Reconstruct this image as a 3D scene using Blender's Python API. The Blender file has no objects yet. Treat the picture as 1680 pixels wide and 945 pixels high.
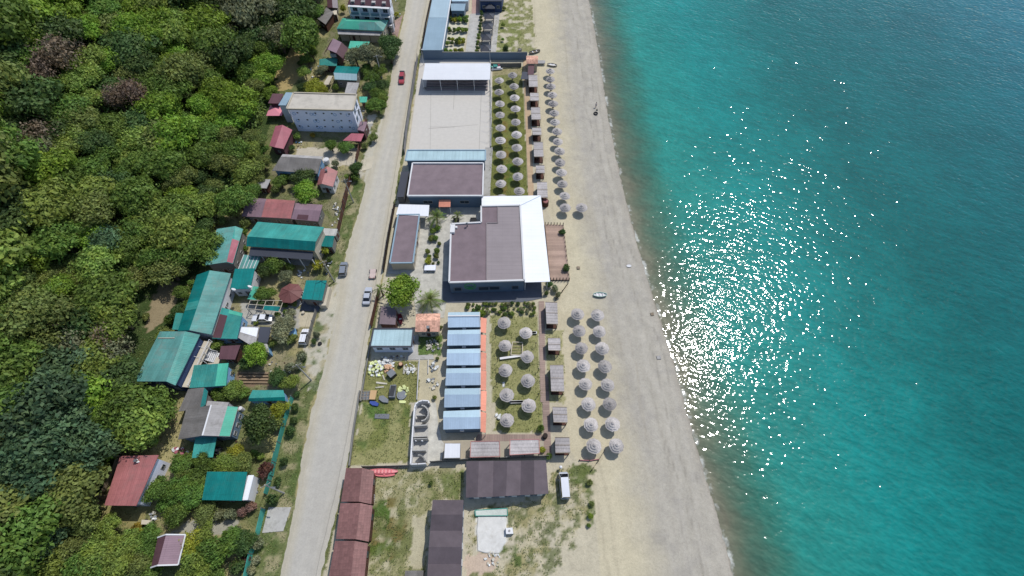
import bpy, bmesh, math, random
import numpy as np
from mathutils import Vector, Matrix, noise as mnoise
R = math.radians
random.seed(7)
C = bpy.context.scene.collection
sc = bpy.context.scene

# ---------------------------------------------------------------- camera
H = 100.0                       # height of the drone above the beach, metres
FOC = 807.0; CX = 840.0; CY = 472.5
TILT = math.atan(492.5 / FOC)   # from straight down
cam_d = bpy.data.cameras.new('camera'); cam = bpy.data.objects.new('camera', cam_d); C.objects.link(cam)
cam.location = (0, 0, H); cam.rotation_euler = (TILT, 0, 0)
cam_d.sensor_width = 36; cam_d.lens = FOC / 1680 * 36
cam_d.clip_start = 1; cam_d.clip_end = 6000
sc.camera = cam

# ---------------------------------------------------------------- light
SUN = Vector((0.412, 0.468, 1.0)).normalized()      # towards the sun
w = bpy.data.worlds.new('World'); sc.world = w; w.use_nodes = True
nt = w.node_tree; nt.nodes.clear()
sky = nt.nodes.new('ShaderNodeTexSky'); sky.sky_type = 'NISHITA'; sky.sun_disc = False
sky.sun_elevation = math.asin(SUN.z); sky.sun_rotation = math.atan2(SUN.x, SUN.y)
sky.air_density = 1.0; sky.dust_density = 0.9; sky.ozone_density = 1.0
bg = nt.nodes.new('ShaderNodeBackground'); bg.inputs[1].default_value = 0.15
wo = nt.nodes.new('ShaderNodeOutputWorld')
nt.links.new(sky.outputs[0], bg.inputs[0]); nt.links.new(bg.outputs[0], wo.inputs[0])
sd = bpy.data.lights.new('sun', 'SUN'); sd.energy = 3.7; sd.angle = R(0.55); sd.color = (1.0, 0.965, 0.91)
so = bpy.data.objects.new('sun', sd); C.objects.link(so)
so.rotation_euler = SUN.to_track_quat('Z', 'Y').to_euler(); so.location = (60, 80, 200)
sc.view_settings.view_transform = 'Standard'; sc.view_settings.look = 'None'
sc.view_settings.exposure = 0.0; sc.view_settings.gamma = 1.0; sc.view_settings.use_curve_mapping = False
sc.cycles.max_bounces = 5; sc.cycles.diffuse_bounces = 3; sc.cycles.glossy_bounces = 2
sc.cycles.transparent_max_bounces = 6; sc.cycles.sample_clamp_indirect = 4

# ---------------------------------------------------------------- ground shape
SEA = -1.2
def ray(px, py):
    u = (px - CX) / FOC; v = (py - CY) / FOC
    s, c = math.sin(TILT), math.cos(TILT)
    return Vector((u, s - v * c, -c - v * s))
def W(px, py, z=0.0):
    d = ray(px, py); t = (z - H) / d.z
    return Vector((d.x * t, d.y * t, z))
SHORE_PX = [(964,-60),(968,0),(985,90),(1000,190),(1020,290),(1045,390),(1075,490),(1110,600),(1145,730),(1185,860),(1210,955)]
SH = [W(a, b, SEA) for a, b in SHORE_PX][::-1]
SHY = np.array([p.y for p in SH]); SHX = np.array([p.x for p in SH])
def shore_x(y):
    y = np.asarray(y, float)
    x = np.interp(y, SHY, SHX)
    lo = SHX[0] + (y - SHY[0]) * (SHX[1] - SHX[0]) / (SHY[1] - SHY[0])
    hi = SHX[-1] + (y - SHY[-1]) * (SHX[-1] - SHX[-3]) / (SHY[-1] - SHY[-3])
    return np.where(y < SHY[0], lo, np.where(y > SHY[-1], hi, x))
def inland(x, y):
    return (shore_x(y) - x) * 0.975
def terr(x, y):
    x = np.asarray(x, float); y = np.asarray(y, float)
    d = inland(x, y)
    z = np.where(d > 15, 0.0, np.where(d > 0, -1.2 * (1 - d / 15) ** 1.4, -1.2 + 0.09 * d))
    z = np.maximum(z, -7.0)
    h = np.maximum(0.0, -80.0 - x - 0.04 * (y - 80))
    z = z + np.where(h > 0, 0.42 * h * h / (h + 14.0), 0.0)
    return z
def terr1(x, y): return float(terr(x, y))
FR = dict(Z1=(400,0,.19048), Z2=(640,0,.19048), Z3=(380,160,.19048), Z4=(640,160,.19048), Z5=(320,320,.19048),
          Z6=(600,320,.21429), Z7=(200,430,.21429), Z8=(560,480,.19048),
          B1=(200,580,.21429), B2=(120,740,.21687), B3=(540,640,.19048), B4=(800,480,.19048), B5=(720,620,.21429),
          B6=(480,740,.21687), B7=(700,740,.21687),
          T1=(500,0,.09524), T2=(680,0,.09524), T3=(420,60,.13119), T4=(840,70,.10714), T5=(300,420,.15476),
          T6=(380,480,.10714), T7=(570,560,.10714), T8=(840,280,.10714),
          L1=(0,250,.2381), L2=(0,450,.2381), L3=(0,650,.31217), L4=(900,380,.20238), L5=(900,660,.20238),
          L6=(960,0,.2619), F=(0,0,1.0),
          K2=(130,820,.10161), K3=(540,420,.09524), K4=(640,90,.06349), K5=(790,90,.07407), K6=(560,150,.08463),
          K7=(890,740,.11645), K8=(660,640,.13755))
def px(fr, p):
    o = FR[fr]; return (o[0] + p[0] * o[2], o[1] + p[1] * o[2])
def at(fr, p, z=0.0):
    """world point whose height above the plane 0 is z, seen at spot p of the survey tile fr"""
    a, b = px(fr, p); return W(a, b, z)
def on_ground(a, b, dz=0.0):
    p = W(a, b, 0)
    for _ in range(12):
        z = terr1(p.x, p.y) + dz
        q = W(a, b, z)
        p = Vector(((p.x + q.x) / 2, (p.y + q.y) / 2, z)) if _ < 11 else q
    return q
def gr(fr, p, dz=0.0):
    a, b = px(fr, p); return on_ground(a, b, dz)

# ---------------------------------------------------------------- colour and materials
def A(r, g, b, k=0.72):
    f = lambda c: ((c / 255 + .055) / 1.055) ** 2.4 if c > 10 else c / 255 / 12.92
    return tuple(min(.86, f(c) * k) for c in (r, g, b)) + (1,)
class NT:
    def __init__(s, name):
        s.m = bpy.data.materials.new(name); s.m.use_nodes = True
        s.t = s.m.node_tree; s.t.nodes.clear()
        s.out = s.n('OutputMaterial'); s.p = s.n('BsdfPrincipled'); s.l(s.p.outputs[0], s.out.inputs[0])
    def n(s, t, **k):
        nd = s.t.nodes.new('ShaderNode' + t)
        for a, v in k.items(): setattr(nd, a, v)
        return nd
    def l(s, a, b): s.t.links.new(a, b)
    def noise(s, vec, scale, detail=4, rough=.6):
        nd = s.n('TexNoise'); nd.inputs['Scale'].default_value = scale; nd.inputs['Detail'].default_value = detail
        nd.inputs['Roughness'].default_value = rough
        s.l(vec, nd.inputs['Vector']); return nd.outputs[0]
    def ramp(s, f, a, b, lo, hi):
        nd = s.n('MapRange'); nd.inputs[1].default_value = a; nd.inputs[2].default_value = b
        nd.inputs[3].default_value = lo; nd.inputs[4].default_value = hi; s.l(f, nd.inputs[0]); return nd.outputs[0]
    def mix(s, f, a, b, mode='MIX'):
        nd = s.n('Mix', data_type='RGBA', blend_type=mode)
        for i, v in ((0, f), (6, a), (7, b)):
            if hasattr(v, 'is_linked') or hasattr(v, 'links'): s.l(v, nd.inputs[i])
            else: nd.inputs[i].default_value = v
        return nd.outputs[2]
    def math(s, op, a, b=0.0):
        nd = s.n('Math', operation=op)
        for i, v in ((0, a), (1, b)):
            if hasattr(v, 'links'): s.l(v, nd.inputs[i])
            else: nd.inputs[i].default_value = v
        return nd.outputs[0]
    def bump(s, h, strength=.3, dist=.05):
        nd = s.n('Bump'); nd.inputs['Strength'].default_value = strength; nd.inputs['Distance'].default_value = dist
        s.l(h, nd.inputs['Height']); s.l(nd.outputs[0], s.p.inputs['Normal'])
    def scaled(s, vec, sc_):
        nd = s.n('Mapping'); nd.inputs['Scale'].default_value = sc_; s.l(vec, nd.inputs[0]); return nd.outputs[0]
MATS = {}
def mat(name, col, kind='plain', var=.25, rough=.7, pitch=.35, stain=None, metal=0.0, nscale=.6):
    """kinds: plain, sheet (ribbed metal roof), tile, thatch, plank, brick, concrete, cloth"""
    if name in MATS: return MATS[name]
    b = NT(name); p = b.p
    p.inputs['Roughness'].default_value = rough; p.inputs['Metallic'].default_value = metal
    p.inputs['Specular IOR Level'].default_value = .3
    uv = b.n('UVMap').outputs[0]; oi = b.n('ObjectInfo').outputs['Random']
    geo = b.n('NewGeometry').outputs['Position']
    big = b.noise(geo, nscale * .35, 3); fine = b.noise(geo, nscale * 5, 3, .7)
    v1 = b.ramp(big, .3, .7, 1 - var, 1 + var); v2 = b.ramp(fine, .25, .75, 1 - var * .6, 1 + var * .6)
    v = b.math('MULTIPLY', v1, v2)
    orr = b.ramp(oi, 0, 1, *((.78, 1.16) if kind == 'thatch' else (.88, 1.10))); v = b.math('MULTIPLY', v, orr)
    h = None
    if kind in ('sheet', 'tile', 'plank', 'brick', 'thatch'):
        sp = b.n('SeparateXYZ'); b.l(uv, sp.inputs[0]); U, V_ = sp.outputs[0], sp.outputs[1]
        def saw(x, per):
            q = b.math('DIVIDE', x, per); return b.math('FRACT', q)
        if kind == 'sheet':
            s1 = b.math('ABSOLUTE', b.math('SUBTRACT', saw(U, pitch), .5)); h = s1
            st = b.noise(b.scaled(uv, (2.2, .12, 1)), 1, 3)          # streaks running down the slope
            v = b.math('MULTIPLY', v, b.ramp(st, .3, .7, 1 - var * .7, 1 + var * .5))
            seam = saw(V_, 2.4); v = b.math('MULTIPLY', v, b.ramp(seam, .0, .05, 1 - min(.18, var * 1.6), 1.0))
            pan = b.n('TexWhiteNoise', noise_dimensions='1D'); b.l(b.math('FLOOR', b.math('DIVIDE', U, 1.1)), pan.inputs['W'])
            v = b.math('MULTIPLY', v, b.ramp(pan.outputs[0], 0, 1, 1 - var * .35, 1 + var * .35))
            v = b.math('MULTIPLY', v, b.ramp(s1, .0, .12, 1 - min(.16, var * 1.4), 1.0))
        elif kind == 'tile':
            s1 = saw(V_, pitch); s2 = b.math('ABSOLUTE', b.math('SUBTRACT', saw(U, pitch * .9), .5))
            h = b.math('ADD', s1, s2)
            wn = b.n('TexWhiteNoise', noise_dimensions='2D')
            cb = b.n('CombineXYZ'); b.l(b.math('FLOOR', b.math('DIVIDE', U, pitch * .9)), cb.inputs[0]); b.l(b.math('FLOOR', b.math('DIVIDE', V_, pitch)), cb.inputs[1])
            b.l(cb.outputs[0], wn.inputs['Vector'])
            v = b.math('MULTIPLY', v, b.ramp(wn.outputs[0], 0, 1, 1 - var * .9, 1 + var * .9))
            v = b.math('MULTIPLY', v, b.ramp(s1, .0, .2, .78, 1.0))
        elif kind == 'plank':
            s1 = saw(U, pitch); h = b.ramp(s1, 0, .1, 0, 1)
            wn = b.n('TexWhiteNoise', noise_dimensions='1D'); b.l(b.math('FLOOR', b.math('DIVIDE', U, pitch)), wn.inputs['W'])
            v = b.math('MULTIPLY', v, b.ramp(wn.outputs[0], 0, 1, 1 - var, 1 + var))
            v = b.math('MULTIPLY', v, b.ramp(s1, .0, .14, .6, 1.0))
        elif kind == 'brick':
            bt = b.n('TexBrick'); bt.inputs['Scale'].default_value = 1 / pitch; b.l(uv, bt.inputs[0])
            bt.inputs['Color1'].default_value = (1, 1, 1, 1); bt.inputs['Color2'].default_value = (1 - var,) * 3 + (1,)
            bt.inputs['Mortar'].default_value = (1 - var * 1.5,) * 3 + (1,); bt.inputs['Mortar Size'].default_value = .04
            bw = b.n('RGBToBW'); b.l(bt.outputs[0], bw.inputs[0]); v = b.math('MULTIPLY', v, bw.outputs[0])
        elif kind == 'thatch':
            st = b.noise(b.scaled(uv, (9, 1.2, 1)), 1, 4, .7); h = st
            v = b.math('MULTIPLY', v, b.ramp(st, .25, .75, .7, 1.25))
            s1 = saw(V_, pitch); v = b.math('MULTIPLY', v, b.ramp(s1, 0, .3, .7, 1.08))
    col_out = b.mix(1.0, col, (1, 1, 1, 1), 'MULTIPLY')
    vv = b.n('CombineColor'); [b.l(v, vv.inputs[i]) for i in range(3)]
    col_out = b.mix(1.0, col, vv.outputs[0], 'MULTIPLY')
    if stain:
        sn = b.noise(geo, .45, 6, .75); f = b.ramp(sn, .5, .68, 0, stain[1]); col_out = b.mix(f, col_out, stain[0])
    b.l(col_out, p.inputs['Base Color'])
    if h is None: h = fine
    b.bump(h, .35, {'sheet': .05, 'tile': .06, 'thatch': .12, 'plank': .03}.get(kind, .02))
    MATS[name] = b.m; return b.m
RUST = (A(120, 90, 75), .35); DIRT = (A(95, 90, 80), .45)
M = dict(
  green=mat('green_roof', A(66,160,150,.68), 'sheet', .22, .45, stain=(A(110,150,130),.25)),
  green2=mat('faded_green_roof', A(105,168,160,.68), 'sheet', .20, .55, stain=(A(135,140,130),.5)),
  dgreen=mat('deep_green_roof', A(18,128,124,.72), 'sheet', .2, .4, stain=(A(60,120,112),.4)),
  lgreen=mat('mint_green_roof', A(84,188,160,.7), 'sheet', .12, .5, stain=(A(120,180,155),.4)),
  red=mat('red_roof', A(176,112,110,.72), 'sheet', .18, .5, stain=(A(140,110,105),.45)),
  red2=mat('brick_red_tile', A(146,106,102,.70), 'tile', .14, .6, pitch=.5),
  pink=mat('pink_red_roof', A(184,108,120,.7), 'sheet', .12, .5),
  brown=mat('brown_shingle', A(135,119,124,.66), 'plain', .13, .8, nscale=1.2),
  brown2=mat('dark_brown_shingle', A(104,94,99,.66), 'plain', .15, .85, nscale=1.4),
  purple=mat('purple_brown_sheet', A(148,122,132,.68), 'sheet', .12, .55),
  dpurple=mat('maroon_sheet', A(104,72,78,.7), 'sheet', .12, .55),
  taupe=mat('taupe_sheet', A(150,140,142,.68), 'sheet', .06, .5, pitch=1.1),
  grey=mat('grey_slate_roof', A(130,126,122,.66), 'sheet', .22, .8, stain=DIRT),
  lgrey=mat('light_grey_roof', A(185,182,180,.66), 'sheet', .15, .7, stain=DIRT),
  blue=mat('blue_roof', A(186,206,224,.86), 'sheet', .08, .4),  # cabins' shaded south slopes; colour raised to offset the shade
  pale=mat('pale_blue_roof', A(182,206,218,.74), 'sheet', .06, .45),
  steel=mat('blue_grey_roof', A(150,175,190,.7), 'sheet', .07, .45),
  teal=mat('pale_teal_sheet', A(180,208,214,.72), 'sheet', .10, .5, pitch=1.0),
  whiter=mat('white_roof', A(236,238,242,.78), 'sheet', .03, .5, pitch=1.0),
  flat=mat('cement_screed', A(205,198,185,.72), 'plain', .08, .9, stain=(A(150,145,135),.5)),
  tile=mat('terracotta_tile', A(228,176,152,.74), 'tile', .30, .75, pitch=.4),
  orange=mat('orange_awning', A(228,150,125,.74), 'sheet', .10, .6),
  white=mat('white_paint', A(225,225,226,.75), 'plain', .05, .6),
  cream=mat('cream_wall', A(205,195,175,.72), 'plain', .10, .8),
  dwall=mat('slate_blue_wall', A(106,126,146,.76), 'plain', .07, .6),
  lblue=mat('light_blue_wall', A(228,232,246,.86), 'plain', .05, .7),
  bluew=mat('sky_blue_wall', A(140,185,225,.7), 'plain', .06, .7),
  gwall=mat('grey_wall', A(140,138,132,.66), 'plain', .14, .85),
  navy=mat('navy_wall', A(60,80,120,.66), 'plain', .08, .7),
  wood=mat('dark_timber', A(105,70,58,.6), 'plank', .2, .8, pitch=.2),
  post=mat('dark_post', A(60,48,45,.6), 'plain', .15, .8),
  deck=mat('deck_boards', A(182,156,140,.7), 'plank', .16, .8, pitch=.45),
  thatch=mat('grey_thatch', A(180,174,172,.74), 'thatch', .2, .9, pitch=.7),
  palm_thatch=mat('umbrella_thatch', A(184,178,174,.75), 'thatch', .3, .75, pitch=.42),
  thatch_edge=mat('thatch_edge', A(152,145,140,.68), 'thatch', .2, .9, pitch=.42),
  straw=mat('pale_pole', A(150,135,115,.7), 'plain', .15, .8),
  glass=mat('window_glass', (.03,.045,.06,1), 'plain', .1, .12),
  frame=mat('window_frame', A(178,178,174,.7), 'plain', .03, .6),
  dark=mat('dark_interior', (.02,.02,.022,1), 'plain', .2, .8),
  conc=mat('concrete', A(190,188,182,.7), 'plain', .10, .85, nscale=1.5, stain=DIRT),
  court=mat('court_screed', A(208,203,194,.72), 'plain', .04, .9, nscale=3),
  terr_dark=mat('dark_paving', A(105,110,120,.66), 'plain', .1, .8, nscale=2),
  pave=mat('crazy_paving', A(200,197,186,.72), 'plain', .20, .85, nscale=2.2),
  walk=mat('brown_boardwalk', A(172,150,138,.7), 'plank', .10, .8, pitch=.5),
  tan=mat('tan_boardwalk', A(205,178,145,.7), 'plank', .08, .8, pitch=.5),
  brickp=mat('pink_brick_paving', A(190,160,150,.7), 'brick', .12, .85, pitch=.5),
  mesh_g=mat('green_netting', A(75,165,150,.7), 'plain', .18, .7, nscale=2),
  black=mat('black_rubber', (.02,.02,.022,1), 'plain', .2, .6),
  metal=mat('grey_metal', A(150,152,155,.7), 'plain', .1, .4, metal=.6),
  blackroof=mat('dark_grey_panel', A(75,78,88,.66), 'plain', .08, .5),
)
def tag(o, label=None, cat=None, group=None, kind=None):
    if label: o['label'] = label
    if cat: o['category'] = cat
    if group: o['group'] = group
    if kind: o['kind'] = kind
    return o
def thing(name, label, cat, loc, group=None, rz=0):
    o = bpy.data.objects.new(name, None); C.objects.link(o); o.location = loc; o.rotation_euler = (0, 0, rz)
    o.empty_display_size = .5
    return tag(o, label, cat, group)
class MB:
    def __init__(s, hint=(1, 0, 0)):
        s.v = []; s.f = []; s.mi = []; s.hint = Vector(hint)
    def face(s, pts, m=0):
        i = len(s.v); s.v += [Vector(p) for p in pts]; s.f.append(list(range(i, i + len(pts)))); s.mi.append(m)
    def prism(s, bot, top, m=0, caps=True, cap_m=None):
        n = len(bot)
        for i in range(n):
            j = (i + 1) % n; s.face([bot[i], bot[j], top[j], top[i]], m)
        if caps:
            s.face(list(top), m if cap_m is None else cap_m); s.face(list(reversed(bot)), m)
    def box(s, c, size, rz=0, m=0, ax=None):
        c = Vector(c); hx, hy, hz = size[0] / 2, size[1] / 2, size[2] / 2
        r = Matrix.Rotation(rz, 3, 'Z') if ax is None else ax
        P = [c + r @ Vector((x * hx, y * hy, z * hz)) for z in (-1, 1) for x, y in ((-1, -1), (1, -1), (1, 1), (-1, 1))]
        s.prism(P[:4], P[4:], m)
    def bar(s, a, b, w_=.1, h_=None, m=0):
        a, b = Vector(a), Vector(b); d = b - a; L = d.length
        if L < 1e-6: return
        q = d.to_track_quat('X', 'Z').to_matrix(); s.box((a + b) / 2, (L, w_, h_ or w_), m=m, ax=q)
    def tube(s, a, b, r1, r2=None, n=8, m=0):
        a, b = Vector(a), Vector(b); r2 = r1 if r2 is None else r2
        q = (b - a).to_track_quat('Z', 'X').to_matrix()
        P = lambda o, r: [o + q @ Vector((r * math.cos(t), r * math.sin(t), 0)) for t in [2 * math.pi * k / n for k in range(n)]]
        s.prism(P(a, r1), P(b, r2), m)
    def build(s, name, mats, parent=None, hint=None, smooth=False, world=True):
        hint = Vector(hint) if hint else s.hint
        off = parent_origin(parent) if (parent is not None and world) else Vector((0, 0, 0))
        me = bpy.data.meshes.new(name)
        me.from_pydata([v - off for v in s.v], [], s.f)
        if not isinstance(mats, (list, tuple)): mats = [mats]
        for m_ in mats: me.materials.append(m_)
        uvl = me.uv_layers.new(name='UVMap'); k = 0
        for fi, f in enumerate(s.f):
            pts = [s.v[i] for i in f]
            nrm = Vector((0, 0, 0))
            for i in range(len(pts)):
                a, b = pts[i], pts[(i + 1) % len(pts)]
                nrm += Vector(((a.y - b.y) * (a.z + b.z), (a.z - b.z) * (a.x + b.x), (a.x - b.x) * (a.y + b.y)))
            nrm = nrm.normalized() if nrm.length > 1e-9 else Vector((0, 0, 1))
            if abs(nrm.z) > .985: u = Vector((hint.x, hint.y, 0)).normalized()
            else: u = Vector((0, 0, 1)).cross(nrm).normalized()
            v = nrm.cross(u)
            for q in pts: uvl.data[k].uv = (q.dot(u), q.dot(v)); k += 1
        me.polygons.foreach_set('material_index', [min(i, len(mats) - 1) for i in s.mi])
        if smooth: me.polygons.foreach_set('use_smooth', [True] * len(me.polygons))
        me.update()
        o = bpy.data.objects.new(name, me); C.objects.link(o)
        if parent is not None: o.parent = parent
        return o
ORIG = {}
def parent_origin(p):
    o = Vector((0, 0, 0))
    while p is not None:
        o += Vector(p.location); p = p.parent
    return o
def lerp(a, b, t): return a + (b - a) * t
# ================================================================ GROUND
def inpoly(X, Y, poly):
    n = len(poly); ins = np.zeros(X.shape, bool); j = n - 1
    for i in range(n):
        xi, yi = poly[i]; xj, yj = poly[j]
        if abs(yj - yi) > 1e-9:
            c = ((yi > Y) != (yj > Y)) & (X < (xj - xi) * (Y - yi) / (yj - yi) + xi); ins ^= c
        j = i
    return ins
def vnoise(X, Y, scale, seed):
    """smooth value noise on arrays"""
    x = X * scale + seed * 17.3; y = Y * scale - seed * 9.1
    xi = np.floor(x).astype(np.int64); yi = np.floor(y).astype(np.int64); fx = x - xi; fy = y - yi
    fx = fx * fx * (3 - 2 * fx); fy = fy * fy * (3 - 2 * fy)
    def hsh(a, b):
        h_ = (a * 374761393 + b * 668265263 + seed * 982451653) & 0xffffffff
        h_ = ((h_ ^ (h_ >> 13)) * 1274126177) & 0xffffffff
        return ((h_ ^ (h_ >> 16)) & 0xffff) / 65535.0
    return (hsh(xi, yi) * (1 - fx) + hsh(xi + 1, yi) * fx) * (1 - fy) + (hsh(xi, yi + 1) * (1 - fx) + hsh(xi + 1, yi + 1) * fx) * fy
def fbm(X, Y, scale, seed, o=4):
    t = 0; a = 1; s = 0
    for i in range(o): t = t + a * vnoise(X, Y, scale * 2 ** i, seed + i); s += a; a *= .55
    return t / s
def axis(lo, f0, f1, hi, fine, mid):
    a = [f0]
    s = mid
    while a[0] > lo: a.insert(0, a[0] - s); s *= 1.0 if a[0] > -175 and lo < -1000 else 1.35
    b = list(np.arange(f0 + fine, f1, fine)); c = [f1]; s = mid
    while c[-1] < hi: c.append(c[-1] + s); s *= 1.3
    return np.array(a + b + c)
xs = axis(-1500, -88, 62, 2500, .42, 2.2); ys = axis(-600, -2, 188, 3500, .42, 2.5)
GX, GY = np.meshgrid(xs, ys)
GZ = terr(GX, GY)
rough = (fbm(GX, GY, .8, 3) - .5) * .10
D = inland(GX, GY)
rough = np.where(D > 0, rough, 0)
far = np.clip((np.abs(GX) - 250) / 600, 0, 1)
GZ = GZ + rough - .05
col = np.zeros(GX.shape + (4,))
n1 = fbm(GX, GY, .12, 11); n2 = fbm(GX, GY, .5, 21); n3 = fbm(GX, GY, .25, 31)
def setc(mask, c, g):
    """mask may be fractional"""
    m_ = np.clip(mask, 0, 1)[..., None]
    v = np.array(list(c[:3]) + [g]); col[:] = col * (1 - m_) + v * m_
WX = GX + (fbm(GX, GY, .6, 41) - .5) * 2.2; WY = GY + (fbm(GX, GY, .6, 51) - .5) * 2.2
def zone(fr, pts, c, g=0.0, warp=1.0, amount=1.0, mod=None, lo=.42, hi=.58):
    poly = [tuple(at(fr, p, 0)[:2]) for p in pts]
    a = inpoly(GX + (WX - GX) * warp, GY + (WY - GY) * warp, poly).astype(float) * amount
    if mod is not None: a = a * np.clip((mod - lo) / (hi - lo), 0, 1)
    setc(a, c, g)
GRASS = A(124,130,84,.62); GRASSD = A(118,128,80,.62); DRY = A(176,166,120,.65); SOIL = A(150,132,105,.62)
SAND = A(208,198,170,.70); DUST = A(200,194,176,.7); FOR = A(74,92,50,.6); LUSH = A(60,120,45,.5)
setc(np.ones(GX.shape), GRASS, .8)
setc(np.clip((n1 - .45) * 6, 0, 1), DRY, .5)
# forest floor
fx_edge = -78 + (n3 - .5) * 10
setc((GX < fx_edge).astype(float), FOR, .7)
zone('F', [(-400,-200),(545,-200),(520,60),(465,130),(440,220),(395,330),(345,370),(300,480),(240,600),(200,700),(130,830),(60,945),(-400,1100)], FOR, .7)
zone('F', [(480,72),(500,75),(500,110),(478,145),(455,150),(452,120)], A(185,165,115,.66), .3)
zone('F', [(270,455),(300,470),(275,520),(245,545),(235,540),(250,500)], A(160,145,115,.62), .3)
zone('F', [(150,760),(200,735),(265,745),(240,860),(215,870),(165,855)], A(165,155,105,.62), .6)
zone('L3', [(545,250),(640,270),(500,620),(330,720),(250,720),(300,600),(440,560)], LUSH, .9)
# village yards
zone('F', [(520,480),(640,170),(655,0),(560,0),(500,170),(440,290),(370,400),(330,560),(300,700),(470,690)], A(160,150,125,.6), .4, 1, .65, n2, .4, .6)
zone('Z3', [(560,430),(1090,440),(1080,580),(700,600),(560,500)], A(205,195,175,.68), .1)
zone('Z3', [(1180,150),(1310,130),(1320,210),(1160,230)], A(215,210,195,.72), .0, .2)
zone('Z3', [(1170,225),(1320,205),(1270,310),(1180,320)], A(170,170,165,.7), .0, .2)
zone('Z7', [(1180,380),(1480,380),(1450,500),(1330,500),(1180,440)], A(205,195,170,.7), .0, .3)
zone('T5', [(600,500),(1250,560),(1220,780),(880,740),(640,720)], A(185,182,172,.68), .1, .4)
zone('B1', [(880,140),(1140,150),(1150,250),(860,240)], A(150,128,105,.6), .1, .4)
zone('B1', [(890,660),(1210,640),(1190,790),(940,790)], A(178,172,115,.6), .7)
zone('B2', [(720,640),(860,520),(1290,520),(1200,620),(900,650)], A(178,175,160,.66), .1)
zone('B2', [(700,60),(770,60),(760,260),(640,240)], A(175,165,130,.62), .3)
# verge between the village and the road
verge_l = [('Z1',(1330,300)),('Z1',(1250,820)),('Z3',(1200,480)),('Z3',(1120,760)),('Z5',(1420,60)),('Z5',(1270,500)),('F',(556,440)),('F',(548,500)),('B1',(1530,210)),('B1',(1440,400)),('B1',(1370,850)),('B2',(1640,520)),('B2',(1560,900)),('F',(452,960))]
vl = [px(a, b) for a, b in verge_l]
zone('F', vl + [(410,960),(450,760),(480,640),(505,560),(540,440),(565,340),(590,280),(600,240),(620,180)], GRASSD, .9, .6)
zone('F', [(500,560),(560,440),(575,470),(540,560),(527,640),(505,640)], DUST, .1, .8)
zone('F', [(600,250),(640,170),(655,130),(640,240),(602,300),(585,290)], DUST, .05, .6)
zone('F', vl + [(410,960),(450,760),(480,640),(505,560),(540,440),(565,340),(590,280),(600,240),(620,180)], A(178,168,132,.66), .6, .6, .8, n2, .5, .62)
zone('F', vl + [(410,960),(450,760),(480,640),(505,560),(540,440),(565,340),(590,280),(600,240),(620,180)], A(92,116,60,.6), .9, .6, .8, fbm(GX, GY, .3, 91), .55, .66)
# beach
fade = lambda a, b, x: np.clip((x - a) / (b - a), 0, 1)
sand_edge = np.interp(GY, [0, 30, 60, 90, 120, 150, 190], [8, 10, 10.5, 11, 13, 13, 14])
zone('F', [(800,-200),(1000,-200),(1400,1100),(880,1100),(900,820),(900,640),(895,480),(925,440),(890,330),(870,200),(860,100),(845,0)], SAND, .12, .8)
E = D + (n3 - .5) * 3.0
peb = 1 - fade(9.0, 16.5, E + (GY < 60) * -1.5)
setc(peb * (D > -30), A(182,176,163,.7), .10)
st_ = .5 + .5 * np.sin(D * 2.1 + fbm(GX, GY, .05, 71) * 14)
setc(peb * st_ * (1 - fade(8, 12, D)) * .30, A(200,194,182,.72), .05)
setc(peb * np.clip((n2 - .5) * 4, 0, 1) * .5, A(165,160,152,.7), .05)
for dd_, ww_, ss_ in ((2.6, .28, 201), (4.6, .25, 202), (7.4, .3, 203), (6.2, .22, 204)):
    q_ = np.abs(D + (fbm(GX, GY, .06, ss_) - .5) * 2.4 - dd_); setc(np.clip(1 - q_ / ww_, 0, 1) * np.clip((fbm(GX, GY, .12, ss_ + 9) - .42) * 5, 0, 1) * .45, A(138,132,120,.66), .1)
for dd_, ss_ in ((10.2, 211), (11.9, 212), (20.0, 213), (21.8, 213)):      # faint wheel tracks along the beach
    q_ = np.abs(D + (fbm(GX, GY, .02, ss_) - .5) * 5 - dd_); setc(np.clip(1 - q_ / .4, 0, 1) * np.clip((fbm(GX, GY, .05, ss_ + 9) - .40) * 5, 0, 1) * .30, A(160,150,130,.66), .1)
setc((1 - fade(.25, .7, D + (n2 - .5) * .5)) * .8, A(135,125,110,.62), 0)
setc((1 - fade(.7, 2.2, D)) * .25, A(175,165,150,.62), 0)
# resort side ground
zone('F', [(705,-60),(850,-60),(880,100),(895,330),(935,450),(905,480),(935,740),(975,800),(990,990),(520,990),(575,760),(610,560),(650,330),(690,100)], A(203,194,170,.70), .25, .2)
zone('T2', [(1480,100),(1640,0),(2000,-100),(2100,900),(1400,900)], A(160,160,105,.62), .8, .8, .9, n2, .42, .55)
zone('Z2', [(880,640),(1140,620),(1140,945),(880,945)], A(150,152,98,.6), .7, .4)
zone('Z4', [(860,-40),(1150,-40),(1190,850),(860,850)], A(134,138,78,.6), .7, .3)
zone('Z4', [(960,200),(1010,200),(1030,850),(985,850)], A(150,120,70,.6), .5, 1, .7, n2, .4, .55)
zone('Z4', [(985,560),(1090,560),(1080,760),(985,760)], A(75,125,45,.55), .7, 1, .7, n2, .4, .6)
zone('Z2', [(880,580),(1160,575),(1160,640),(880,650)], A(175,165,125,.62), .4)
zone('Z8', [(1240,220),(1330,200),(1330,945),(1240,945)], A(200,195,172,.7), .05, .2)
zone('B4', [(20,200),(430,200),(450,945),(40,945)], A(168,166,115,.62), .8, .5)
zone('B5', [(440,130),(790,100),(795,420),(540,420),(430,400)], A(160,160,105,.62), .8, .5)
zone('B4', [(-10,80),(400,80),(430,215),(60,200)], A(195,188,150,.66), .4, .4)
zone('B4', [(500,330),(640,330),(660,945),(520,945)], A(175,172,120,.64), .7, .6, .8)
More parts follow.
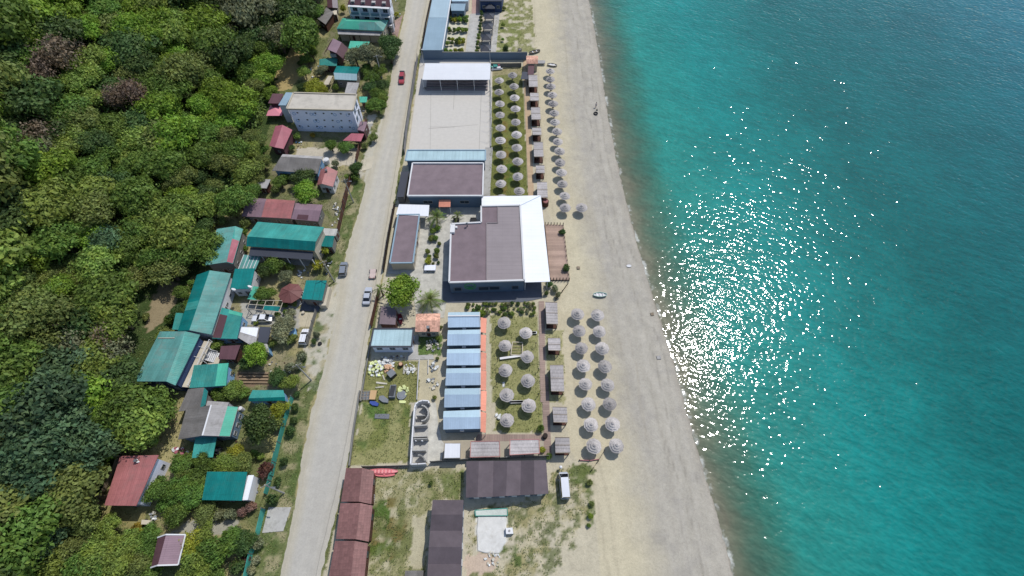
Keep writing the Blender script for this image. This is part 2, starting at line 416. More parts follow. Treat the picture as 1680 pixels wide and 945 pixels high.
zone('B3', [(300,80),(700,60),(690,620),(190,650),(240,300)], A(140,145,85,.6), .9, .4)
LW = [(300,80),(700,60),(690,620),(190,650),(240,300)]
zone('B3', LW, A(172,168,118,.64), .7, .4, .8, fbm(GX, GY, .35, 101), .46, .60)
zone('B3', LW, A(104,124,68,.6), .9, .4, .8, fbm(GX, GY, .45, 111), .52, .64)
zone('B3', [(300,100),(520,100),(480,250),(260,240)], A(95,130,60,.58), .9, 1, .8, n2, .4, .55)
zone('T7', [(280,300),(1080,300),(1080,940),(190,940)], A(150,150,95,.6), .8, .5)
zone('T7', [(1100,290),(1420,290),(1380,900),(1090,900)], A(200,190,160,.68), .2, .3)
zone('Z8', [(660,360),(860,360),(860,540),(660,540)], A(110,135,75,.6), .8, .4)
# grass lot south
zone('B6', [(560,140),(1300,130),(1290,370),(1050,370),(1000,990),(500,990)], A(170,165,122,.63), .8, .4)
zone('B6', [(600,380),(860,300),(860,700),(700,860),(560,860)], A(132,120,70,.6), .7, 1, .9, n2, .38, .55)
PL = [(560,140),(1300,130),(1290,370),(1050,370),(1000,990),(500,990)]
zone('B6', PL, A(204,196,166,.68), .4, .4, .8, fbm(GX, GY, .6, 121), .52, .64)
zone('B6', PL, A(120,128,76,.6), .9, .4, .8, fbm(GX, GY, .5, 131), .53, .64)
zone('B6', [(590,380),(740,380),(700,600),(600,620)], A(90,122,56,.56), .9, 1.3, .9, n2, .36, .54)
zone('B6', [(560,700),(760,680),(700,850),(540,860)], A(95,122,52,.56), .9, 1, .8, n2, .35, .55)
zone('B6', [(1140,140),(1300,140),(1260,350),(1130,350)], A(124,136,78,.6), .9, 1, .9, n2, .34, .52)
zone('B6', [(900,500),(1030,470),(1000,900),(890,880)], A(198,190,160,.68), .3, 1)
zone('B7', [(330,430),(900,350),(1000,130),(1100,90),(1250,160),(1270,420),(1220,570),(950,600),(900,1000),(300,1000)], A(170,162,112,.62), .9, 1, .85, n2, .36, .54)
PV = [(300,430),(900,350),(1000,130),(1100,90),(1250,160),(1270,420),(1220,570),(1180,720),(900,1000),(300,1000)]
zone('B7', PV, A(206,196,168,.68), .5, .5, .8, fbm(GX, GY, .7, 141), .50, .62)
zone('B7', PV, A(112,122,74,.6), .9, .5, .8, fbm(GX, GY, .8, 151), .54, .64)
zone('B7', [(1080,90),(1260,120),(1280,400),(1240,580),(1180,560),(1210,300),(1060,200)], A(105,125,62,.56), .95, 1, .8, n2, .38, .52)
zone('B7', [(540,700),(700,720),(720,860),(560,870)], A(100,122,64,.58), .95, 1.3, .9, n2, .36, .54)
zone('B7', [(380,490),(600,490),(600,690),(540,780),(385,760)], A(222,220,212,.76), .02, .7)
zone('B7', [(280,780),(540,780),(540,880),(300,960)], A(205,185,165,.7), .15)
zone('Z2', [(880,20),(960,0),(1100,100),(1130,300),(1040,460),(900,460)], A(150,156,95,.6), .8, 1, .9, n2, .4, .55)
# garden plots by the grey-blue block
zone('T2', [(600,260),(960,250),(830,945),(500,945)], A(215,210,190,.72), .1, .2)
COLG = col[..., 3].copy(); RGBG = col[..., :3].copy()
me = bpy.data.meshes.new('ground')
ny, nx = GX.shape
V = np.stack([GX, GY, GZ], -1).reshape(-1, 3)
idx = np.arange(nx * ny).reshape(ny, nx)
F = np.stack([idx[:-1, :-1], idx[:-1, 1:], idx[1:, 1:], idx[1:, :-1]], -1).reshape(-1, 4)
me.vertices.add(len(V)); me.vertices.foreach_set('co', V.astype(np.float32).ravel())
me.loops.add(F.size); me.loops.foreach_set('vertex_index', F.astype(np.int32).ravel())
me.polygons.add(len(F)); me.polygons.foreach_set('loop_start', np.arange(0, F.size, 4, dtype=np.int32))
me.polygons.foreach_set('loop_total', np.full(len(F), 4, np.int32)) if False else None
me.update(calc_edges=True)
ca = me.color_attributes.new('zone', 'FLOAT_COLOR', 'POINT'); ca.data.foreach_set('color', col.reshape(-1).astype(np.float32))
me.polygons.foreach_set('use_smooth', np.ones(len(F), bool))
b = NT('ground'); at_ = b.n('Attribute', attribute_name='zone'); geo = b.n('NewGeometry').outputs['Position']
f1 = b.noise(geo, .9, 5, .7); f2 = b.noise(geo, 2.4, 5, .8); f3 = b.noise(geo, .18, 3)
pn = b.noise(geo, 5.5, 2, .8)
g = at_.outputs['Alpha']
amp = b.ramp(g, 0, 1, .24, .85)
dv = b.math('ADD', b.math('MULTIPLY', b.math('SUBTRACT', f1, .5), 1.2), b.math('MULTIPLY', b.math('SUBTRACT', f2, .5), 2.2))
dv = b.math('ADD', dv, b.math('MULTIPLY', b.math('SUBTRACT', pn, .5), .8))
v = b.math('ADD', 1.0, b.math('MULTIPLY', dv, amp))
v = b.math('MULTIPLY', v, b.ramp(f3, .3, .7, .93, 1.07))
vv = b.n('CombineColor'); [b.l(v, vv.inputs[i]) for i in range(3)]
c = b.mix(1.0, at_.outputs['Color'], vv.outputs[0], 'MULTIPLY')
tuft = b.math('MULTIPLY', b.ramp(f2, .56, .66, 0, .75), g)
c = b.mix(tuft, c, A(70, 88, 42, .55))
bare = b.math('MULTIPLY', b.ramp(f1, .60, .72, 0, .6), b.math('MULTIPLY', g, b.math('SUBTRACT', 1.15, g)))
c = b.mix(b.math('MULTIPLY', bare, 1.6), c, A(205, 192, 158, .68))
b.l(c, b.p.inputs['Base Color']); b.p.inputs['Roughness'].default_value = .95; b.p.inputs['Specular IOR Level'].default_value = .1
b.bump(b.math('ADD', f2, f1), .6, .10)
me.materials.append(b.m)
go = bpy.data.objects.new('ground', me); C.objects.link(go); go['kind'] = 'structure'

# ---------------------------------------------------------------- sea
xs2 = [x for x in np.arange(14, 250, 1.6)]; s = 2.0
while xs2[-1] < 5000: xs2.append(xs2[-1] + s); s *= 1.3
ys2 = [y for y in np.arange(-12, 200, 1.6)]; s = 2.0
while ys2[-1] < 5000: ys2.append(ys2[-1] + s); s *= 1.3
s = 2.0
while ys2[0] > -600: ys2.insert(0, ys2[0] - s); s *= 1.3
SX, SY = np.meshgrid(np.array(xs2), np.array(ys2)); SZ = np.full(SX.shape, SEA)
sd_ = -inland(SX, SY)
me = bpy.data.meshes.new('sea'); ny, nx = SX.shape
V = np.stack([SX, SY, SZ], -1).reshape(-1, 3); idx = np.arange(nx * ny).reshape(ny, nx)
F = np.stack([idx[:-1, :-1], idx[:-1, 1:], idx[1:, 1:], idx[1:, :-1]], -1).reshape(-1, 4)
me.vertices.add(len(V)); me.vertices.foreach_set('co', V.astype(np.float32).ravel())
me.loops.add(F.size); me.loops.foreach_set('vertex_index', F.astype(np.int32).ravel())
me.polygons.add(len(F)); me.polygons.foreach_set('loop_start', np.arange(0, F.size, 4, dtype=np.int32))
me.update(calc_edges=True)
aa = me.attributes.new('offshore', 'FLOAT', 'POINT'); aa.data.foreach_set('value', sd_.reshape(-1).astype(np.float32))
b = NT('sea_water'); at_ = b.n('Attribute', attribute_name='offshore'); geo = b.n('NewGeometry').outputs['Position']
d = at_.outputs['Fac']
patch = b.noise(geo, .05, 4, .6); wob = b.math('ADD', d, b.math('MULTIPLY', b.math('SUBTRACT', b.noise(geo, .12, 3), .5), 7))
cr = b.n('ValToRGB'); e = cr.color_ramp
q = b.ramp(wob, 0, 160, 0, 1); b.l(q, cr.inputs[0])
stops = [(0.0, A(136,136,114,.58)), (.014, A(112,126,104,.56)), (.034, A(86,126,106,.56)), (.055, A(64,134,116,.58)), (.085, A(44,148,136,.64)), (.20, A(22,142,136,.64)), (.40, A(4,113,110,.60)), (.70, A(0,107,110,.6)), (1.0, A(0,112,126,.64))]  # farthest stop is bluer: sky reflection painted into the water colour
e.elements[0].position = 0; e.elements[0].color = stops[0][1]; e.elements[1].position = 1; e.elements[1].color = stops[-1][1]
for p_, c_ in stops[1:-1]:
    x_ = e.elements.new(p_); x_.color = c_
c = cr.outputs[0]
pv = b.ramp(patch, .35, .65, .89, 1.09); vv = b.n('CombineColor'); [b.l(pv, vv.inputs[i]) for i in range(3)]
c = b.mix(1.0, c, vv.outputs[0], 'MULTIPLY')
# broken foam line lapping on the shingle
fo = b.math('ADD', d, b.math('MULTIPLY', b.math('SUBTRACT', b.noise(geo, 1.1, 4), .5), 1.3))
ff = b.math('MULTIPLY', b.ramp(fo, .05, .45, 1, 0), b.ramp(b.noise(geo, .35, 3), .48, .62, 0, .38))
c = b.mix(ff, c, (.75, .76, .74, 1))
b.l(c, b.p.inputs['Base Color'])
b.p.inputs['Roughness'].default_value = .066; b.p.inputs['IOR'].default_value = 1.34; b.p.inputs['Specular IOR Level'].default_value = .47
def wavevec(rot, sc_):
    mp = b.n('Mapping', vector_type='TEXTURE'); mp.inputs['Rotation'].default_value = (0, 0, R(rot)); mp.inputs['Scale'].default_value = sc_; b.l(geo, mp.inputs[0]); return mp.outputs[0]
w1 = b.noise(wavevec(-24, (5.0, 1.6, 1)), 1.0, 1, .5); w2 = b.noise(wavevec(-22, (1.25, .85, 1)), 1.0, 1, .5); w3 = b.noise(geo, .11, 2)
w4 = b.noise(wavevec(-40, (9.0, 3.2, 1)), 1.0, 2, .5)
hh = b.math('ADD', b.math('ADD', b.math('MULTIPLY', w1, .12), b.math('MULTIPLY', w2, .19)), b.math('MULTIPLY', w4, .10))
hh = b.math('MULTIPLY', hh, b.ramp(w3, .3, .7, .8, 1.2))
hh = b.math('MULTIPLY', hh, b.ramp(d, 0, 10, .6, 1))
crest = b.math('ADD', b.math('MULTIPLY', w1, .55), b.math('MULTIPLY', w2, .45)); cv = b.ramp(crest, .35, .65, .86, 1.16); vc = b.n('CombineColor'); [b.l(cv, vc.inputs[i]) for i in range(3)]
b.l(b.mix(1.0, c, vc.outputs[0], 'MULTIPLY'), b.p.inputs['Base Color'])      # ripple light and shade painted into the water colour by wave height
b.bump(hh, 1.0, .88)
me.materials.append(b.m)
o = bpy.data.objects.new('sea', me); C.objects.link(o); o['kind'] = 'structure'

# ---------------------------------------------------------------- sheets and the road
def sheet(name, fr, pts, m, z=.03, kind='structure', hint=(1, 0, 0), thick=.0, label=None, cat=None):
    mb = MB(hint); P = [at(fr, p, 0) + Vector((0, 0, z)) for p in pts]
    mb.prism([Vector((p.x, p.y, -.25)) for p in P], P)
    o = mb.build(name, m); 
    if kind: o['kind'] = kind
    if label: tag(o, label, cat)
    return o
rl = [(672,-60),(668,0),(653,63),(636,145),(633,179),(610,255),(594,312),(592,339),(563,415),(556,470),(540,560),(527,623),(508.6,666),(491.5,762),(479,848),(459,931),(452,970),(440,1040)]
rr = [(716,-60),(706,0),(686,100),(664,230),(648,330),(634,430),(606,556),(592,659),(571,766),(558,822),(541,887),(528,945),(520,985),(505,1040)]
def resamp(line, n, y0=-60, y1=1040):
    yy = np.linspace(y0, y1, n); xx = np.interp(yy, [p[1] for p in line], [p[0] for p in line])
    k = np.ones(5) / 5; xs_ = np.convolve(np.pad(xx, 2, 'edge'), k, 'valid')
    return [W(float(a), float(c_), 0) for a, c_ in zip(xs_, yy)]
Lp, Rp = resamp(rl, 60), resamp(rr, 60)
# carry the road on past the picture at both ends
Lp = [Lp[0] + (Lp[0] - Lp[3]) * 8] + Lp + [Lp[-1] + (Lp[-1] - Lp[-4]) * 6]; Rp = [Rp[0] + (Rp[0] - Rp[3]) * 8] + Rp + [Rp[-1] + (Rp[-1] - Rp[-4]) * 6]
me = bpy.data.meshes.new('road'); vs = []; fs = []; uvs = []
K = 8
dist = 0; acc = []
for i in range(len(Lp)):
    if i: dist += (Lp[i] - Lp[i - 1]).length
    for k in range(K + 1):
        p = lerp(Lp[i], Rp[i], k / K); t = abs(k / K - .5) * 2
        vs.append((p.x, p.y, .055 + .03 * (1 - t * t) - (.14 if k in (0, K) else 0))); uvs.append((k / K, dist))
for i in range(len(Lp) - 1):
    for k in range(K):
        a = i * (K + 1) + k; fs.append((a + K + 1, a + K + 2, a + 1, a))
me.from_pydata(vs, [], fs)
ul = me.uv_layers.new(name='UVMap')
for lp in me.loops: ul.data[lp.index].uv = uvs[lp.vertex_index]
b = NT('road_asphalt'); uv = b.n('UVMap').outputs[0]; geo = b.n('NewGeometry').outputs['Position']
sp = b.n('SeparateXYZ'); b.l(uv, sp.inputs[0]); U = sp.outputs[0]
nz = b.noise(geo, .5, 5, .65); nf = b.noise(geo, 4, 3, .7)
lane = b.math('ADD', U, b.math('MULTIPLY', b.math('SUBTRACT', b.noise(geo, .15, 4), .5), .22))
cr = b.n('ValToRGB'); b.l(lane, cr.inputs[0]); e = cr.color_ramp
e.elements[0].position = .0; e.elements[0].color = A(204,196,172,.68); e.elements[1].position = 1; e.elements[1].color = A(202,194,170,.68)
for p_, c_ in [(.16, A(198,190,170,.68)), (.28, A(199,193,177,.70)), (.40, A(194,189,177,.70)), (.52, A(201,195,181,.70)), (.62, A(191,186,174,.70)), (.74, A(196,190,176,.70)), (.84, A(198,190,170,.68))]:
    x_ = e.elements.new(p_); x_.color = c_
# older, darker asphalt shows towards the near end of the road
sy = b.n('SeparateXYZ'); b.l(geo, sy.inputs[0])
near = b.ramp(sy.outputs[1], 20, 60, .8, 0)
c = b.mix(near, cr.outputs[0], b.mix(b.ramp(U, .12, .3, 1, 0), A(189,185,176,.70), A(198,190,170,.66)))
pch = b.ramp(b.noise(b.scaled(uv, (9, .12, 1)), 1, 5, .7), .5, .7, 0, .45); c = b.mix(pch, c, A(205,200,188,.7))
v = b.math('MULTIPLY', b.ramp(nz, .3, .7, .93, 1.06), b.ramp(nf, .3, .7, .93, 1.07))
# thin crack along the shoulder
crk = b.math('ABSOLUTE', b.math('SUBTRACT', b.math('ADD', U, b.math('MULTIPLY', b.math('SUBTRACT', b.noise(geo, .3, 5), .5), .05)), .86))
v = b.math('MULTIPLY', v, b.ramp(crk, .003, .012, .72, 1))
vv = b.n('CombineColor'); [b.l(v, vv.inputs[i]) for i in range(3)]
b.l(b.mix(1.0, c, vv.outputs[0], 'MULTIPLY'), b.p.inputs['Base Color']); b.p.inputs['Roughness'].default_value = .9
b.bump(nf, .3, .02)
me.materials.append(b.m)
o = bpy.data.objects.new('road', me); C.objects.link(o); o['kind'] = 'structure'

# paved surfaces
sheet('courtyard_paving', 'Z6', [(400,150),(480,150),(620,90),(880,90),(880,215),(655,222),(640,655),(600,940),(390,945),(345,620),(370,520)], M['pave'], .04)
sheet('terrace_paving_shadow', 'Z6', [(590,660),(1345,650),(1350,790),(1205,820),(590,825)], M['terr_dark'], .052)  # terrace floor plus the restaurant's cast shadow, painted in one dark tone
sheet('path', 'Z8', [(612,380),(665,360),(660,540),(790,535),(800,575),(560,580)], M['conc'], .06)
sheet('boardwalk_path', 'B4', [(440,75),(488,75),(500,945),(455,945)], M['walk'], .075, hint=(0, 1, 0))
sheet('boardwalk_path', 'B5', [(783,-8),(838,-8),(862,600),(805,600),(803,425)], M['walk'], .06, hint=(0, 1, 0))
sheet('boardwalk_path', 'B5', [(300,432),(800,432),(800,482),(272,488)], M['walk'], .05)
sheet('boardwalk_path', 'Z4', [(1145,-330),(1185,-330),(1240,850),(1190,850)], M['tan'], .06, hint=(0, 1, 0))
sheet('paved_path', 'K8', [(310,150),(400,150),(430,400),(470,600),(500,640),(470,850),(300,880)], M['pave'], .05)
sheet('paved_path', 'B5', [(0,485),(860,480),(860,600),(700,630),(0,625)], mat('beige_paving', A(188,178,158,.68), 'plain', .1), .035)
sheet('pavement', 'T2', [(960,240),(1140,230),(1040,960),(870,960)], M['conc'], .06)
sheet('pavement', 'T2', [(1000,-200),(1115,-200),(1115,240),(985,240)], M['brickp'], .055)
sheet('pavement', 'T2', [(1400,130),(1480,100),(1400,930),(1310,930)], M['conc'], .065)
sheet('pavement', 'T1', [(1640,300),(1690,250),(1600,640),(1560,600),(1350,560),(1420,440)], M['brickp'], .05)
sheet('courtyard_paving', 'Z2', [(260,500),(870,500),(880,790),(868,1290),(160,1290)], M['court'], .05)
sheet('pavement', 'B2', [(1480,425),(1650,425),(1590,605),(1430,620)], M['conc'], .07)
sheet('pavement', 'Z4', [(820,430),(885,430),(860,850),(795,850)], M['conc'], .06)
sheet('path', 'Z3', [(1120,540),(1230,500),(1240,600),(1100,640)], mat('dusty_apron', A(205,196,174,.7), 'plain', .1), .04)
# ================================================================ TREES
def leafmat(name, c):
    b = NT(name); lv = b.n('Attribute', attribute_name='leaf'); oi = b.n('ObjectInfo').outputs['Random']
    v = b.ramp(lv.outputs['Fac'], 0, 1, .5, 1.7)
    hs = b.n('HueSaturation'); hs.inputs['Color'].default_value = c + (1,)
    b.l(b.ramp(oi, 0, 1, .485, .515), hs.inputs['Hue']); b.l(b.math('MULTIPLY', v, b.ramp(oi, 0, 1, .85, 1.18)), hs.inputs['Value'])
    geo = b.n('NewGeometry').outputs['Position']; n_ = b.noise(geo, .42, 4, .65)
    warm = b.mix(b.ramp(n_, .45, .66, 0, .5), hs.outputs[0], (min(1, c[0] * 1.75 + .03), min(1, c[1] * 1.45 + .03), c[2] * 1.1, 1))
    hs = b.n('HueSaturation'); b.l(warm, hs.inputs['Color']); b.l(b.ramp(b.noise(geo, 1.1, 3, .7), .3, .7, .72, 1.3), hs.inputs['Value'])
    b.l(hs.outputs[0], b.p.inputs['Base Color']); b.p.inputs['Roughness'].default_value = .6
    b.p.inputs['Specular IOR Level'].default_value = .25
    tr = b.n('BsdfTranslucent'); b.l(hs.outputs[0], tr.inputs[0]); mx = b.n('MixShader'); mx.inputs[0].default_value = .42
    b.l(b.p.outputs[0], mx.inputs[1]); b.l(tr.outputs[0], mx.inputs[2]); b.l(mx.outputs[0], b.out.inputs[0])
    return b.m
LEAF = dict(bright=(.170,.270,.037), green=(.110,.185,.038), dark=(.066,.115,.036), olive=(.150,.190,.055), blue=(.078,.142,.072),
            yellow=(.25,.27,.035), grey=(.17,.19,.11), brown=(.19,.145,.11), maroon=(.10,.045,.04), pale=(.24,.25,.15), lime=(.18,.25,.055),
            orange=(.26,.20,.03), pink=(.28,.18,.14))
LM = {k: leafmat('leaves_' + k, v) for k, v in LEAF.items()}
bark = mat('bark', (.11,.085,.06,1), 'plain', .25, .9)
WORDS = dict(bright='bright green', green='mid green', dark='dark green', olive='olive green', blue='bluish green', yellow='yellow green',
             grey='grey green', brown='bare brownish', maroon='dark maroon', pale='pale silvery', lime='lime green', orange='golden yellow', pink='pinkish')
def crown_mesh(name, seed, lobes=9, n=2400, leaf=.11, zs=.8, spread=.62, ragged=.18):
    rg = np.random.RandomState(seed)
    L = []
    for i in range(lobes):
        a = rg.uniform(0, 2 * np.pi); r = spread * np.sqrt(rg.uniform(0.02, 1)); 
        z = rg.uniform(-.25, .5) * (1 - .5 * r) * 1.1
        L.append((r * np.cos(a), r * np.sin(a), z * zs, rg.uniform(.2, .42) * (1.2 - .4 * r)))
    L.append((0, 0, .15, .55)); L = np.array(L)
    wgt = L[:, 3] ** 2; k = rg.choice(len(L), n, p=wgt / wgt.sum())
    d = rg.normal(size=(n, 3)); d[:, 2] = d[:, 2] * .8 + .35; d /= np.linalg.norm(d, axis=1)[:, None]
    rad = L[k, 3] * (1 + rg.normal(size=n) * ragged); rad *= np.where(rg.rand(n) < .2, rg.uniform(.4, .9, n), 1)
    c = L[k, :3] + d * rad[:, None] * np.array([1, 1, zs]); c[:, 2] += 1.1
    nr = d + rg.normal(size=(n, 3)) * .55; nr /= np.linalg.norm(nr, axis=1)[:, None]
    t = np.cross(nr, rg.normal(size=(n, 3))); t /= np.linalg.norm(t, axis=1)[:, None]; s = np.cross(nr, t)
    sz = leaf * rg.uniform(.55, 1.35, n)[:, None]
    V = np.stack([c - t * sz, c - s * sz * .55, c + t * sz, c + s * sz * .55], 1).reshape(-1, 3)
    me = bpy.data.meshes.new(name); F = np.arange(n * 4, dtype=np.int32)
    me.vertices.add(n * 4); me.vertices.foreach_set('co', V.astype(np.float32).ravel())
    me.loops.add(n * 4); me.loops.foreach_set('vertex_index', F)
    me.polygons.add(n); me.polygons.foreach_set('loop_start', np.arange(0, n * 4, 4, dtype=np.int32))
    me.update(calc_edges=True)
    lobe_v = rg.uniform(-.22, .22, len(L))
    val = np.clip(rg.uniform(.15, .85, n) + lobe_v[k], 0, 1)
    at_ = me.attributes.new('leaf', 'FLOAT', 'FACE'); at_.data.foreach_set('value', val.astype(np.float32))
    me.materials.append(LM['green']); return me
def trunk_mesh(name, seed, limbs=5):
    rg = random.Random(seed); mb = MB()
    mid = Vector((rg.uniform(-.05, .05), rg.uniform(-.05, .05), .6))
    mb.tube((0, 0, -.3), mid, .10, .075, 7)
    for i in range(limbs):
        a = i * 6.283 / limbs + rg.uniform(-.4, .4); e1 = mid + Vector((math.cos(a) * .3, math.sin(a) * .3, .35))
        e2 = e1 + Vector((math.cos(a) * .3, math.sin(a) * .3, rg.uniform(.15, .4)))
        mb.tube(mid, e1, .05, .032, 5); mb.tube(e1, e2, .032, .012, 5)
        e3 = e1 + Vector((math.cos(a + .9) * .25, math.sin(a + .9) * .25, .3)); mb.tube(e1, e3, .024, .01, 4)
    mb.tube(mid, mid + Vector((0, 0, .75)), .055, .015, 5)
    o = mb.build(name, bark); me = o.data; bpy.data.objects.remove(o); return me
BROAD = [crown_mesh('tree_crown', 100 + i, lobes=13 + i % 6, n=5600, leaf=.066, zs=.62 + .05 * (i % 3), spread=.72 + .04 * (i % 4), ragged=.24) for i in range(9)]
BARE = [crown_mesh('bare_crown', 200 + i, lobes=10, n=1500, leaf=.06, zs=.8, spread=.6, ragged=.3) for i in range(2)]
SHRUB = [crown_mesh('shrub_crown', 300 + i, lobes=6, n=900, leaf=.12, zs=.8, spread=.5) for i in range(4)]
TALL = [crown_mesh('tall_crown', 400 + i, lobes=9, n=1500, leaf=.09, zs=1.6, spread=.3) for i in range(2)]
TRUNKS = [trunk_mesh('tree_trunk', 500 + i) for i in range(4)]
def tree_at(base, r, kind, name='tree', label='', group=None, form='broad', cat='tree'):
    e = thing(name, label, cat, base, group, random.uniform(0, 6.28)); e.scale = (r * random.uniform(.84, 1.2), r * random.uniform(.84, 1.2), r * random.uniform(.85, 1.15))
    me = random.choice({'broad': BROAD, 'bare': BARE, 'shrub': SHRUB, 'tall': TALL}[form])
    o = bpy.data.objects.new('crown', me); C.objects.link(o); o.parent = e
    o.material_slots[0].link = 'OBJECT'; o.material_slots[0].material = LM[kind]
    t = bpy.data.objects.new('trunk', random.choice(TRUNKS)); C.objects.link(t); t.parent = e
    if form == 'shrub': o.location = (0, 0, -.35); t.scale = (.6, .6, .6)
    return e
def tree_px(x, y, r, kind, **k):
    form = k.get('form', 'broad'); up = {'broad': 1.15, 'bare': 1.15, 'shrub': .7, 'tall': 1.2}[form] * r
    p = on_ground(x, y, up); p.z -= up
    return tree_at(p, r, kind, **k)
# ---- the wooded hillside
special = [  # spots in the wood that stand out: brownish half-bare trees, bright crowns
 (95,95,6.5,'brown','bare'),(70,118,5,'brown','bare'),(120,88,5,'brown','bare'),(210,150,6,'brown','bare'),(192,165,4.5,'brown','bare'),(235,163,4,'brown','bare'),(50,215,6,'brown','bare'),(30,232,5,'grey','bare'),(65,238,4.5,'grey','bare'),
 (215,45,6.5,'bright','broad'),(250,35,6.5,'bright','broad'),(285,55,6,'lime','broad'),(235,70,5.5,'bright','broad'),(290,85,4.5,'bright','broad'),(105,30,6,'bright','broad'),(140,50,5,'bright','broad'),(30,60,7,'bright','broad'),(55,75,6,'green','broad'),(18,95,6,'green','broad'),
 (355,150,5.5,'bright','broad'),(385,165,6,'bright','broad'),(400,185,4.5,'bright','broad'),(350,180,4.5,'bright','broad'),(375,190,4.6,'bright','broad'),(148,100,5,'lime','broad'),(145,125,5,'lime','broad'),
 (215,225,5,'lime','broad'),(195,250,4,'lime','broad'),(125,195,5,'olive','broad'),(120,220,4.5,'lime','broad'),(20,275,5.5,'green','broad'),(75,285,6.5,'bright','broad'),(110,300,5,'green','broad'),
 (15,520,5,'olive','broad'),(50,525,5.5,'olive','broad'),(100,520,6,'olive','bare'),(125,560,5.5,'grey','bare'),(75,560,5,'olive','bare'),(185,555,4.5,'brown','bare'),(195,580,4.5,'grey','bare'),(170,540,4,'olive','bare'),
 (220,375,4.2,'green','broad'),(170,390,4.2,'blue','broad'),(205,400,4,'green','broad'),(300,325,4,'bright','broad'),(335,335,4,'lime','broad'),
 (60,665,8,'blue','broad'),(100,690,6.5,'blue','broad'),(30,700,7,'blue','broad'),(68,745,7,'blue','broad'),(104,735,5,'blue','broad'),(50,780,6,'blue','broad'),(132,728,3.8,'grey','broad'),(15,840,6,'blue','broad'),(45,870,6.5,'green','broad'),(20,900,6,'green','broad'),
 (80,600,6,'blue','broad'),(145,600,6,'lime','broad'),(150,650,5.5,'bright','broad'),(115,640,6,'green','broad'),(20,620,6,'green','broad'),(185,620,5,'dark','broad'),(200,640,4,'green','broad'),
 (170,700,4.5,'green','broad'),(195,680,5,'green','broad'),(225,700,5,'lime','broad'),(215,665,5,'green','broad'),(250,672,4.4,'green','broad'),(185,725,4,'bright','broad'),(262,690,3.4,'lime','shrub'),(240,718,3,'lime','shrub'),
 (105,818,4.5,'olive','broad'),(130,842,4,'olive','broad'),(437,106,4.6,'bright','broad'),(425,125,4.2,'bright','broad'),(418,85,4,'green','broad'),(441,150,2.6,'bright','broad')]
rng = random.Random(42)
pts = [(s[0], s[1], 27) for s in special]
FORP = [(-70,-70),(530,-70),(522,20),(508,60),(470,75),(452,118),(444,160),(440,180),(428,225),(405,290),(388,330),(350,365),(330,385),(322,438),(300,446),(232,440),(200,540),(205,600),(212,640),(180,700),(150,760),(120,840),(70,900),(10,1000),(-70,1000)]
def in_px(x, y, poly):
    return bool(inpoly(np.array([float(x)]), np.array([float(y)]), poly)[0])
GL = 'trees of the wooded hillside above the village'
cand = []
tries = 0
while tries < 14000:
    tries += 1
    x = rng.uniform(-70, 530); y = rng.uniform(-60, 1000)
    if not in_px(x, y, FORP): continue
    md = (20 + 9 * (y / 945)) * rng.uniform(.66, 1.55)
    if x < -10: md *= 1.6
    if any((x - a) ** 2 + (y - b_) ** 2 < c_ * c_ for a, b_, c_ in ((462, 224, 52), (436, 302, 34), (455, 180, 40), (470, 115, 38), (525, 28, 30))): continue
    if all((x - a) ** 2 + (y - b_) ** 2 > (min(md, c_) if c_ else md) ** 2 for a, b_, c_ in pts):
        pts.append((x, y, md)); cand.append((x, y, md))
cand = cand[:300 - 0]
for x, y, md in cand:
    k = math.sin(x * .021 + y * .013) + math.cos(y * .017 - x * .009) + rng.uniform(-1.4, 1.4)
    if y > 560 and x < 230: kind = rng.choice(['blue', 'green', 'dark', 'green', 'blue', 'olive'])
    elif y < 200: kind = rng.choice(['green', 'dark', 'green', 'lime', 'olive', 'bright', 'dark'] if k < 1 else ['bright', 'green', 'olive'])
    else: kind = rng.choice(['olive', 'green', 'lime', 'green', 'dark', 'green'] if k < .6 else ['olive', 'green', 'bright', 'lime', 'olive'])
    if x > 330 and y < 60: kind = rng.choice(['dark', 'grey', 'green', 'dark'])
    depth = H / (math.cos(TILT) + (y - CY) / FOC * math.sin(TILT))
    r = md * .86 * depth / FOC * rng.uniform(.95, 1.55)
    tree_px(x, y, r, kind, name='forest_tree', form='bare' if (kind == 'grey' and rng.random() < .4) else 'broad',
            label=f'{WORDS[kind]} leafy tree packed into the wooded hillside above the village', group=GL)
print('forest trees', len(cand))
for x, y, r, kind, form in special:
    nm = 'shrub' if form == 'shrub' else 'woodland_tree'
    lab = {'bare': f'{WORDS[kind]} half bare tree standing out in the green hillside wood', 'broad': f'large {WORDS[kind]} crown standing out in the hillside wood', 'shrub': f'{WORDS[kind]} bush on the open slope above the grey roofed house'}[form]
    tree_px(x, y, r, kind, name=nm, form=form, label=lab, group='prominent crowns of the hillside wood', cat='shrub' if form == 'shrub' else 'tree')
# undergrowth: one mass of low leaves over the slope under the trees
rgn = np.random.RandomState(5); N = 120000
ux = rgn.uniform(-215, -50, N * 3); uy = rgn.uniform(-5, 190, N * 3)
uz = terr(ux, uy)
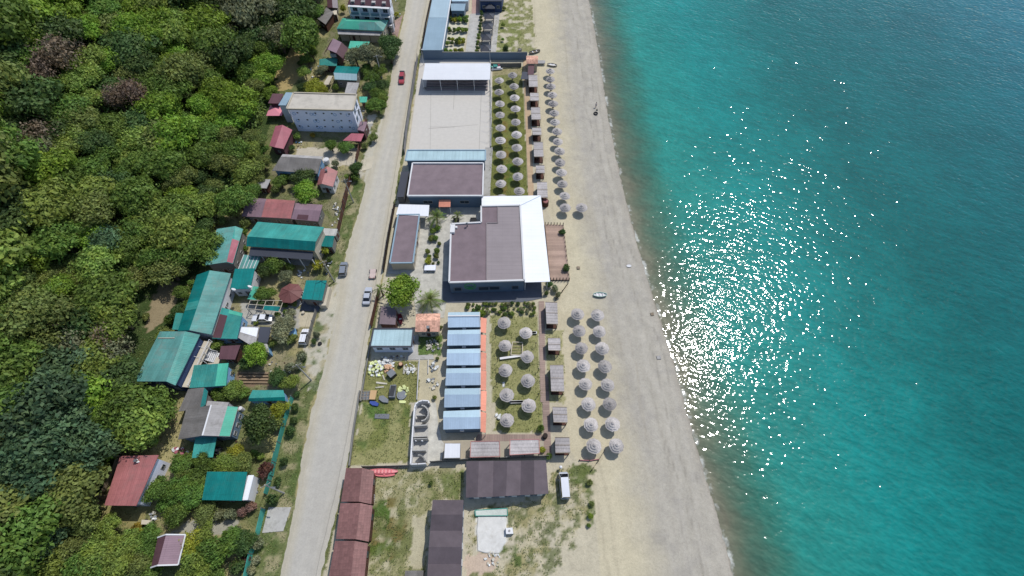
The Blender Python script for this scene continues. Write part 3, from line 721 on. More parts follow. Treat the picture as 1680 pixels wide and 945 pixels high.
# keep those whose spot on the picture lies on the wooded side
s_, c_ = math.sin(TILT), math.cos(TILT)
dep = (uy * s_ + (H - uz) * c_); upx = CX + FOC * ux / dep; upy = CY - FOC * (uy * c_ - (H - uz) * s_) / dep
fp = [(-90,-90),(520,-90),(515,30),(505,62),(478,70),(450,120),(440,170),(425,225),(400,290),(385,325),(345,362),(325,390),(310,448),(252,450),(226,500),(214,560),(212,620),(200,690),(145,760),(118,850),(40,950),(0,1050),(-90,1050)]
keep = inpoly(upx, upy, fp); ux, uy, uz = ux[keep][:N], uy[keep][:N], uz[keep][:N]; N = len(ux)
c = np.stack([ux, uy, uz + rgn.uniform(.1, 1, N) ** 1.3 * 3.6], 1)
nr = rgn.normal(size=(N, 3)) * .7 + np.array([0, 0, 1]); nr /= np.linalg.norm(nr, axis=1)[:, None]
t = np.cross(nr, rgn.normal(size=(N, 3))); t /= np.linalg.norm(t, axis=1)[:, None]; s = np.cross(nr, t); sz = rgn.uniform(.25, .6, N)[:, None]
V = np.stack([c - t * sz, c - s * sz * .6, c + t * sz, c + s * sz * .6], 1).reshape(-1, 3)
me = bpy.data.meshes.new('undergrowth'); me.vertices.add(N * 4); me.vertices.foreach_set('co', V.astype(np.float32).ravel())
me.loops.add(N * 4); me.loops.foreach_set('vertex_index', np.arange(N * 4, dtype=np.int32)); me.polygons.add(N); me.polygons.foreach_set('loop_start', np.arange(0, N * 4, 4, dtype=np.int32)); me.update(calc_edges=True)
at_ = me.attributes.new('leaf', 'FLOAT', 'FACE'); at_.data.foreach_set('value', rgn.uniform(0, .9, N).astype(np.float32))
me.materials.append(leafmat('undergrowth_leaves', (.14,.21,.06))); o = bpy.data.objects.new('undergrowth', me); C.objects.link(o); o['kind'] = 'stuff'
tag(o, 'low tangled green undergrowth covering the slope beneath the hillside trees', 'undergrowth')

# grass and weed tufts over the lawns, verges and rough plots: one mass
rgt = np.random.RandomState(8); inb = (GX > -86) & (GX < 24) & (GY > -2) & (GY < 186)
clm = fbm(GX, GY, 1.1, 301); pr = np.where(inb & (COLG > .33) & (D > 14), COLG * np.clip((clm - .40) * 6, .03, 1), 0).ravel()
cell = np.gradient(xs)[None, :] * np.gradient(ys)[:, None]; pr = pr * cell.ravel(); NT_ = 110000
pk_ = rgt.choice(pr.size, NT_, p=pr / pr.sum()); tx = GX.ravel()[pk_] + rgt.uniform(-.3, .3, NT_); ty = GY.ravel()[pk_] + rgt.uniform(-.3, .3, NT_)
onroad = np.zeros(NT_, bool); ly = np.array([p.y for p in Lp]); lx = np.array([p.x for p in Lp]); ry_ = np.array([p.y for p in Rp]); rx = np.array([p.x for p in Rp])
o1 = np.argsort(ly); o2 = np.argsort(ry_); onroad = (tx > np.interp(ty, ly[o1], lx[o1]) + .1) & (tx < np.interp(ty, ry_[o2], rx[o2]) - .1)
for q_ in (('B2', [(1480,425),(1650,425),(1590,605),(1430,620)]), ('B7', [(370,480),(615,480),(615,690),(550,790),(380,760)])):
    onroad |= inpoly(tx, ty, [tuple(at(q_[0], p, 0)[:2]) for p in q_[1]])
tx, ty = tx[~onroad], ty[~onroad]; NT_ = len(tx); c = np.stack([tx, ty, terr(tx, ty) + rgt.uniform(.02, .16, NT_)], 1)
nr = rgt.normal(size=(NT_, 3)) * .8 + np.array([0, 0, 1]); nr /= np.linalg.norm(nr, axis=1)[:, None]
t = np.cross(nr, rgt.normal(size=(NT_, 3))); t /= np.linalg.norm(t, axis=1)[:, None]; s = np.cross(nr, t); sz = rgt.uniform(.05, .17, NT_)[:, None]
V = np.stack([c - t * sz, c - s * sz * .5, c + t * sz, c + s * sz * .5], 1).reshape(-1, 3)
me = bpy.data.meshes.new('grass_tufts'); me.vertices.add(NT_ * 4); me.vertices.foreach_set('co', V.astype(np.float32).ravel())
me.loops.add(NT_ * 4); me.loops.foreach_set('vertex_index', np.arange(NT_ * 4, dtype=np.int32)); me.polygons.add(NT_); me.polygons.foreach_set('loop_start', np.arange(0, NT_ * 4, 4, dtype=np.int32)); me.update(calc_edges=True)
at_ = me.attributes.new('leaf', 'FLOAT', 'FACE'); at_.data.foreach_set('value', rgt.uniform(0, 1, NT_).astype(np.float32))
me.materials.append(leafmat('grass_blades', (.155, .185, .07))); o = bpy.data.objects.new('grass', me); C.objects.link(o); o['kind'] = 'stuff'
tag(o, 'tufts of grass and weeds scattered over the lawns, verges and rough plots', 'grass')

# ---- village and garden trees; each is named after what it stands beside
MARK = [((560,55),'the green hipped roof at the top of the road'),((545,80),'the purple roofed cottage'),((566,120),'the small deep green roofed hut'),((530,185),'the pale blue guest house'),
 ((461,222),'the rose red shed west of the guest house'),((488,268),'the long grey slate roof'),((537,295),'the little red roofed house'),((465,345),'the long half red and half brown roof'),
 ((468,390),'the large deep green roofed house with the veranda'),((368,405),'the green roof with the red patch'),((400,455),'the small deep green roof between the long houses'),((475,482),'the brown eight sided gazebo'),
 ((515,480),'the green roadside garage'),((430,521),'the white car in the yard'),((375,575),'the small maroon shed roof'),((270,590),'the big green roof with the blue end wall'),
 ((345,617),'the two tone green roof south of the white stairs'),((437,650),'the low green shed beside the allotment'),((345,690),'the grey roof with the white ridge'),((335,735),'the green porch roof'),
 ((217,790),'the large plain red roof'),((372,798),'the dark green roof with the white strip'),((275,905),'the purple brown roof with white edging'),((455,850),'the concrete bridge slab over the ditch'),((430,695),'the big dark round tree'),
 ((618,110),'the roadside hedge above the guest house'),((653,474),'the walled courtyard'),((700,60),'the long pale blue roof by the road'),((500,690),'the road verge')]
def near(x, y):
    return min(MARK, key=lambda m_: (m_[0][0] - x) ** 2 + (m_[0][1] - y) ** 2)[1]
VT = '''637 67 4.8 dark|640 86 3.8 dark|583 92 4 grey|602 88 4.6 grey|618 94 4 grey|610 126 3.2 green|622 116 2.8 green|628 138 3 dark|618 152 3 green|606 142 2.6 dark|626 160 2.4 lime|600 110 2.4 green|512 70 3 green|504 81 2.8 bright|492 104 1.6 dark|504 99 2.6 green|499 118 2.6 lime|514 141 3.2 yellow|530 149 2.4 yellow|499 147 2.4 dark|531 113 2.4 grey|520 122 1.8 grey|512 88 2.2 green|551 145 1.6 green|562 91 1.6 green|563 16 2 yellow|650 25 1.3 yellow|518 19 3.6 green|510 60 2.8 green|524 42 2 grey
488 225 1.6 lime|513 223 1.3 orange|542 238 2.2 green|566 240 2.4 green|479 244 1.3 dark|551 269 1.6 grey|585 277 2.5 dark|582 290 2 green|496 289 3.6 dark|500 314 3.6 bright|459 298 2.2 green|452 312 1.8 olive|570 290 1.4 lime|613 228 1.8 olive|599 240 1.4 olive|428 244 2.4 green|424 232 3 olive|410 222 3.2 olive|429 266 3.2 olive|618 171 3.2 green|606 180 2 dark|630 166 2 lime|468 292 1.8 green|415 290 3 olive|413 312 2.8 green|396 318 2.8 olive|380 345 3 olive
405 368 2 olive|400 380 1.7 green|364 364 2 olive|352 362 2 grey|535 412 1.9 yellow|522 436 1.9 yellow|449 434 2.8 green|436 443 2.4 dark|434 482 2.8 green|430 496 2 dark|402 409 1.4 green|478 440 1.7 lime|470 455 2.2 grey|540 427 1.3 dark|454 420 1.8 olive|535 442 1.3 grey|467 500 1.3 green|483 499 1.2 olive|468 512 1 green|345 372 2 olive|330 400 2 olive|420 415 1.3 green
466 533 2.8 pale|476 515 1.9 pale|463 546 2.6 pale|478 558 1.8 olive|455 516 1.1 bright|420 531 .8 lime|356 567 1.9 lime|422 583 3.2 bright|405 599 2 dark|495 584 1.6 grey|521 550 1.3 grey|516 560 1 dark|489 600 1.5 grey|445 566 1.6 olive|412 567 1.4 green
476 604 1.5 grey|359 646 2 green|382 641 2.4 lime|399 644 2 green|371 652 1.8 green|455 622 2.3 dark|474 628 2.2 lime|425 695 4.6 dark|459 672 2.3 yellow|457 697 2 olive|485 668 1.3 dark|482 690 1.3 dark|478 708 1.5 dark|487 646 1.2 dark|386 745 2.4 yellow|399 761 2.6 olive|337 762 2.6 green|350 774 2.2 lime|299 762 2.8 green|436 773 2.2 maroon|442 758 1.4 olive|468 758 1.4 dark|371 760 2.4 lime|380 612 1.2 grey|418 745 1.4 green|428 748 1.2 lime
259 805 3 green|289 803 3.2 green|314 811 3.2 green|304 822 2.4 olive|322 786 3 green|300 768 2.6 olive|289 845 3 green|332 842 2.6 olive|361 842 2 grey|380 842 1.8 grey|412 831 1.8 pink|400 840 1.4 pink|389 765 2.4 lime|447 820 1.8 dark|456 790 1.4 dark|315 892 3.2 yellow|337 880 2.8 lime|358 902 3.6 green|380 886 2.8 green|400 888 2.8 dark|326 924 3.4 lime|309 936 2.8 lime|391 870 1.6 grey|424 890 1.7 grey|402 920 1.4 maroon|389 929 2.2 dark|363 925 2 grey|421 918 1.4 pale|412 935 1.4 pale|224 866 1.6 orange|241 881 2.8 green|207 891 3.6 lime|185 909 4 lime|152 912 4.2 lime|141 862 3.8 olive|174 866 3.2 lime|133 930 4.2 green|300 478 2.2 green|308 498 1.8 green|292 512 2.2 dark|279 526 1.9 green|268 542 1.7 olive|262 552 1.5 lime|240 520 1.4 olive|318 466 1.8 green|241 906 2.8 green|250 935 2.8 green|222 880 2.3 yellow|270 830 2 green|195 930 3.8 lime|165 940 3.6 green|345 938 3 green|228 928 3 olive|110 900 4 olive|90 930 4 lime'''
for row in VT.replace('\n', '|').split('|'):
    x, y, r, k = row.split(); x, y, r = float(x), float(y), float(r) * (.88 if float(y) < 740 else .80)
    sz = 'large' if r > 3 else ('small' if r < 1.6 else 'rounded')
    form = 'shrub' if r < 1.9 else 'broad'
    nm = ('garden_shrub' if form == 'shrub' else 'garden_tree')
    lab = f"{sz} {WORDS[k]} {'shrub' if form == 'shrub' else 'tree'} close to {near(x, y)}"
    tree_px(x, y, r, k, name=nm, form=form, label=lab, group='trees and shrubs of the village gardens', cat='shrub' if form == 'shrub' else 'tree')
# ---- resort planting
tree_px(653.6, 474, 5.2, 'bright', name='courtyard_tree', label='big bright green tree overhanging the road by the walled courtyard', cat='tree')
tree_px(829.5, 84, 1.5, 'dark', name='conifer', form='tall', label='dark pointed conifer just behind the long blue grey wall', cat='tree')
def shrubs(lst, lab, grp, name='shrub'):
    for fr, x, y, r, k in lst:
        a, b_ = px(fr, (x, y)); tree_px(a, b_, r, k, name=name, form='shrub', label=f'{WORDS[k]} {lab}', group=grp, cat='shrub')
rg = random.Random(3)
bed = []
for y in (320, 345, 500, 540, 690, 740, 880, 915):
    for x in (640, 710, 780, 850, 905):
        sx = x - (y - 320) * .14
        bed.append(('T2', sx + rg.uniform(-20, 20), y + rg.uniform(-15, 15), rg.uniform(.8, 1.15), rg.choice(['green', 'green', 'yellow', 'lime', 'dark', 'bright'])))
shrubs(bed, 'shrub in the square planting beds east of the long pale blue roof', 'shrubs of the square planting beds')
shrubs([('T2', 1165 - (y - 160) * .12 + rg.uniform(-14, 14), y, rg.uniform(.7, 1.0), rg.choice(['green', 'dark', 'lime', 'green'])) for y in range(150, 900, 52)],
       'shrub in the strip beside the row of grey gazebos', 'shrubs beside the grey gazebos')
shrubs([('B4', x + rg.uniform(-8, 8), y + rg.uniform(-12, 12), rg.uniform(.45, .8), rg.choice(['green', 'dark', 'olive', 'pale', 'lime'])) for x in range(-170, 400, 27) for y in (102, 140, 180) if rg.random() < .8],
       'low shrub in the rockery between the restaurant and the beach lawn', 'rockery shrubs by the beach lawn')
shrubs([('Z6', 515,275,1.1,'green'),('Z6',550,255,1,'green'),('Z6',500,335,1.1,'olive'),('Z6',535,335,1,'green'),('Z6',562,372,.8,'olive'),('Z6',475,435,1.1,'olive'),('Z6',548,430,1.1,'green'),('Z6',540,470,1,'olive'),('Z6',480,505,1.2,'yellow'),('Z6',517,525,.6,'olive'),('Z6',558,520,.5,'dark'),('Z6',490,470,.7,'green')],
       'clipped ball shrub in the courtyard bed behind the white bench', 'clipped shrubs of the courtyard bed')
shrubs([('Z6',1400,685,1.2,'dark'),('Z6',1385,750,.8,'dark'),('Z6',1505,290,1.1,'dark'),('Z6',1535,560,1.2,'dark'),('Z6',1450,720,1.2,'grey'),('Z6',1470,770,1,'grey')],
       'shrub at the edge of the timber sun deck', 'shrubs round the sun deck')
shrubs([('B5',778,388,1.1,'green'),('B5',793,548,.8,'yellow'),('B5',842,598,1.0,'green'),('B5',1,1,.4,'green')][:3], 'shrub at the corner of the brown boardwalk', 'shrubs at the boardwalk corner')
shrubs([('K8',382,88,.75,'olive'),('T7',1375,262,.6,'olive'),('Z8',1215,180,1.1,'bright'),('Z8',860,300,.6,'olive'),('Z8',830,400,.9,'lime')], 'shrub standing by itself near the blue roofed cabins', 'lone shrubs near the blue cabins')
shrubs([('B7', 1240, 490, .8, 'bright'), ('B7', 1225, 560, .6, 'green'), ('B7', 1230, 240, .7, 'olive'), ('B7', 1250, 400, .7, 'olive'), ('B6', 1045, 245, .6, 'dark')], 'weedy bush at the edge of the rough plot by the van', 'bushes of the rough plot')
shrubs([('T2', 1530, 440, .9, 'lime'), ('T2', 1520, 680, .9, 'bright'), ('T2', 1540, 140, 1, 'olive')], 'bush on the sandy strip east of the grey gazebos', 'bushes east of the gazebos')
# palms
def palm(fr, p, name, label, R_=2.6, hgt=2.6, nf=26, seed=1, kind='olive'):
    rg = random.Random(seed); a, b_ = px(fr, p); q = on_ground(a, b_, hgt); base = Vector((q.x, q.y, q.z - hgt))
    e = thing(name, label, 'palm tree', base)
    t = MB(); n = 8
    for i in range(n): t.tube(base + Vector((0, 0, hgt * i / n)), base + Vector((0, 0, hgt * (i + 1) / n)), .24 - .01 * i + .03, .22 - .01 * i, 8)
    t.build('trunk', bark, e)
    pm = [LM['olive'], LM['green'], LM['lime']]
    for i in range(nf):
        az = i * 2.399 + rg.uniform(-.15, .15); el = rg.uniform(-.25, 1.15) if i > 3 else 1.3; L = R_ * rg.uniform(.85, 1.1)
        mb = MB(); pts = []
        for k in range(8):
            s = k / 7; r = L * s * math.cos(el) + L * .12 * s; z = L * math.sin(el) * s - L * .55 * s * s
            pts.append(base + Vector((math.cos(az) * r, math.sin(az) * r, hgt + z)))
        side_ = Vector((-math.sin(az), math.cos(az), 0))
        for k in range(7):
            mb.bar(pts[k], pts[k + 1], .05, .04)
            d = (pts[k + 1] - pts[k])
            for h_ in (0, .5):
                o_ = pts[k] + d * h_; s = (k + h_) / 7; wl = .55 * R_ / 2.6 * math.sin(math.pi * min(.98, .12 + s * .86))
                for sg in (-1, 1):
                    tip = o_ + side_ * sg * wl + d.normalized() * wl * .6 - Vector((0, 0, wl * .35))
                    mb.face([o_, o_ + d * .3, tip])
        f = mb.build('frond', pm[i % 3] if i % 5 else LM['grey'], e)
        la = f.data.attributes.new('leaf', 'FLOAT', 'FACE'); la.data.foreach_set('value', np.full(len(f.data.polygons), rg.uniform(.3, .8), np.float32))
    return e
palm('Z6', (490, 800), 'palm_tree', 'large feathery date palm behind the terracotta roofed hut', 3.1, 2.4, 34, 2)
palm('Z6', (540, 165), 'palm_tree', 'tall bushy palm north end of the courtyard bed', 2.8, 2.6, 30, 3)
palm('Z6', (702, 155), 'palm_tree', 'small palm in a dark square planter before the brown roofed hall', 1.7, 1.6, 18, 4)
palm('Z6', (112, 715), 'palm_tree', 'thin drooping palm squeezed between the road wall and bright tree', 1.9, 3.2, 16, 5)
# ================================================================ BUILDINGS
def house(name, label, fr, pts, he=3.0, ridge=None, rise=1.0, ax='x', roof='green', roof2=None, wall='cream', oh=.45, cat='house', wins=(),
          doors=(), group=None, kids=None, thick=.14, gable=None, parapet=None, open_=False, post='post', posts=4, low=None, ridgecap=None, tilt=0.0, wstyle=0):
    """pts: NW NE SE SW eave corners; ridge: two points on the survey tile at height he+rise.
    ax='x' ridge runs west to east, 'y' north to south, 'hip' both ends sloped."""
    P = [at(fr, p, he) for p in pts]
    cen = sum(P, Vector()) / 4; gz = terr1(cen.x, cen.y)
    if gz > .3:
        P = [at(fr, p, he + gz) for p in pts]; cen = sum(P, Vector()) / 4
    zt = he + gz
    base = Vector((cen.x, cen.y, gz)); e = thing(name, label, cat, base, group)
    NW, NE, SE, SW = P
    if tilt: NW = NW + Vector((0, 0, tilt)); NE = NE + Vector((0, 0, tilt))
    P = [NW, NE, SE, SW]; hint = (NE - NW).normalized()
    m1 = M[roof] if isinstance(roof, str) else roof; m2 = M[roof2] if roof2 else m1
    mb = MB(hint); top = []
    if ridge:
        r1, r2 = [at(fr, p, zt + rise) for p in ridge]
        if ax == 'x' and r1.x > r2.x: r1, r2 = r2, r1
        if ax == 'x': top = [([NW, r1, r2, NE], 0), ([r1, SW, SE, r2], 1)]
        elif ax == 'y': top = [([NW, SW, r2, r1], 0), ([r1, r2, SE, NE], 1)]
        else: top = [([NW, r1, r2, NE], 0), ([r1, SW, SE, r2], 1), ([NW, SW, r1], 0), ([r2, SE, NE], 1)]
    else: top = [([NW, SW, SE, NE], 0)]
    dz = Vector((0, 0, -thick))
    for f, mi in top: mb.face(f, mi); mb.face([p + dz for p in reversed(f)], mi)
    loop = [NW, r1, NE, SE, r2, SW] if (ridge and ax == 'y') else ([NW, NE, r2, SE, SW, r1] if (ridge and ax == 'x') else [NW, NE, SE, SW])
    for i in range(len(loop)):
        a, b_ = loop[i], loop[(i + 1) % len(loop)]; mb.face([a, a + dz, b_ + dz, b_], 0)
    ro = mb.build('roof', [m1, m2], e, hint)
    if ridge and ridgecap:
        rc = MB(); rc.bar(r1 + Vector((0, 0, .05)), r2 + Vector((0, 0, .05)), .28 if ridgecap == 'white' else .22, .1); rc.build('ridge_cap', M[ridgecap], ro)
    # walls
    def inset(p):
        d1 = (NE - NW).normalized() if True else 0
        d2 = (SW - NW).normalized(); s1 = 1 if p in (NW, SW) else -1; s2 = 1 if p in (NW, NE) else -1
        return p + Vector((d1.x, d1.y, 0)) * oh * s1 + Vector((d2.x, d2.y, 0)) * oh * s2
    Wc = [inset(p) for p in (NW, NE, SE, SW)]
    wb = [Vector((p.x, p.y, gz - .5)) for p in Wc]
    k = 0
    if ridge and ax in 'xy':
        half = max(1.0, (((SW - NW) if ax == 'x' else (NE - NW)).length) / 2); k = rise * min(1, oh / half)
    wt = [Vector((p.x, p.y, p.z + k - thick * .9)) for p in Wc]
    wm = M[wall] if isinstance(wall, str) else wall
    if not open_:
        mw = MB(hint); mw.prism(wb, wt)
        if ridge and ax in 'xy':
            for (ia, ib, rr) in (((0, 3, r1), (1, 2, r2)) if ax == 'x' else ((0, 1, r1), (3, 2, r2))):
                a, b_ = wt[ia], wt[ib]; t = .5
                o_ = (r2 - r1).normalized() * oh * (1 if rr is r1 else -1)
                ap = Vector((rr.x + o_.x, rr.y + o_.y, rr.z - thick - .02))
                mw.face([a, b_, ap], 1); mw.face([b_, a, ap], 1)
        mw.build('wall', [wm, M[gable] if gable else wm], e, hint)
    else:
        cs = [(0, 0), (1, 0), (1, 1), (0, 1)]
        if posts > 4: cs += [(.5, 0), (.5, 1)]
        if posts > 6: cs += [(.25, 1), (.75, 1)]
        for a_, b_ in cs:
            p = lerp(lerp(Wc[0], Wc[1], a_), lerp(Wc[3], Wc[2], a_), b_)
            pz = lerp(lerp(wt[0], wt[1], a_), lerp(wt[3], wt[2], a_), b_).z
            q = MB(); q.box((p.x, p.y, (pz + gz) / 2 + .02), (.14, .14, pz - gz - .02), m=0); q.build('post', M[post], e)
    # windows and doors
    sides = {'N': (wt[1], wt[0]), 'S': (wt[3], wt[2]), 'E': (wt[2], wt[1]), 'W': (wt[0], wt[3])}
    def opening(side, t, wd, h_, z0, nm):
        a, b_ = sides[side]; d = Vector((b_.x - a.x, b_.y - a.y, 0)); L = d.length; d.normalize(); n = Vector((d.y, -d.x, 0))
        c = Vector((a.x, a.y, 0)) + d * L * t + Vector((0, 0, gz + z0 + h_ / 2))
        axm = Matrix((d, n, Vector((0, 0, 1)))).transposed()
        fb = MB()
        for s in (-1, 1):
            fb.box(c + d * s * (wd / 2 - .04) + n * .05, (.08, .1, h_), ax=axm)
            fb.box(c + Vector((0, 0, s * (h_ / 2 - .05))) + n * .052, (wd - .21, .12, .1), ax=axm)
        if nm == 'window': fb.box(c + n * .048, (.06, .1, h_ - .22), ax=axm)
        fo = fb.build(nm, M['frame'], e)
        g = MB(); g.box(c + n * .02, (wd - .2, .05, h_ - .2), ax=axm); g.build('pane' if nm == 'window' else 'door_leaf', M['glass'] if nm == 'window' else M['wood'], fo)
    for wsp in wins:
        side, n, wd, h_, z0 = wsp[:5]
        for i in range(n): opening(side, (i + .5) / n, wd, h_, z0, 'window')
    for side, t in doors: opening(side, t, 1.0, 2.1, 0.02, 'door')
    if parapet:
        pb = MB(); up = Vector((0, 0, parapet[1] if len(parapet) > 1 else .35)); L4 = [NW, NE, SE, SW]
        for i in range(4):
            a, b_ = L4[i], L4[(i + 1) % 4]; pb.bar(a + up * .45, b_ + up * .45, .32, up.z + .1)
        pb.build('parapet', M[parapet[0]], e)
    if kids: kids(e, P, gz, Wc, wt, (r1, r2) if ridge else None)
    return e
def quad_on(e, A4, u0, u1, v0, v1, m, name='roof_patch', up=.006, par=None):
    """a sheet of other roofing laid on a slope A4 = NW NE SE SW corners"""
    NW, NE, SE, SW = A4; f = lambda u, v: lerp(lerp(NW, NE, u), lerp(SW, SE, u), v) + Vector((0, 0, up))
    mb = MB(); a, b_, c_, d_ = f(u0, v0), f(u1, v0), f(u1, v1), f(u0, v1); z = Vector((0, 0, .035))
    mb.prism([p for p in (a, d_, c_, b_)], [p + z for p in (a, d_, c_, b_)]); return mb.build(name, m, e)
def chimney(e, p, h_=.9, w_=.4, m='gwall'):
    mb = MB(); mb.box(p + Vector((0, 0, h_ / 2 - .3)), (w_, w_, h_ + .3)); o = mb.build('chimney', M[m], e)
    c = MB(); c.box(p + Vector((0, 0, h_ - .12)), (w_ + .16, w_ + .16, .08)); c.build('chimney_cap', M['metal'], o)

# --- village, from the top of the road down
def hotel_kids(e, P, gz, Wc, wt, r):
    # dormers on the mansard and balconies below
    for i in range(4):
        t = .13 + i * .24; p = lerp(P[3], P[2], t) + Vector((0, 1.2, .2))
        d = MB(); d.box(p, (1.3, 1.6, 1.5)); do = d.build('dormer', M['lgrey'], e)
        g = MB(); g.box(p + Vector((0, -.82, .1)), (.9, .06, .9)); g.build('pane', M['glass'], do)
    a, b_ = wt[3], wt[2]; d = (b_ - a)
    for lev in range(3):
        z = gz + .1 + lev * 2.9
        s = MB(); s.bar(Vector((a.x, a.y - .7, z + 2.75)), Vector((b_.x, b_.y - .7, z + 2.75)), 1.5, .16); so_ = s.build('balcony', M['white'], e)
        for i in range(5):
            q = a + d * (i / 4); pl = MB(); pl.box((q.x, q.y - 1.3, z + 1.35), (.22, .22, 2.8)); pl.build('column', M['white'], so_)
        for i in range(4):
            q = a + d * ((i + .5) / 4); pl = MB(); pl.box((q.x, q.y - 1.38, z + .55), (2.6, .05, .8)); pl.build('railing', M['dwall'], so_)
house('apartment_house', 'tall house with dark mansard roof, dormers and stacked balconies at the top', 'T1', [(760,-260),(1470,-230),(1480,122),(732,78)], 8.8, [(800,-110),(1450,-80)], 2.0, 'x', 'dpurple', 'dpurple', 'lblue',
      wins=[('S',4,1.6,1.3,3.6),('S',4,1.6,1.3,6.5),('S',4,1.6,1.3,.8),('E',2,1,1.2,4)], doors=[('S',.12),('S',.62)], kids=hotel_kids, cat='house')
house('lean_to', 'small grey lean-to leaning on the tall balconied house near the road', 'T1', [(1390,310),(1555,310),(1500,480),(1420,460)], 2.8, roof='gwall', wall='gwall', tilt=.4, cat='shed', wins=[('S',1,.8,.6,1.2)])
def g1(e, P, gz, Wc, wt, r):
    s4 = [lerp(r[0], r[1], 0), r[1], P[2], P[3]]
    quad_on(e, s4, .02, .48, .0, .97, M['lgreen'])
house('hip_roof_house', 'hipped green roof with one lighter square patch beside the road', 'T1', [(650,312),(1440,342),(1350,530),(548,495)], 4.6, [(720,362),(1200,375)], 1.5, 'hip', 'lgreen', 'green2', 'cream', kids=g1, wins=[('S',5,1.2,1.2,2.4),('E',2,1,1,2.2)], doors=[('S',.3)])
house('veranda_roof', 'long grey fibre sheet awning in front of the hipped green roof', 'T1', [(560,512),(1350,545),(1300,612),(575,588)], 3.6, roof='lgrey', open_=True, posts=8, oh=.2, tilt=.35, cat='awning')
house('shed', 'tilted grey sheet roof shed at the wood edge', 'T1', [(375,125),(495,215),(358,420),(215,318)], 3.2, roof='grey', wall='wood', cat='shed', wins=[('S',1,.8,.6,1.2)])
house('shed', 'tiny cream roofed hut tucked beside the tilted grey shed', 'T1', [(460,175),(555,178),(548,250),(505,250)], 2.4, roof='cream', wall='cream', oh=.2, cat='hut', doors=[('S',.5)])
house('shed', 'old dark framed greenhouse skeleton at the very top of the village', 'T1', [(380,-60),(560,-60),(570,140),(390,130)], 2.6, [(465,-60),(480,130)], .9, 'y', 'dpurple', 'taupe', 'gwall', cat='shed', wins=[('S',2,.8,.8,1)])
def cott(e, P, gz, Wc, wt, r):
    # lower skirts of the gambrel roof
    NW, NE, SE, SW = P
    for s, (a, b_) in ((-1, (NW, SW)), (1, (NE, SE))):
        o_ = Vector((1.7 * s, .4 * s * -1, -1.7)); mb = MB(); mb.face([a, b_, b_ + o_, a + o_]); z = Vector((0, 0, -.12)); mb.face([a + o_ + z, b_ + o_ + z, b_ + z, a + z])
        mb.face([a, a + z, a + o_ + z, a + o_]); mb.face([b_, b_ + o_, b_ + o_ + z, b_ + z]); mb.build('roof_skirt', M['dpurple'], e)
    g = MB(); c = (wt[3] + wt[2]) / 2; g.box((c.x, c.y - .35, gz + 4.1), (1.9, .5, 1.0)); g.build('balcony', M['lgrey'], e)
house('cottage', 'purple brown gambrel roofed cottage with a dark shaded front balcony', 'T3', [(965,22),(1070,72),(1003,205),(893,160)], 5.6, roof='purple', wall='dpurple', kids=cott, wins=[('S',2,.9,1,1),('S',1,1,1,3.4)], doors=[('S',.2)])
house('lean_to', 'faded green lean-to roof in front of the purple roofed cottage', 'T3', [(800,300),(1030,272),(1008,368),(792,358)], 2.6, roof='green', wall='dpurple', tilt=.5, cat='lean-to', doors=[('S',.4)])
house('shed', 'small mint green roof half hidden behind the grey leaved trees', 'T1', [(785,705),(1120,718),(1050,850),(750,830)], 3.0, roof='lgreen', wall='cream', cat='shed', wins=[('S',2,.8,.8,1)])
house('hut', 'small deep green gable roof with a pale blue end wall', 'T3', [(1010,365),(1298,378),(1262,548),(985,535)], 3.2, [(970,450),(1262,466)], 1.0, 'x', 'dgreen', 'teal', 'gwall', gable='bluew', cat='hut', wins=[('S',3,.8,.8,1.1),('E',1,.8,.8,1.2)], doors=[('S',.7)])
house('carport', 'white and grey slatted carport roof above the guest house', 'T3', [(1145,565),(1290,578),(1250,718),(1108,712)], 2.6, roof='lgrey', open_=True, oh=.2, cat='carport')
house('lean_to', 'pale path canopy linking the green huts above the guest house', 'T3', [(905,490),(960,490),(905,600),(835,600)], 2.3, roof='cream', open_=True, oh=.15, cat='canopy')
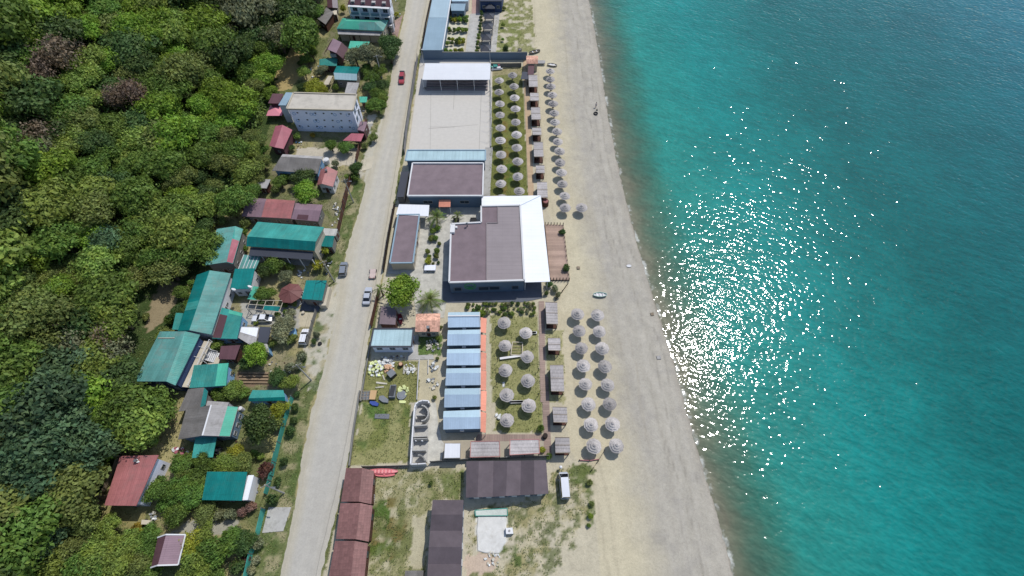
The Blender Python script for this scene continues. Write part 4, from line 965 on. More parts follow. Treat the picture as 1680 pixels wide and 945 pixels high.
def guest(e, P, gz, Wc, wt, r):
    a, b_ = wt[3], wt[2]; d = (b_ - a); d.z = 0; L = d.length; d.normalize(); n = Vector((d.y, -d.x, 0)); axm = Matrix((d, n, Vector((0, 0, 1)))).transposed()
    rr = random.Random(4)
    # round porthole ornaments and small square openings in rows
    for row, z in enumerate((6.6, 4.2, 1.9)):
        for t in (.12, .26, .40, .53, .66, .80, .93):
            c = Vector((a.x, a.y, gz + z)) + d * L * (t - .03 * row); mb = MB()
            mb.box(c + n * .03, (.5, .08, .42), ax=axm); wf = mb.build('window', M['frame'], e); g = MB(); g.box(c + n * .08, (.38, .04, .3), ax=axm); g.build('pane', M['glass'], wf)
        for t in (.06, .33, .38, .70, .90):
            c = Vector((a.x, a.y, gz + z - .4)) + d * L * (t + .01 * row); mb = MB(); k = 14
            for i in range(k):
                p1 = c + (d * math.cos(i * 6.283 / k) + Vector((0, 0, 1)) * math.sin(i * 6.283 / k)) * .42 + n * .03
                p2 = c + (d * math.cos((i + 1) * 6.283 / k) + Vector((0, 0, 1)) * math.sin((i + 1) * 6.283 / k)) * .42 + n * .03
                mb.bar(p1, p2, .09)
            mb.build('round_ornament', M['bluew'], e)
    # patterned window panels at the end facing the road
    a, b_ = wt[2], wt[1]; d = (b_ - a); d.z = 0; L = d.length; d.normalize(); n = Vector((d.y, -d.x, 0)); axm = Matrix((d, n, Vector((0, 0, 1)))).transposed()
    for t in (.25, .68):
        for z in (6.4, 3.8):
            c = Vector((a.x, a.y, gz + z)) + d * L * t; mb = MB(); mb.box(c + n * .04, (1.5, .08, 1.7), ax=axm); f = mb.build('window', M['frame'], e)
            g = MB(); g.box(c + n * .09, (1.2, .04, 1.35), ax=axm); g.build('pane', M['dwall'], f)
    mb = MB()
    for i in range(4):
        q = [P[0], P[1], P[2], P[3]]; mb.bar(q[i] + Vector((0, 0, .12)), q[(i + 1) % 4] + Vector((0, 0, .12)), .35, .28)
    mb.build('roof_edge', M['cream'], e)
house('guest_house', 'three storey pale blue guest house with flat cement roof and round wall ornaments', 'T3', [(470,706),(1262,728),(1212,925),(385,905)], 8.0, roof='flat', wall='lblue', oh=.25, thick=.3, kids=guest)
house('side_wing', 'blue grey strip roof against the west end of the guest house', 'T3', [(375,697),(466,700),(372,860),(278,858)], 6.2, roof='steel', wall='white', oh=.15, cat='wing')
house('shed', 'rust brown square roof beside the blue grey strip roof', 'T3', [(205,712),(345,716),(290,836),(152,834)], 4.2, roof='dpurple', wall='dpurple', cat='shed', wins=[('S',1,.8,.7,1.3)])
house('shed', 'turquoise roofed kiosk between the guest house and roadside trees', 'T3', [(1292,750),(1392,752),(1382,822),(1300,822)], 2.6, roof='lgreen', wall='cream', cat='kiosk', doors=[('S',.5)])
house('shed', 'rose red gable roofed shed west of the guest house', 'Z3', [(378,245),(522,278),(446,442),(325,415)], 3.4, [(438,236),(372,428)], .8, 'y', 'pink', 'pink', 'dpurple', cat='shed', wins=[('S',1,.8,.8,1)])
house('canopy', 'rose red canopy at the corner of the guest house yard', 'Z3', [(1030,308),(1140,312),(1112,377),(958,370)], 2.7, roof='pink', open_=True, oh=.15, cat='canopy')
house('gate_lodge', 'small brown flat topped gatehouse at the guest house corner', 'Z3', [(1108,204),(1168,210),(1140,292),(1082,280)], 3.2, roof='purple', wall='dpurple', oh=.1, cat='gatehouse', doors=[('E',.5)])
house('long_house', 'long grey slate roofed house with a blue and white end gable', 'Z3', [(440,488),(790,508),(740,655),(350,628)], 3.2, [(425,508),(775,528)], 1.0, 'x', 'lgrey', 'grey', 'bluew', gable='bluew', wins=[('S',5,.8,.9,1.1),('E',1,.8,.9,1.2)], doors=[('S',.4)])
def rp(e, P, gz, Wc, wt, r): chimney(e, lerp(r[0], r[1], .3) + Vector((.3, 0, 0)), .7, .4)
house('small_house', 'little red gable roofed house with a blue front and white side', 'Z3', [(748,690),(915,636),(872,768),(735,768)][:0] or [(765,625),(915,636),(872,768),(735,755)], 3.2, [(822,592),(775,742)], 1.1, 'y', 'red', 'red', 'white', gable='bluew', wins=[('S',2,.7,.8,1.1),('E',2,.8,.9,1.1)], doors=[('S',.5)], kids=rp)
house('shed', 'weathered grey little roof among bushes above the red roof', 'Z3', [(232,700),(335,706),(300,782),(205,776)], 2.6, roof='lgrey', wall='wood', cat='shed', doors=[('S',.5)])
def lr(e, P, gz, Wc, wt, r):
    s4 = [r[0], r[1], P[2], P[3]]; quad_on(e, s4, .40, .995, .0, .985, M['red']); n4 = [P[0], P[1], r[1], r[0]]; quad_on(e, n4, .40, .995, .02, 1, M['red'])
house('long_house', 'long roof half brick red and half faded brown above the green house', 'Z5', [(455,22),(862,48),(826,205),(402,182)], 3.2, [(440,48),(858,72)], .9, 'x', 'purple', 'purple', 'gwall', kids=lr, wins=[('S',5,.8,.8,1.1)], doors=[('S',.2),('S',.7)])
house('annex', 'faded brown gable annex with a light blue end wall', 'Z5', [(866,68),(1098,84),(1060,228),(828,206)], 3.4, [(852,122),(1085,134)], .9, 'x', 'purple', 'purple', 'gwall', gable='bluew', wins=[('S',3,.8,.8,1.1),('E',1,.8,.9,1.3)], doors=[('S',.5)], kids=lambda e, P, gz, Wc, wt, r: quad_on(e, [r[0], r[1], P[2], P[3]], .2, .6, .5, .95, M['dpurple']))
def ver(e, P, gz, Wc, wt, r):
    a, b_ = P[3], P[2]
    f = MB(); f.prism([Vector((p.x, p.y, gz)) for p in (a + Vector((.6, 0, 0)), b_ + Vector((-.6, 0, 0)), b_ + Vector((-.6, -2.6, 0)), a + Vector((.6, -2.6, 0)))], [Vector((p.x, p.y, gz + 2.6)) for p in (a + Vector((.6, 0, 0)), b_ + Vector((-.6, 0, 0)), b_ + Vector((-.6, -2.6, 0)), a + Vector((.6, -2.6, 0)))][:4])
    f.v = []; f.f = []; f.mi = []
    A2 = [a + Vector((.6, .1, -.7)), b_ + Vector((-.6, .1, -.7)), b_ + Vector((-.6, -1.9, -1.1)), a + Vector((.6, -1.9, -1.1))]
    f.prism([p + Vector((0, 0, -.1)) for p in (A2[0], A2[3], A2[2], A2[1])], [A2[0], A2[3], A2[2], A2[1]]); vo = f.build('veranda', M['blackroof'], e)
    for i in range(6):
        p = lerp(A2[3], A2[2], i / 5); q = MB(); q.box((p.x, p.y + .1, (p.z + gz) / 2 - .06), (.16, .16, p.z - gz - .12)); q.build('post', M['white'], vo)
house('veranda_house', 'large house with a two tone deep green roof and dark veranda', 'Z5', [(538,230),(1112,276),(1030,478),(442,440)], 5.4, [(448,356),(1040,400)], 1.5, 'x', 'green', 'dgreen', 'cream', gable='white', kids=ver, wins=[('S',5,1.1,1.2,1),('E',2,1,1.2,1.2)], doors=[('S',.5)])
sheet('yard_slab', 'Z5', [(560,530),(1000,560),(975,610),(560,580)], M['conc'], .08, hint=(1, 0, 0))
house('shed', 'small deep green flat roof by the roadside fence', 'Z5', [(1100,350),(1200,352),(1182,448),(1088,440)], 2.7, roof='dgreen', wall='gwall', oh=.15, cat='shed', doors=[('S',.5)])
house('shed', 'light grey cement slab roof above the small deep green one', 'Z5', [(1110,285),(1228,292),(1208,352),(1098,346)], 2.5, roof='conc', wall='gwall', oh=.1, cat='shed', doors=[('E',.5)])
def gp(e, P, gz, Wc, wt, r):
    quad_on(e, [r[0], P[1], P[2], r[1]], .02, .97, .36, .99, M['pink'])
house('gabled_house', 'green gable roof with one rose red patch on its east slope', 'Z5', [(188,292),(412,292),(325,592),(85,604)], 4.6, [(345,268),(272,577)], 1.0, 'y', 'green2', 'green', 'gwall', gable='gwall', kids=gp, wins=[('S',2,.8,.9,1),('E',3,.8,.9,1.5)], doors=[('S',.5)])
house('canopy', 'translucent green canopy with pale battens between the green roofs', 'Z5', [(418,514),(575,514),(520,640),(368,645)], 3.2, roof='green2', open_=True, oh=.2, cat='canopy',
      kids=lambda e, P, gz, Wc, wt, r: [(lambda mb, t: (mb.bar(lerp(P[0], P[1], t) + Vector((0, 0, .05)), lerp(P[3], P[2], t) + Vector((0, 0, .05)), .12, .08), mb.build('batten', M['white'], e)))(MB(), t) for t in (.02, .27, .46, .66, .86)])
house('small_house', 'glossy deep green roof with a white wall on its east side', 'Z5', [(352,645),(522,640),(476,806),(300,810)], 3.6, roof='dgreen', wall='white', tilt=.5, oh=.25, wins=[('S',2,.8,.9,1),('E',2,.8,.9,1.2)], doors=[('S',.7)])
house('lean_to', 'bright mint green lean-to roof by the bushy tree', 'Z5', [(500,785),(548,790),(526,905),(450,895)], 2.4, roof='lgreen', open_=True, oh=.1, cat='lean-to')
def bigl(e, P, gz, Wc, wt, r):
    quad_on(e, [P[0], r[0], r[1], P[3]], .02, .98, .52, .66, M['green'], up=.008)
house('long_house', 'longest roof of the village, faded green with a ridge running downhill', 'F', [(323,451),(379,448.6),(346.3,548.8),(291.6,542.8)], 4.4, [(344,443.5),(310.6,541.8)], 1.0, 'y', 'dgreen', 'green2', 'white', kids=bigl, wins=[('E',6,.8,.8,1.2),('S',2,.9,1,1)], doors=[('E',.5)])
house('lean_to', 'narrow green lean-to along the west side of the longest green roof', 'L2', [(1212,265),(1262,268),(1228,382),(1186,380)], 3.0, roof='green', wall='gwall', oh=.15, cat='lean-to')
def bsw(e, P, gz, Wc, wt, r):
    mb = MB(); a = lerp(r[0], P[0], .3); b_ = lerp(r[0], P[0], .95); d = (r[1] - r[0]).normalized() * 1.6
    mb.bar(a + d + Vector((0, 0, .1)), b_ + d + Vector((0, 0, .1)), .14, .1); mb.build('roof_batten', M['cream'], e)
    # long white gallery down the east side
    a, b_ = Vector((wt[1].x + 1.0, wt[1].y, gz + 2.7)), Vector((wt[2].x + 1.0, wt[2].y, gz + 2.7))
    g = MB(); g.bar(a, b_, 1.7, .15); go_ = g.build('gallery', M['cream'], e)
    for i in range(8):
        p = lerp(a, b_, i / 7) + Vector((.8, 0, 0)); q = MB(); q.box((p.x, p.y, p.z - 1.3), (.15, .15, 2.5)); q.box((p.x, p.y, p.z + .55), (.1, .1, .9)); q.build('post', M['white'], go_)
    q = MB(); q.bar(a + Vector((.8, 0, 1)), b_ + Vector((.8, 0, 1)), .1); q.build('handrail', M['white'], go_)
house('large_house', 'big faded green roof with a navy blue south end wall', 'L2', [(1102,394),(1378,416),(1208,765),(926,738)], 5.2, [(1275,393),(1145,738)], 1.0, 'y', 'green2', 'green', 'navy', kids=bsw, wins=[('S',3,1.1,1.2,1),('S',3,1.1,1.1,3.4),('E',4,.8,.9,1.2)], doors=[('S',.15)])
def gr2(e, P, gz, Wc, wt, r): quad_on(e, P, .01, .36, .22, .985, M['dpurple']); quad_on(e, P, .37, .99, .02, .14, M['lgreen'])
house('small_house', 'green roof with a rust red western strip facing the white car', 'T5', [(420,552),(640,612),(573,878),(310,872)], 3.4, roof='green', wall='bluew', tilt=.3, kids=gr2, wins=[('E',2,.8,.9,1),('S',3,.8,.9,1)], doors=[('S',.6)])
house('shed', 'whitish corrugated roof patched with darker sheets', 'T6', [(150,520),(422,522),(355,845),(100,690)], 2.7, roof='lgrey', wall='gwall', cat='shed', oh=.2, kids=lambda e, P, gz, Wc, wt, r: quad_on(e, P, .02, .96, .06, .5, M['whiter']), doors=[('E',.6)])
house('canopy', 'dark slate blue panel canopy beside the whitish corrugated roof', 'T6', [(432,520),(612,530),(548,768),(398,762)], 2.6, roof='blackroof', open_=True, oh=.15, cat='canopy')
house('shed', 'small grey roof with a turquoise side south of the dark canopy', 'T6', [(400,768),(540,770),(575,915),(420,900)], 2.3, roof='conc', wall='bluew', oh=.1, cat='shed', doors=[('S',.5)])
house('shed', 'small maroon flat shed roof by the white stairs', 'Z7', [(762,646),(910,638),(866,746),(740,742)], 2.9, roof='dpurple', wall='wood', tilt=.2, cat='shed', doors=[('S',.4)])
house('small_house', 'two tone mint and green roof at the foot of the white stairs', 'B1', [(560,95),(824,78),(798,246),(516,264)], 3.6, [(560,92),(516,262)][:0] or None, roof='green', wall='bluew', tilt=.4, kids=lambda e, P, gz, Wc, wt, r: quad_on(e, P, .70, .99, .01, .99, M['lgreen']), wins=[('S',3,.8,.9,1),('E',2,.8,.9,1)], doors=[('S',.8)])
house('small_house', 'charcoal shingled roof with a narrow deep green east slope', 'B1', [(508,272),(658,290),(640,392),(432,444)], 3.4, [(630,260),(598,420)], .6, 'y', 'grey', 'dgreen', 'gwall', wins=[('S',2,.8,.9,1)], doors=[('S',.7)])
def wr(e, P, gz, Wc, wt, r):
    quad_on(e, [r[0], P[1], P[2], r[1]], .60, .985, .0, .99, M['lgreen'])
house('gabled_house', 'grey slate roof with white ridge and mint green eastern band', 'B1', [(492,430),(892,410),(828,636),(428,658)], 3.8, [(685,394),(618,628)], 1.3, 'y', 'grey', 'lgrey', 'dwall', ridgecap='white', kids=wr, wins=[('S',3,.9,1,1),('E',3,.9,1,1)], doors=[('S',.25)])
house('shed', 'plain pale grey flat roof behind the white ridged roof', 'B1', [(655,362),(822,374),(805,408),(640,402)], 2.8, roof='lgrey', wall='white', oh=.1, cat='shed')
house('porch', 'square green porch roof in front of the white ridged house', 'B1', [(562,640),(726,640),(695,795),(536,800)], 2.8, roof='green', open_=True, oh=.2, cat='porch')
house('shed', 'low green two sloped shed beside the ploughed allotment', 'B1', [(1000,280),(1235,280),(1250,362),(968,366)], 2.6, [(970,342),(1247,332)], .5, 'x', 'green', 'dgreen', 'bluew', cat='shed', oh=.2, doors=[('S',.5)])
house('red_house', 'large plain rose red roof with white wall beside heaped junk', 'L3', [(642,318),(842,312),(715,576),(548,574)], 4.4, roof='red', wall='lblue', tilt=.5, oh=.5, kids=lambda e, P, gz, Wc, wt, r: chimney(e, lerp(lerp(P[0], P[1], .5), lerp(P[3], P[2], .5), .12), .8, .35), wins=[('E',4,.9,1,1.1),('S',2,.9,1,1)], doors=[('E',.6),('S',.5)])
house('green_house', 'dark green roof with a white wall strip on its east side', 'B2', [(1020,158),(1322,160),(1276,375),(974,370)], 3.8, roof='dgreen', wall='white', tilt=.3, kids=lambda e, P, gz, Wc, wt, r: quad_on(e, P, .48, .99, .01, .99, M['green']) if False else None, wins=[('S',3,.9,1,1),('E',2,.9,1,1)], doors=[('S',.5)])
house('lean_to', 'white strip roof along the east side of the dark green roof', 'B2', [(1325,182),(1367,182),(1320,370),(1278,372)], 3.0, roof='whiter', wall='white', oh=.1, cat='lean-to')
def pk(e, P, gz, Wc, wt, r):
    mb = MB(); q = [P[0], P[1], P[2], P[3]]; z = Vector((0, 0, .06))
    for a, b_ in ((P[0], r[0]), (r[0], P[1]), (P[3], r[1]), (r[1], P[2]), (P[1], P[2])): mb.bar(a + z, b_ + z, .22, .14)
    mb.build('roof_trim', M['white'], e)
house('small_house', 'purple brown gable roof edged in white among lime green trees', 'B2', [(640,655),(852,633),(796,860),(588,882)], 3.8, [(703,632),(640,865)], .9, 'y', 'dpurple', 'purple', 'cream', kids=pk, wins=[('S',2,.8,.9,1)], doors=[('S',.5)])
house('shed', 'teal roof corner showing at the lower edge among lime trees', 'B2', [(315,922),(482,922),(470,1040),(290,1040)], 2.8, roof='green', wall='gwall', cat='shed')
house('garage', 'deep green roadside garage roof beside a pale boundary wall', 'T5', [(1312,262),(1528,264),(1474,470),(1260,455)], 3.2, roof='dgreen', wall='gwall', tilt=.2, oh=.2, cat='garage', wins=[], doors=[('S',.5)])
sheet('yard_slab', 'T5', [(1270,470),(1480,470),(1440,592),(1240,580)], M['terr_dark'], .1)
# gazebo with many sides
def polygon_roof(name, label, fr, c, rad, n, he, rise, m, cat='gazebo', sx=1.0, rot=0, skirt=None):
    p = at(fr, c, he + rise * .4); base = Vector((p.x, p.y, terr1(p.x, p.y))); e = thing(name, label, cat, base)
    ring = [base + Vector((rad * sx * math.cos(rot + i * 6.283 / n), rad * math.sin(rot + i * 6.283 / n), he)) for i in range(n)]; ap = base + Vector((0, 0, he + rise))
    mb = MB()
    for i in range(n):
        a, b_ = ring[i], ring[(i + 1) % n]; mb.face([a, b_, ap]); mb.face([b_ - Vector((0, 0, .1)), a - Vector((0, 0, .1)), ap - Vector((0, 0, .1))]); mb.face([a, a - Vector((0, 0, .1)), b_ - Vector((0, 0, .1)), b_])
    ro = mb.build('roof', m, e)
    rb = MB()
    for q in ring: rb.bar(q + Vector((0, 0, .03)), ap + Vector((0, 0, .03)), .1, .06)
    rb.build('ridge_trim', m, ro)
    for q in ring:
        o_ = (q - base) * .86; pb = MB(); pb.box((base.x + o_.x, base.y + o_.y, base.z + he / 2), (.14, .14, he)); pb.build('post', M['post'], e)
    rl_ = MB(); 
    for i in range(n):
        a, b_ = base + (ring[i] - base) * .86, base + (ring[(i + 1) % n] - base) * .86; a.z = b_.z = base.z + .8
        if i != n - 2: rl_.bar(a, b_, .08, .5)
    rl_.build('railing', M['wood'], e)
    fl = MB(); fl.prism([Vector((q.x, q.y, base.z)) for q in ring], [Vector((q.x, q.y, base.z + .12)) for q in ring]); fl.build('floor', M['conc'], e)
    return e
polygon_roof('gazebo', 'brown many sided garden gazebo roof in the middle of the village', 'T5', (1135,385), 2.75, 8, 2.4, 1.0, mat('gazebo_roof', A(140,90,86,.64), 'sheet', .1, .6), rot=.3)
# pink sunshade
def sunshade():
    p = at('Z3', (378, 105), 2.6); e = thing('sunshade', 'square pink parasol beside the guest house', 'parasol', Vector((p.x, p.y, 0)))
    mb = MB(); w_ = 2.3; q = [Vector((p.x + a * w_, p.y + b_ * w_, 2.3)) for a, b_ in ((-1, -1), (1, -1), (1, 1), (-1, 1))]; ap = Vector((p.x, p.y, 3.1))
    for i in range(4): mb.face([q[i], q[(i + 1) % 4], ap]); mb.face([q[(i + 1) % 4] - Vector((0, 0, .04)), q[i] - Vector((0, 0, .04)), ap - Vector((0, 0, .04))])
    mb.build('canopy', mat('pink_cloth', A(235,150,165,.75), 'plain', .06, .8), e)
    t = MB(); t.tube((p.x, p.y, 0), (p.x, p.y, 3.1), .04); t.build('pole', M['metal'], e)
sunshade()
# white outdoor stairs
def stairs():
    p0, p1 = at('Z7', (545, 685), 3.0), at('Z7', (735, 735), .4); e = thing('staircase', 'white concrete outdoor stairs beside the big green roof', 'stairs', Vector((p1.x, p1.y, 0)))
    d = p1 - p0; n = 14; s = Vector((-d.y, d.x, 0)).normalized()
    for i in range(n):
        c = lerp(p0, p1, (i + .5) / n); mb = MB(); a = math.atan2(d.y, d.x); mb.box(c, (Vector((d.x, d.y, 0)).length / n * .92, 2.3, .12), a); mb.build('step', M['white'], e)
    mb = MB()
    for sg in (-1, 1): mb.bar(p0 + s * sg * 1.05 - Vector((0, 0, .15)), p1 + s * sg * 1.05 - Vector((0, 0, .15)), .12, .25)
    mb.build('stringer', M['white'], e)
    mb = MB()
    for sg in (-1, 1): mb.bar(p0 + s * sg * 1.15 + Vector((0, 0, .9)), p1 + s * sg * 1.15 + Vector((0, 0, .9)), .07)
    mb.build('handrail', M['white'], e)
    c = at('Z7', (712, 762), .3); mb = MB(); mb.box((c.x, c.y, .3), (2.2, 1.8, .6)); mb.build('landing', M['cream'], e)
stairs()
# pergola of pale beams
def pergola():
    Q = [at('T6', p, 2.3) for p in ((285, 120), (800, 125), (720, 300), (270, 235))]; Q = [at('T6', p, 2.3) for p in ((285, 120), (790, 128), (730, 300), (240, 250))]
    c = sum(Q, Vector()) / 4; e = thing('pergola', 'pale open beam pergola over planting south of the gazebo', 'pergola', Vector((c.x, c.y, 0)))
    f = lambda u, v: lerp(lerp(Q[0], Q[1], u), lerp(Q[3], Q[2], u), v)
    for u in (0, .24, .48, .72, 1): mb = MB(); mb.bar(f(u, 0), f(u, 1), .1, .12); mb.build('beam', M['cream'], e)
    for v in (0, .5, 1): mb = MB(); mb.bar(f(0, v) + Vector((0, 0, .12)), f(1, v) + Vector((0, 0, .12)), .1, .1); mb.build('rail', M['cream'], e)
    for u, v in ((0, 0), (.5, 0), (1, 0), (0, 1), (.5, 1), (1, 1)):
        p = f(u, v); mb = MB(); mb.box((p.x, p.y, 1.12), (.12, .12, 2.2)); mb.build('post', M['metal'], e)
    mb = MB(); a, b_, c_, d_ = f(.5, .55), f(.98, .55), f(.98, .97), f(.5, .97); z = Vector((0, 0, .2)); mb.prism([a + z, d_ + z, c_ + z, b_ + z], [a + z * 1.2, d_ + z * 1.2, c_ + z * 1.2, b_ + z * 1.2]); mb.build('green_sheet', M['dgreen'], e)
pergola()
# ================================================================ RESORT
def logo(e, P, gz, Wc, wt, r):
    # round green emblem painted on the sunless wall: ring with three leaf strokes
    a, b_ = wt[3], wt[2]; d = (b_ - a); d.z = 0; L = d.length; d.normalize(); n = Vector((d.y, -d.x, 0)); up = Vector((0, 0, 1))
    c = Vector((a.x, a.y, gz + 2.9)) + d * L * .27; gm = mat('green_emblem', A(70,165,80,.75), 'plain', .02, .6); mb = MB(); k = 24; rr = 1.25
    for i in range(k):
        t1, t2 = i * 6.283 / k, (i + 1) * 6.283 / k
        mb.bar(c + (d * math.cos(t1) + up * math.sin(t1)) * rr + n * .04, c + (d * math.cos(t2) + up * math.sin(t2)) * rr + n * .04, .16)
    for an in (.5, 1.6, 2.7):
        q = d * math.cos(an) + up * math.sin(an); mb.bar(c - up * .4 + n * .045, c - up * .4 + q * 1.05 + n * .045, .28, .06)
    mb.bar(c - up * .8 - d * .6 + n * .05, c - up * .8 + d * .6 + n * .05, .12)
    mb.build('emblem', gm, e)
def rest(e, P, gz, Wc, wt, r):
    logo(e, P, gz, Wc, wt, r)
# restaurant: western dark roof (two blocks) and eastern grey roof
def restaurant():
    he = 4.6; c = at('Z6', (900, 400), he); base = Vector((c.x, c.y, 0)); e = thing('restaurant', 'large flat roofed beach restaurant, dark brown west roof and grey east roof with white parapet', 'restaurant', base)
    f = lambda p, z=he: at('Z6', p, z)
    out = [(655,225),(885,213),(885,88),(1182,82),(1213,655),(640,672)]
    P = [f(p) for p in out]; ins = [Vector((p.x, p.y, he)) for p in P]
    mb = MB(); mb.prism([Vector((p.x, p.y, -.3)) for p in P], [Vector((p.x, p.y, he - .1)) for p in P]); mb.build('wall', M['dwall'], e)
    west = [(655,228),(885,216),(885,90),(1010,90),(1010,215),(925,215),(925,658),(642,668)]
    mb = MB(); Q = [f(p) for p in west]; mb.prism([q - Vector((0, 0, .09)) for q in Q], Q); mb.build('roof', M['brown'], e, hint=(0, 1, 0))
    east = [(1013,92),(1179,88),(1210,650),(928,658),(928,217),(1013,217)]
    mb = MB(); Q = [f(p) + Vector((0, 0, .06)) for p in east]; mb.prism([q - Vector((0, 0, .14)) for q in Q], Q); mb.build('roof', M['taupe'], e, hint=(0, 1, 0))
    mb = MB()
    for i in range(len(P)): mb.bar(P[i] + Vector((0, 0, .12)), P[(i + 1) % len(P)] + Vector((0, 0, .12)), .38, .42)
    mb.build('parapet', M['white'], e)
    mb = MB(); mb.bar(f((926, 216)) + Vector((0, 0, .16)), f((926, 655)) + Vector((0, 0, .16)), .16, .2); mb.bar(f((926, 216)) + Vector((0, 0, .16)), f((1011, 216)) + Vector((0, 0, .16)), .16, .2); mb.bar(f((1011, 90)) + Vector((0, 0, .16)), f((1011, 216)) + Vector((0, 0, .16)), .16, .2)
    mb.build('roof_flashing', M['taupe'], e)
    a = f((640,672)); b_ = f((1213,655)); d = (b_ - a); L = d.length; d.normalize(); n = Vector((d.y, -d.x, 0)); axm = Matrix((d, n, Vector((0, 0, 1)))).transposed()
    logo(e, P, 0, None, [None, None, b_, a], None)
    for t, wd, h_ in ((.10, 1.8, 1.4), (.45, 2.4, 1.4), (.60, 2.4, 1.4), (.88, 1.6, 1.4)):
        cc = Vector((a.x, a.y, 1.8)) + d * L * t; mb = MB(); mb.box(cc + n * .04, (wd, .1, h_), ax=axm); w_ = mb.build('window', M['metal'], e); g = MB(); g.box(cc + n * .08, (wd - .25, .06, h_ - .25), ax=axm); g.build('pane', M['glass'], w_)
    # pipe vent, white cupboard and duct on the west roof
    v = f((778, 240)); mb = MB(); mb.tube(v + Vector((0, 0, -.1)), v + Vector((0, 0, 1.2)), .14); mb.tube(v + Vector((0, 0, 1.15)), v + Vector((0, 0, 1.4)), .32, .1); mb.build('vent_pipe', M['metal'], e)
    v = f((667, 268)); mb = MB(); mb.box(v + Vector((0, 0, .35)), (1.1, 2.4, .7)); mb.build('air_unit', M['white'], e)
    v = f((695, 252)); mb = MB(); mb.box(v + Vector((0, 0, .2)), (.5, .5, .5)); mb.build('roof_box', M['white'], e)
    # white L shaped canopy over the terrace
    h2 = 4.1; g = lambda p: at('Z6', p, h2); Lp_ = [(888,10),(1340,3),(1412,662),(1218,668),(1188,76),(888,82)]
    Q = [g(p) for p in Lp_]; mb = MB(); mb.prism([q - Vector((0, 0, .16)) for q in Q], Q); ca = mb.build('canopy', M['whiter'], e, hint=(0, 1, 0))
    mb = MB(); mb.bar(g((1180, 82)) + Vector((0, 0, .03)), g((1338, 6)) + Vector((0, 0, .03)), .12, .06); mb.build('valley_seam', M['pale'], ca)
    for p in ((1335,20),(1350,150),(1362,280),(1376,410),(1390,540),(1402,645),(1230,655),(1130,14),(900,16)):
        q = g(p); mb = MB(); mb.box((q.x - .25, q.y, h2 / 2 - .1), (.16, .16, h2 - .2)); mb.build('post', M['white'], e)
    for x in (1250, 1290, 1330):
        for y in (700, 740, 775): pass
restaurant()
# timber sun deck
def deck():
    P = [at('Z6', p, 0) for p in ((1372,232),(1510,236),(1557,655),(1412,655))]; c = sum(P, Vector()) / 4; e = thing('sun_deck', 'brown plank sun deck reaching over the sand from the restaurant', 'deck', Vector((c.x, c.y, 0)))
    mb = MB((0, 1, 0)); mb.prism([p - Vector((0, 0, .2)) for p in P], [p + Vector((0, 0, .42)) for p in P]); mb.build('platform', M['deck'], e, hint=(0, 1, 0))
    for k in range(7):
        q = lerp(P[0], P[1], k / 6); mb = MB(); mb.tube(q, q + Vector((0, 0, 1.25)), .10, .09); mb.build('post', M['post'], e)
        q = lerp(P[3], P[2], k / 6); mb = MB(); mb.tube(q, q + Vector((0, 0, 1.25)), .10, .09); mb.build('post', M['post'], e)
    for k in range(1, 12):
        q = lerp(P[1], P[2], k / 12); mb = MB(); mb.tube(q, q + Vector((0, 0, 1.05)), .07); mb.build('post', M['post'], e)
    mb = MB(); mb.bar(P[1] + Vector((0, 0, 1.0)), P[2] + Vector((0, 0, 1.0)), .06); mb.build('handrail', M['post'], e)
deck()
# brown roofed hall with white parapet and its red awning
def hall(e, P, gz, Wc, wt, r):
    a, b_ = P[3], P[2]; c = lerp(a, b_, .49); mb = MB(); q = [c + Vector((-1.5, -.3, -.9)), c + Vector((1.5, -.3, -.9)), c + Vector((1.5, -2.2, -1.5)), c + Vector((-1.5, -2.2, -1.5))]
    mb.prism([x - Vector((0, 0, .1)) for x in q], q); ao = mb.build('awning', M['pink'] if False else M['orange'], e)
    for s in (-1.35, 1.35): mb = MB(); mb.box((c.x + s, c.y - 2.1, (wt[3].z - 1.4) / 2 - .1), (.12, .12, wt[3].z - 1.5)); mb.build('post', M['white'], ao)
house('hall', 'brown roofed hall with white rim and a small tiled entrance awning', 'Z4', [(195,572),(805,572),(798,852),(152,852)], 4.4, [(178,703),(802,703)], .35, 'x', 'brown', 'brown', 'dwall', oh=.1, parapet=('white', .4), kids=hall,
      wins=[('S',2,2.4,1.2,1.6)], doors=[('S',.49)], cat='hall')
house('corrugated_canopy', 'pale teal ribbed roof strip between the court and the brown roofed hall', 'Z4', [(150,455),(822,455),(822,542),(132,545)], 4.0, roof='teal', wall='dwall', oh=.3, parapet=('steel', .15), cat='changing block', wins=[('S',6,.8,.6,2)])
house('shed', 'long narrow slate blue lean-to roof at the road fence west of the hall', 'Z4', [(95,638),(162,636),(118,856),(58,856)], 2.6, roof='blackroof', wall='gwall', oh=.1, cat='shed')
house('service_block', 'long narrow brown roof along the road beside the crazy paving', 'Z6', [(250,152),(412,150),(362,520),(186,522)], 3.2, roof='brown', wall='cream', oh=.1, parapet=('steel', .15), wins=[('E',6,.8,.8,1.4)], doors=[('E',.5)], cat='service block')
house('canopy', 'white square canopy at the north end of the narrow brown roof', 'Z6', [(255,70),(487,76),(480,162),(232,150)], 3.3, roof='whiter', open_=True, oh=.2, post='white', cat='canopy')
sheet('yard_slab', 'Z6', [(182,532),(362,532),(350,615),(170,600)], M['conc'], .08)
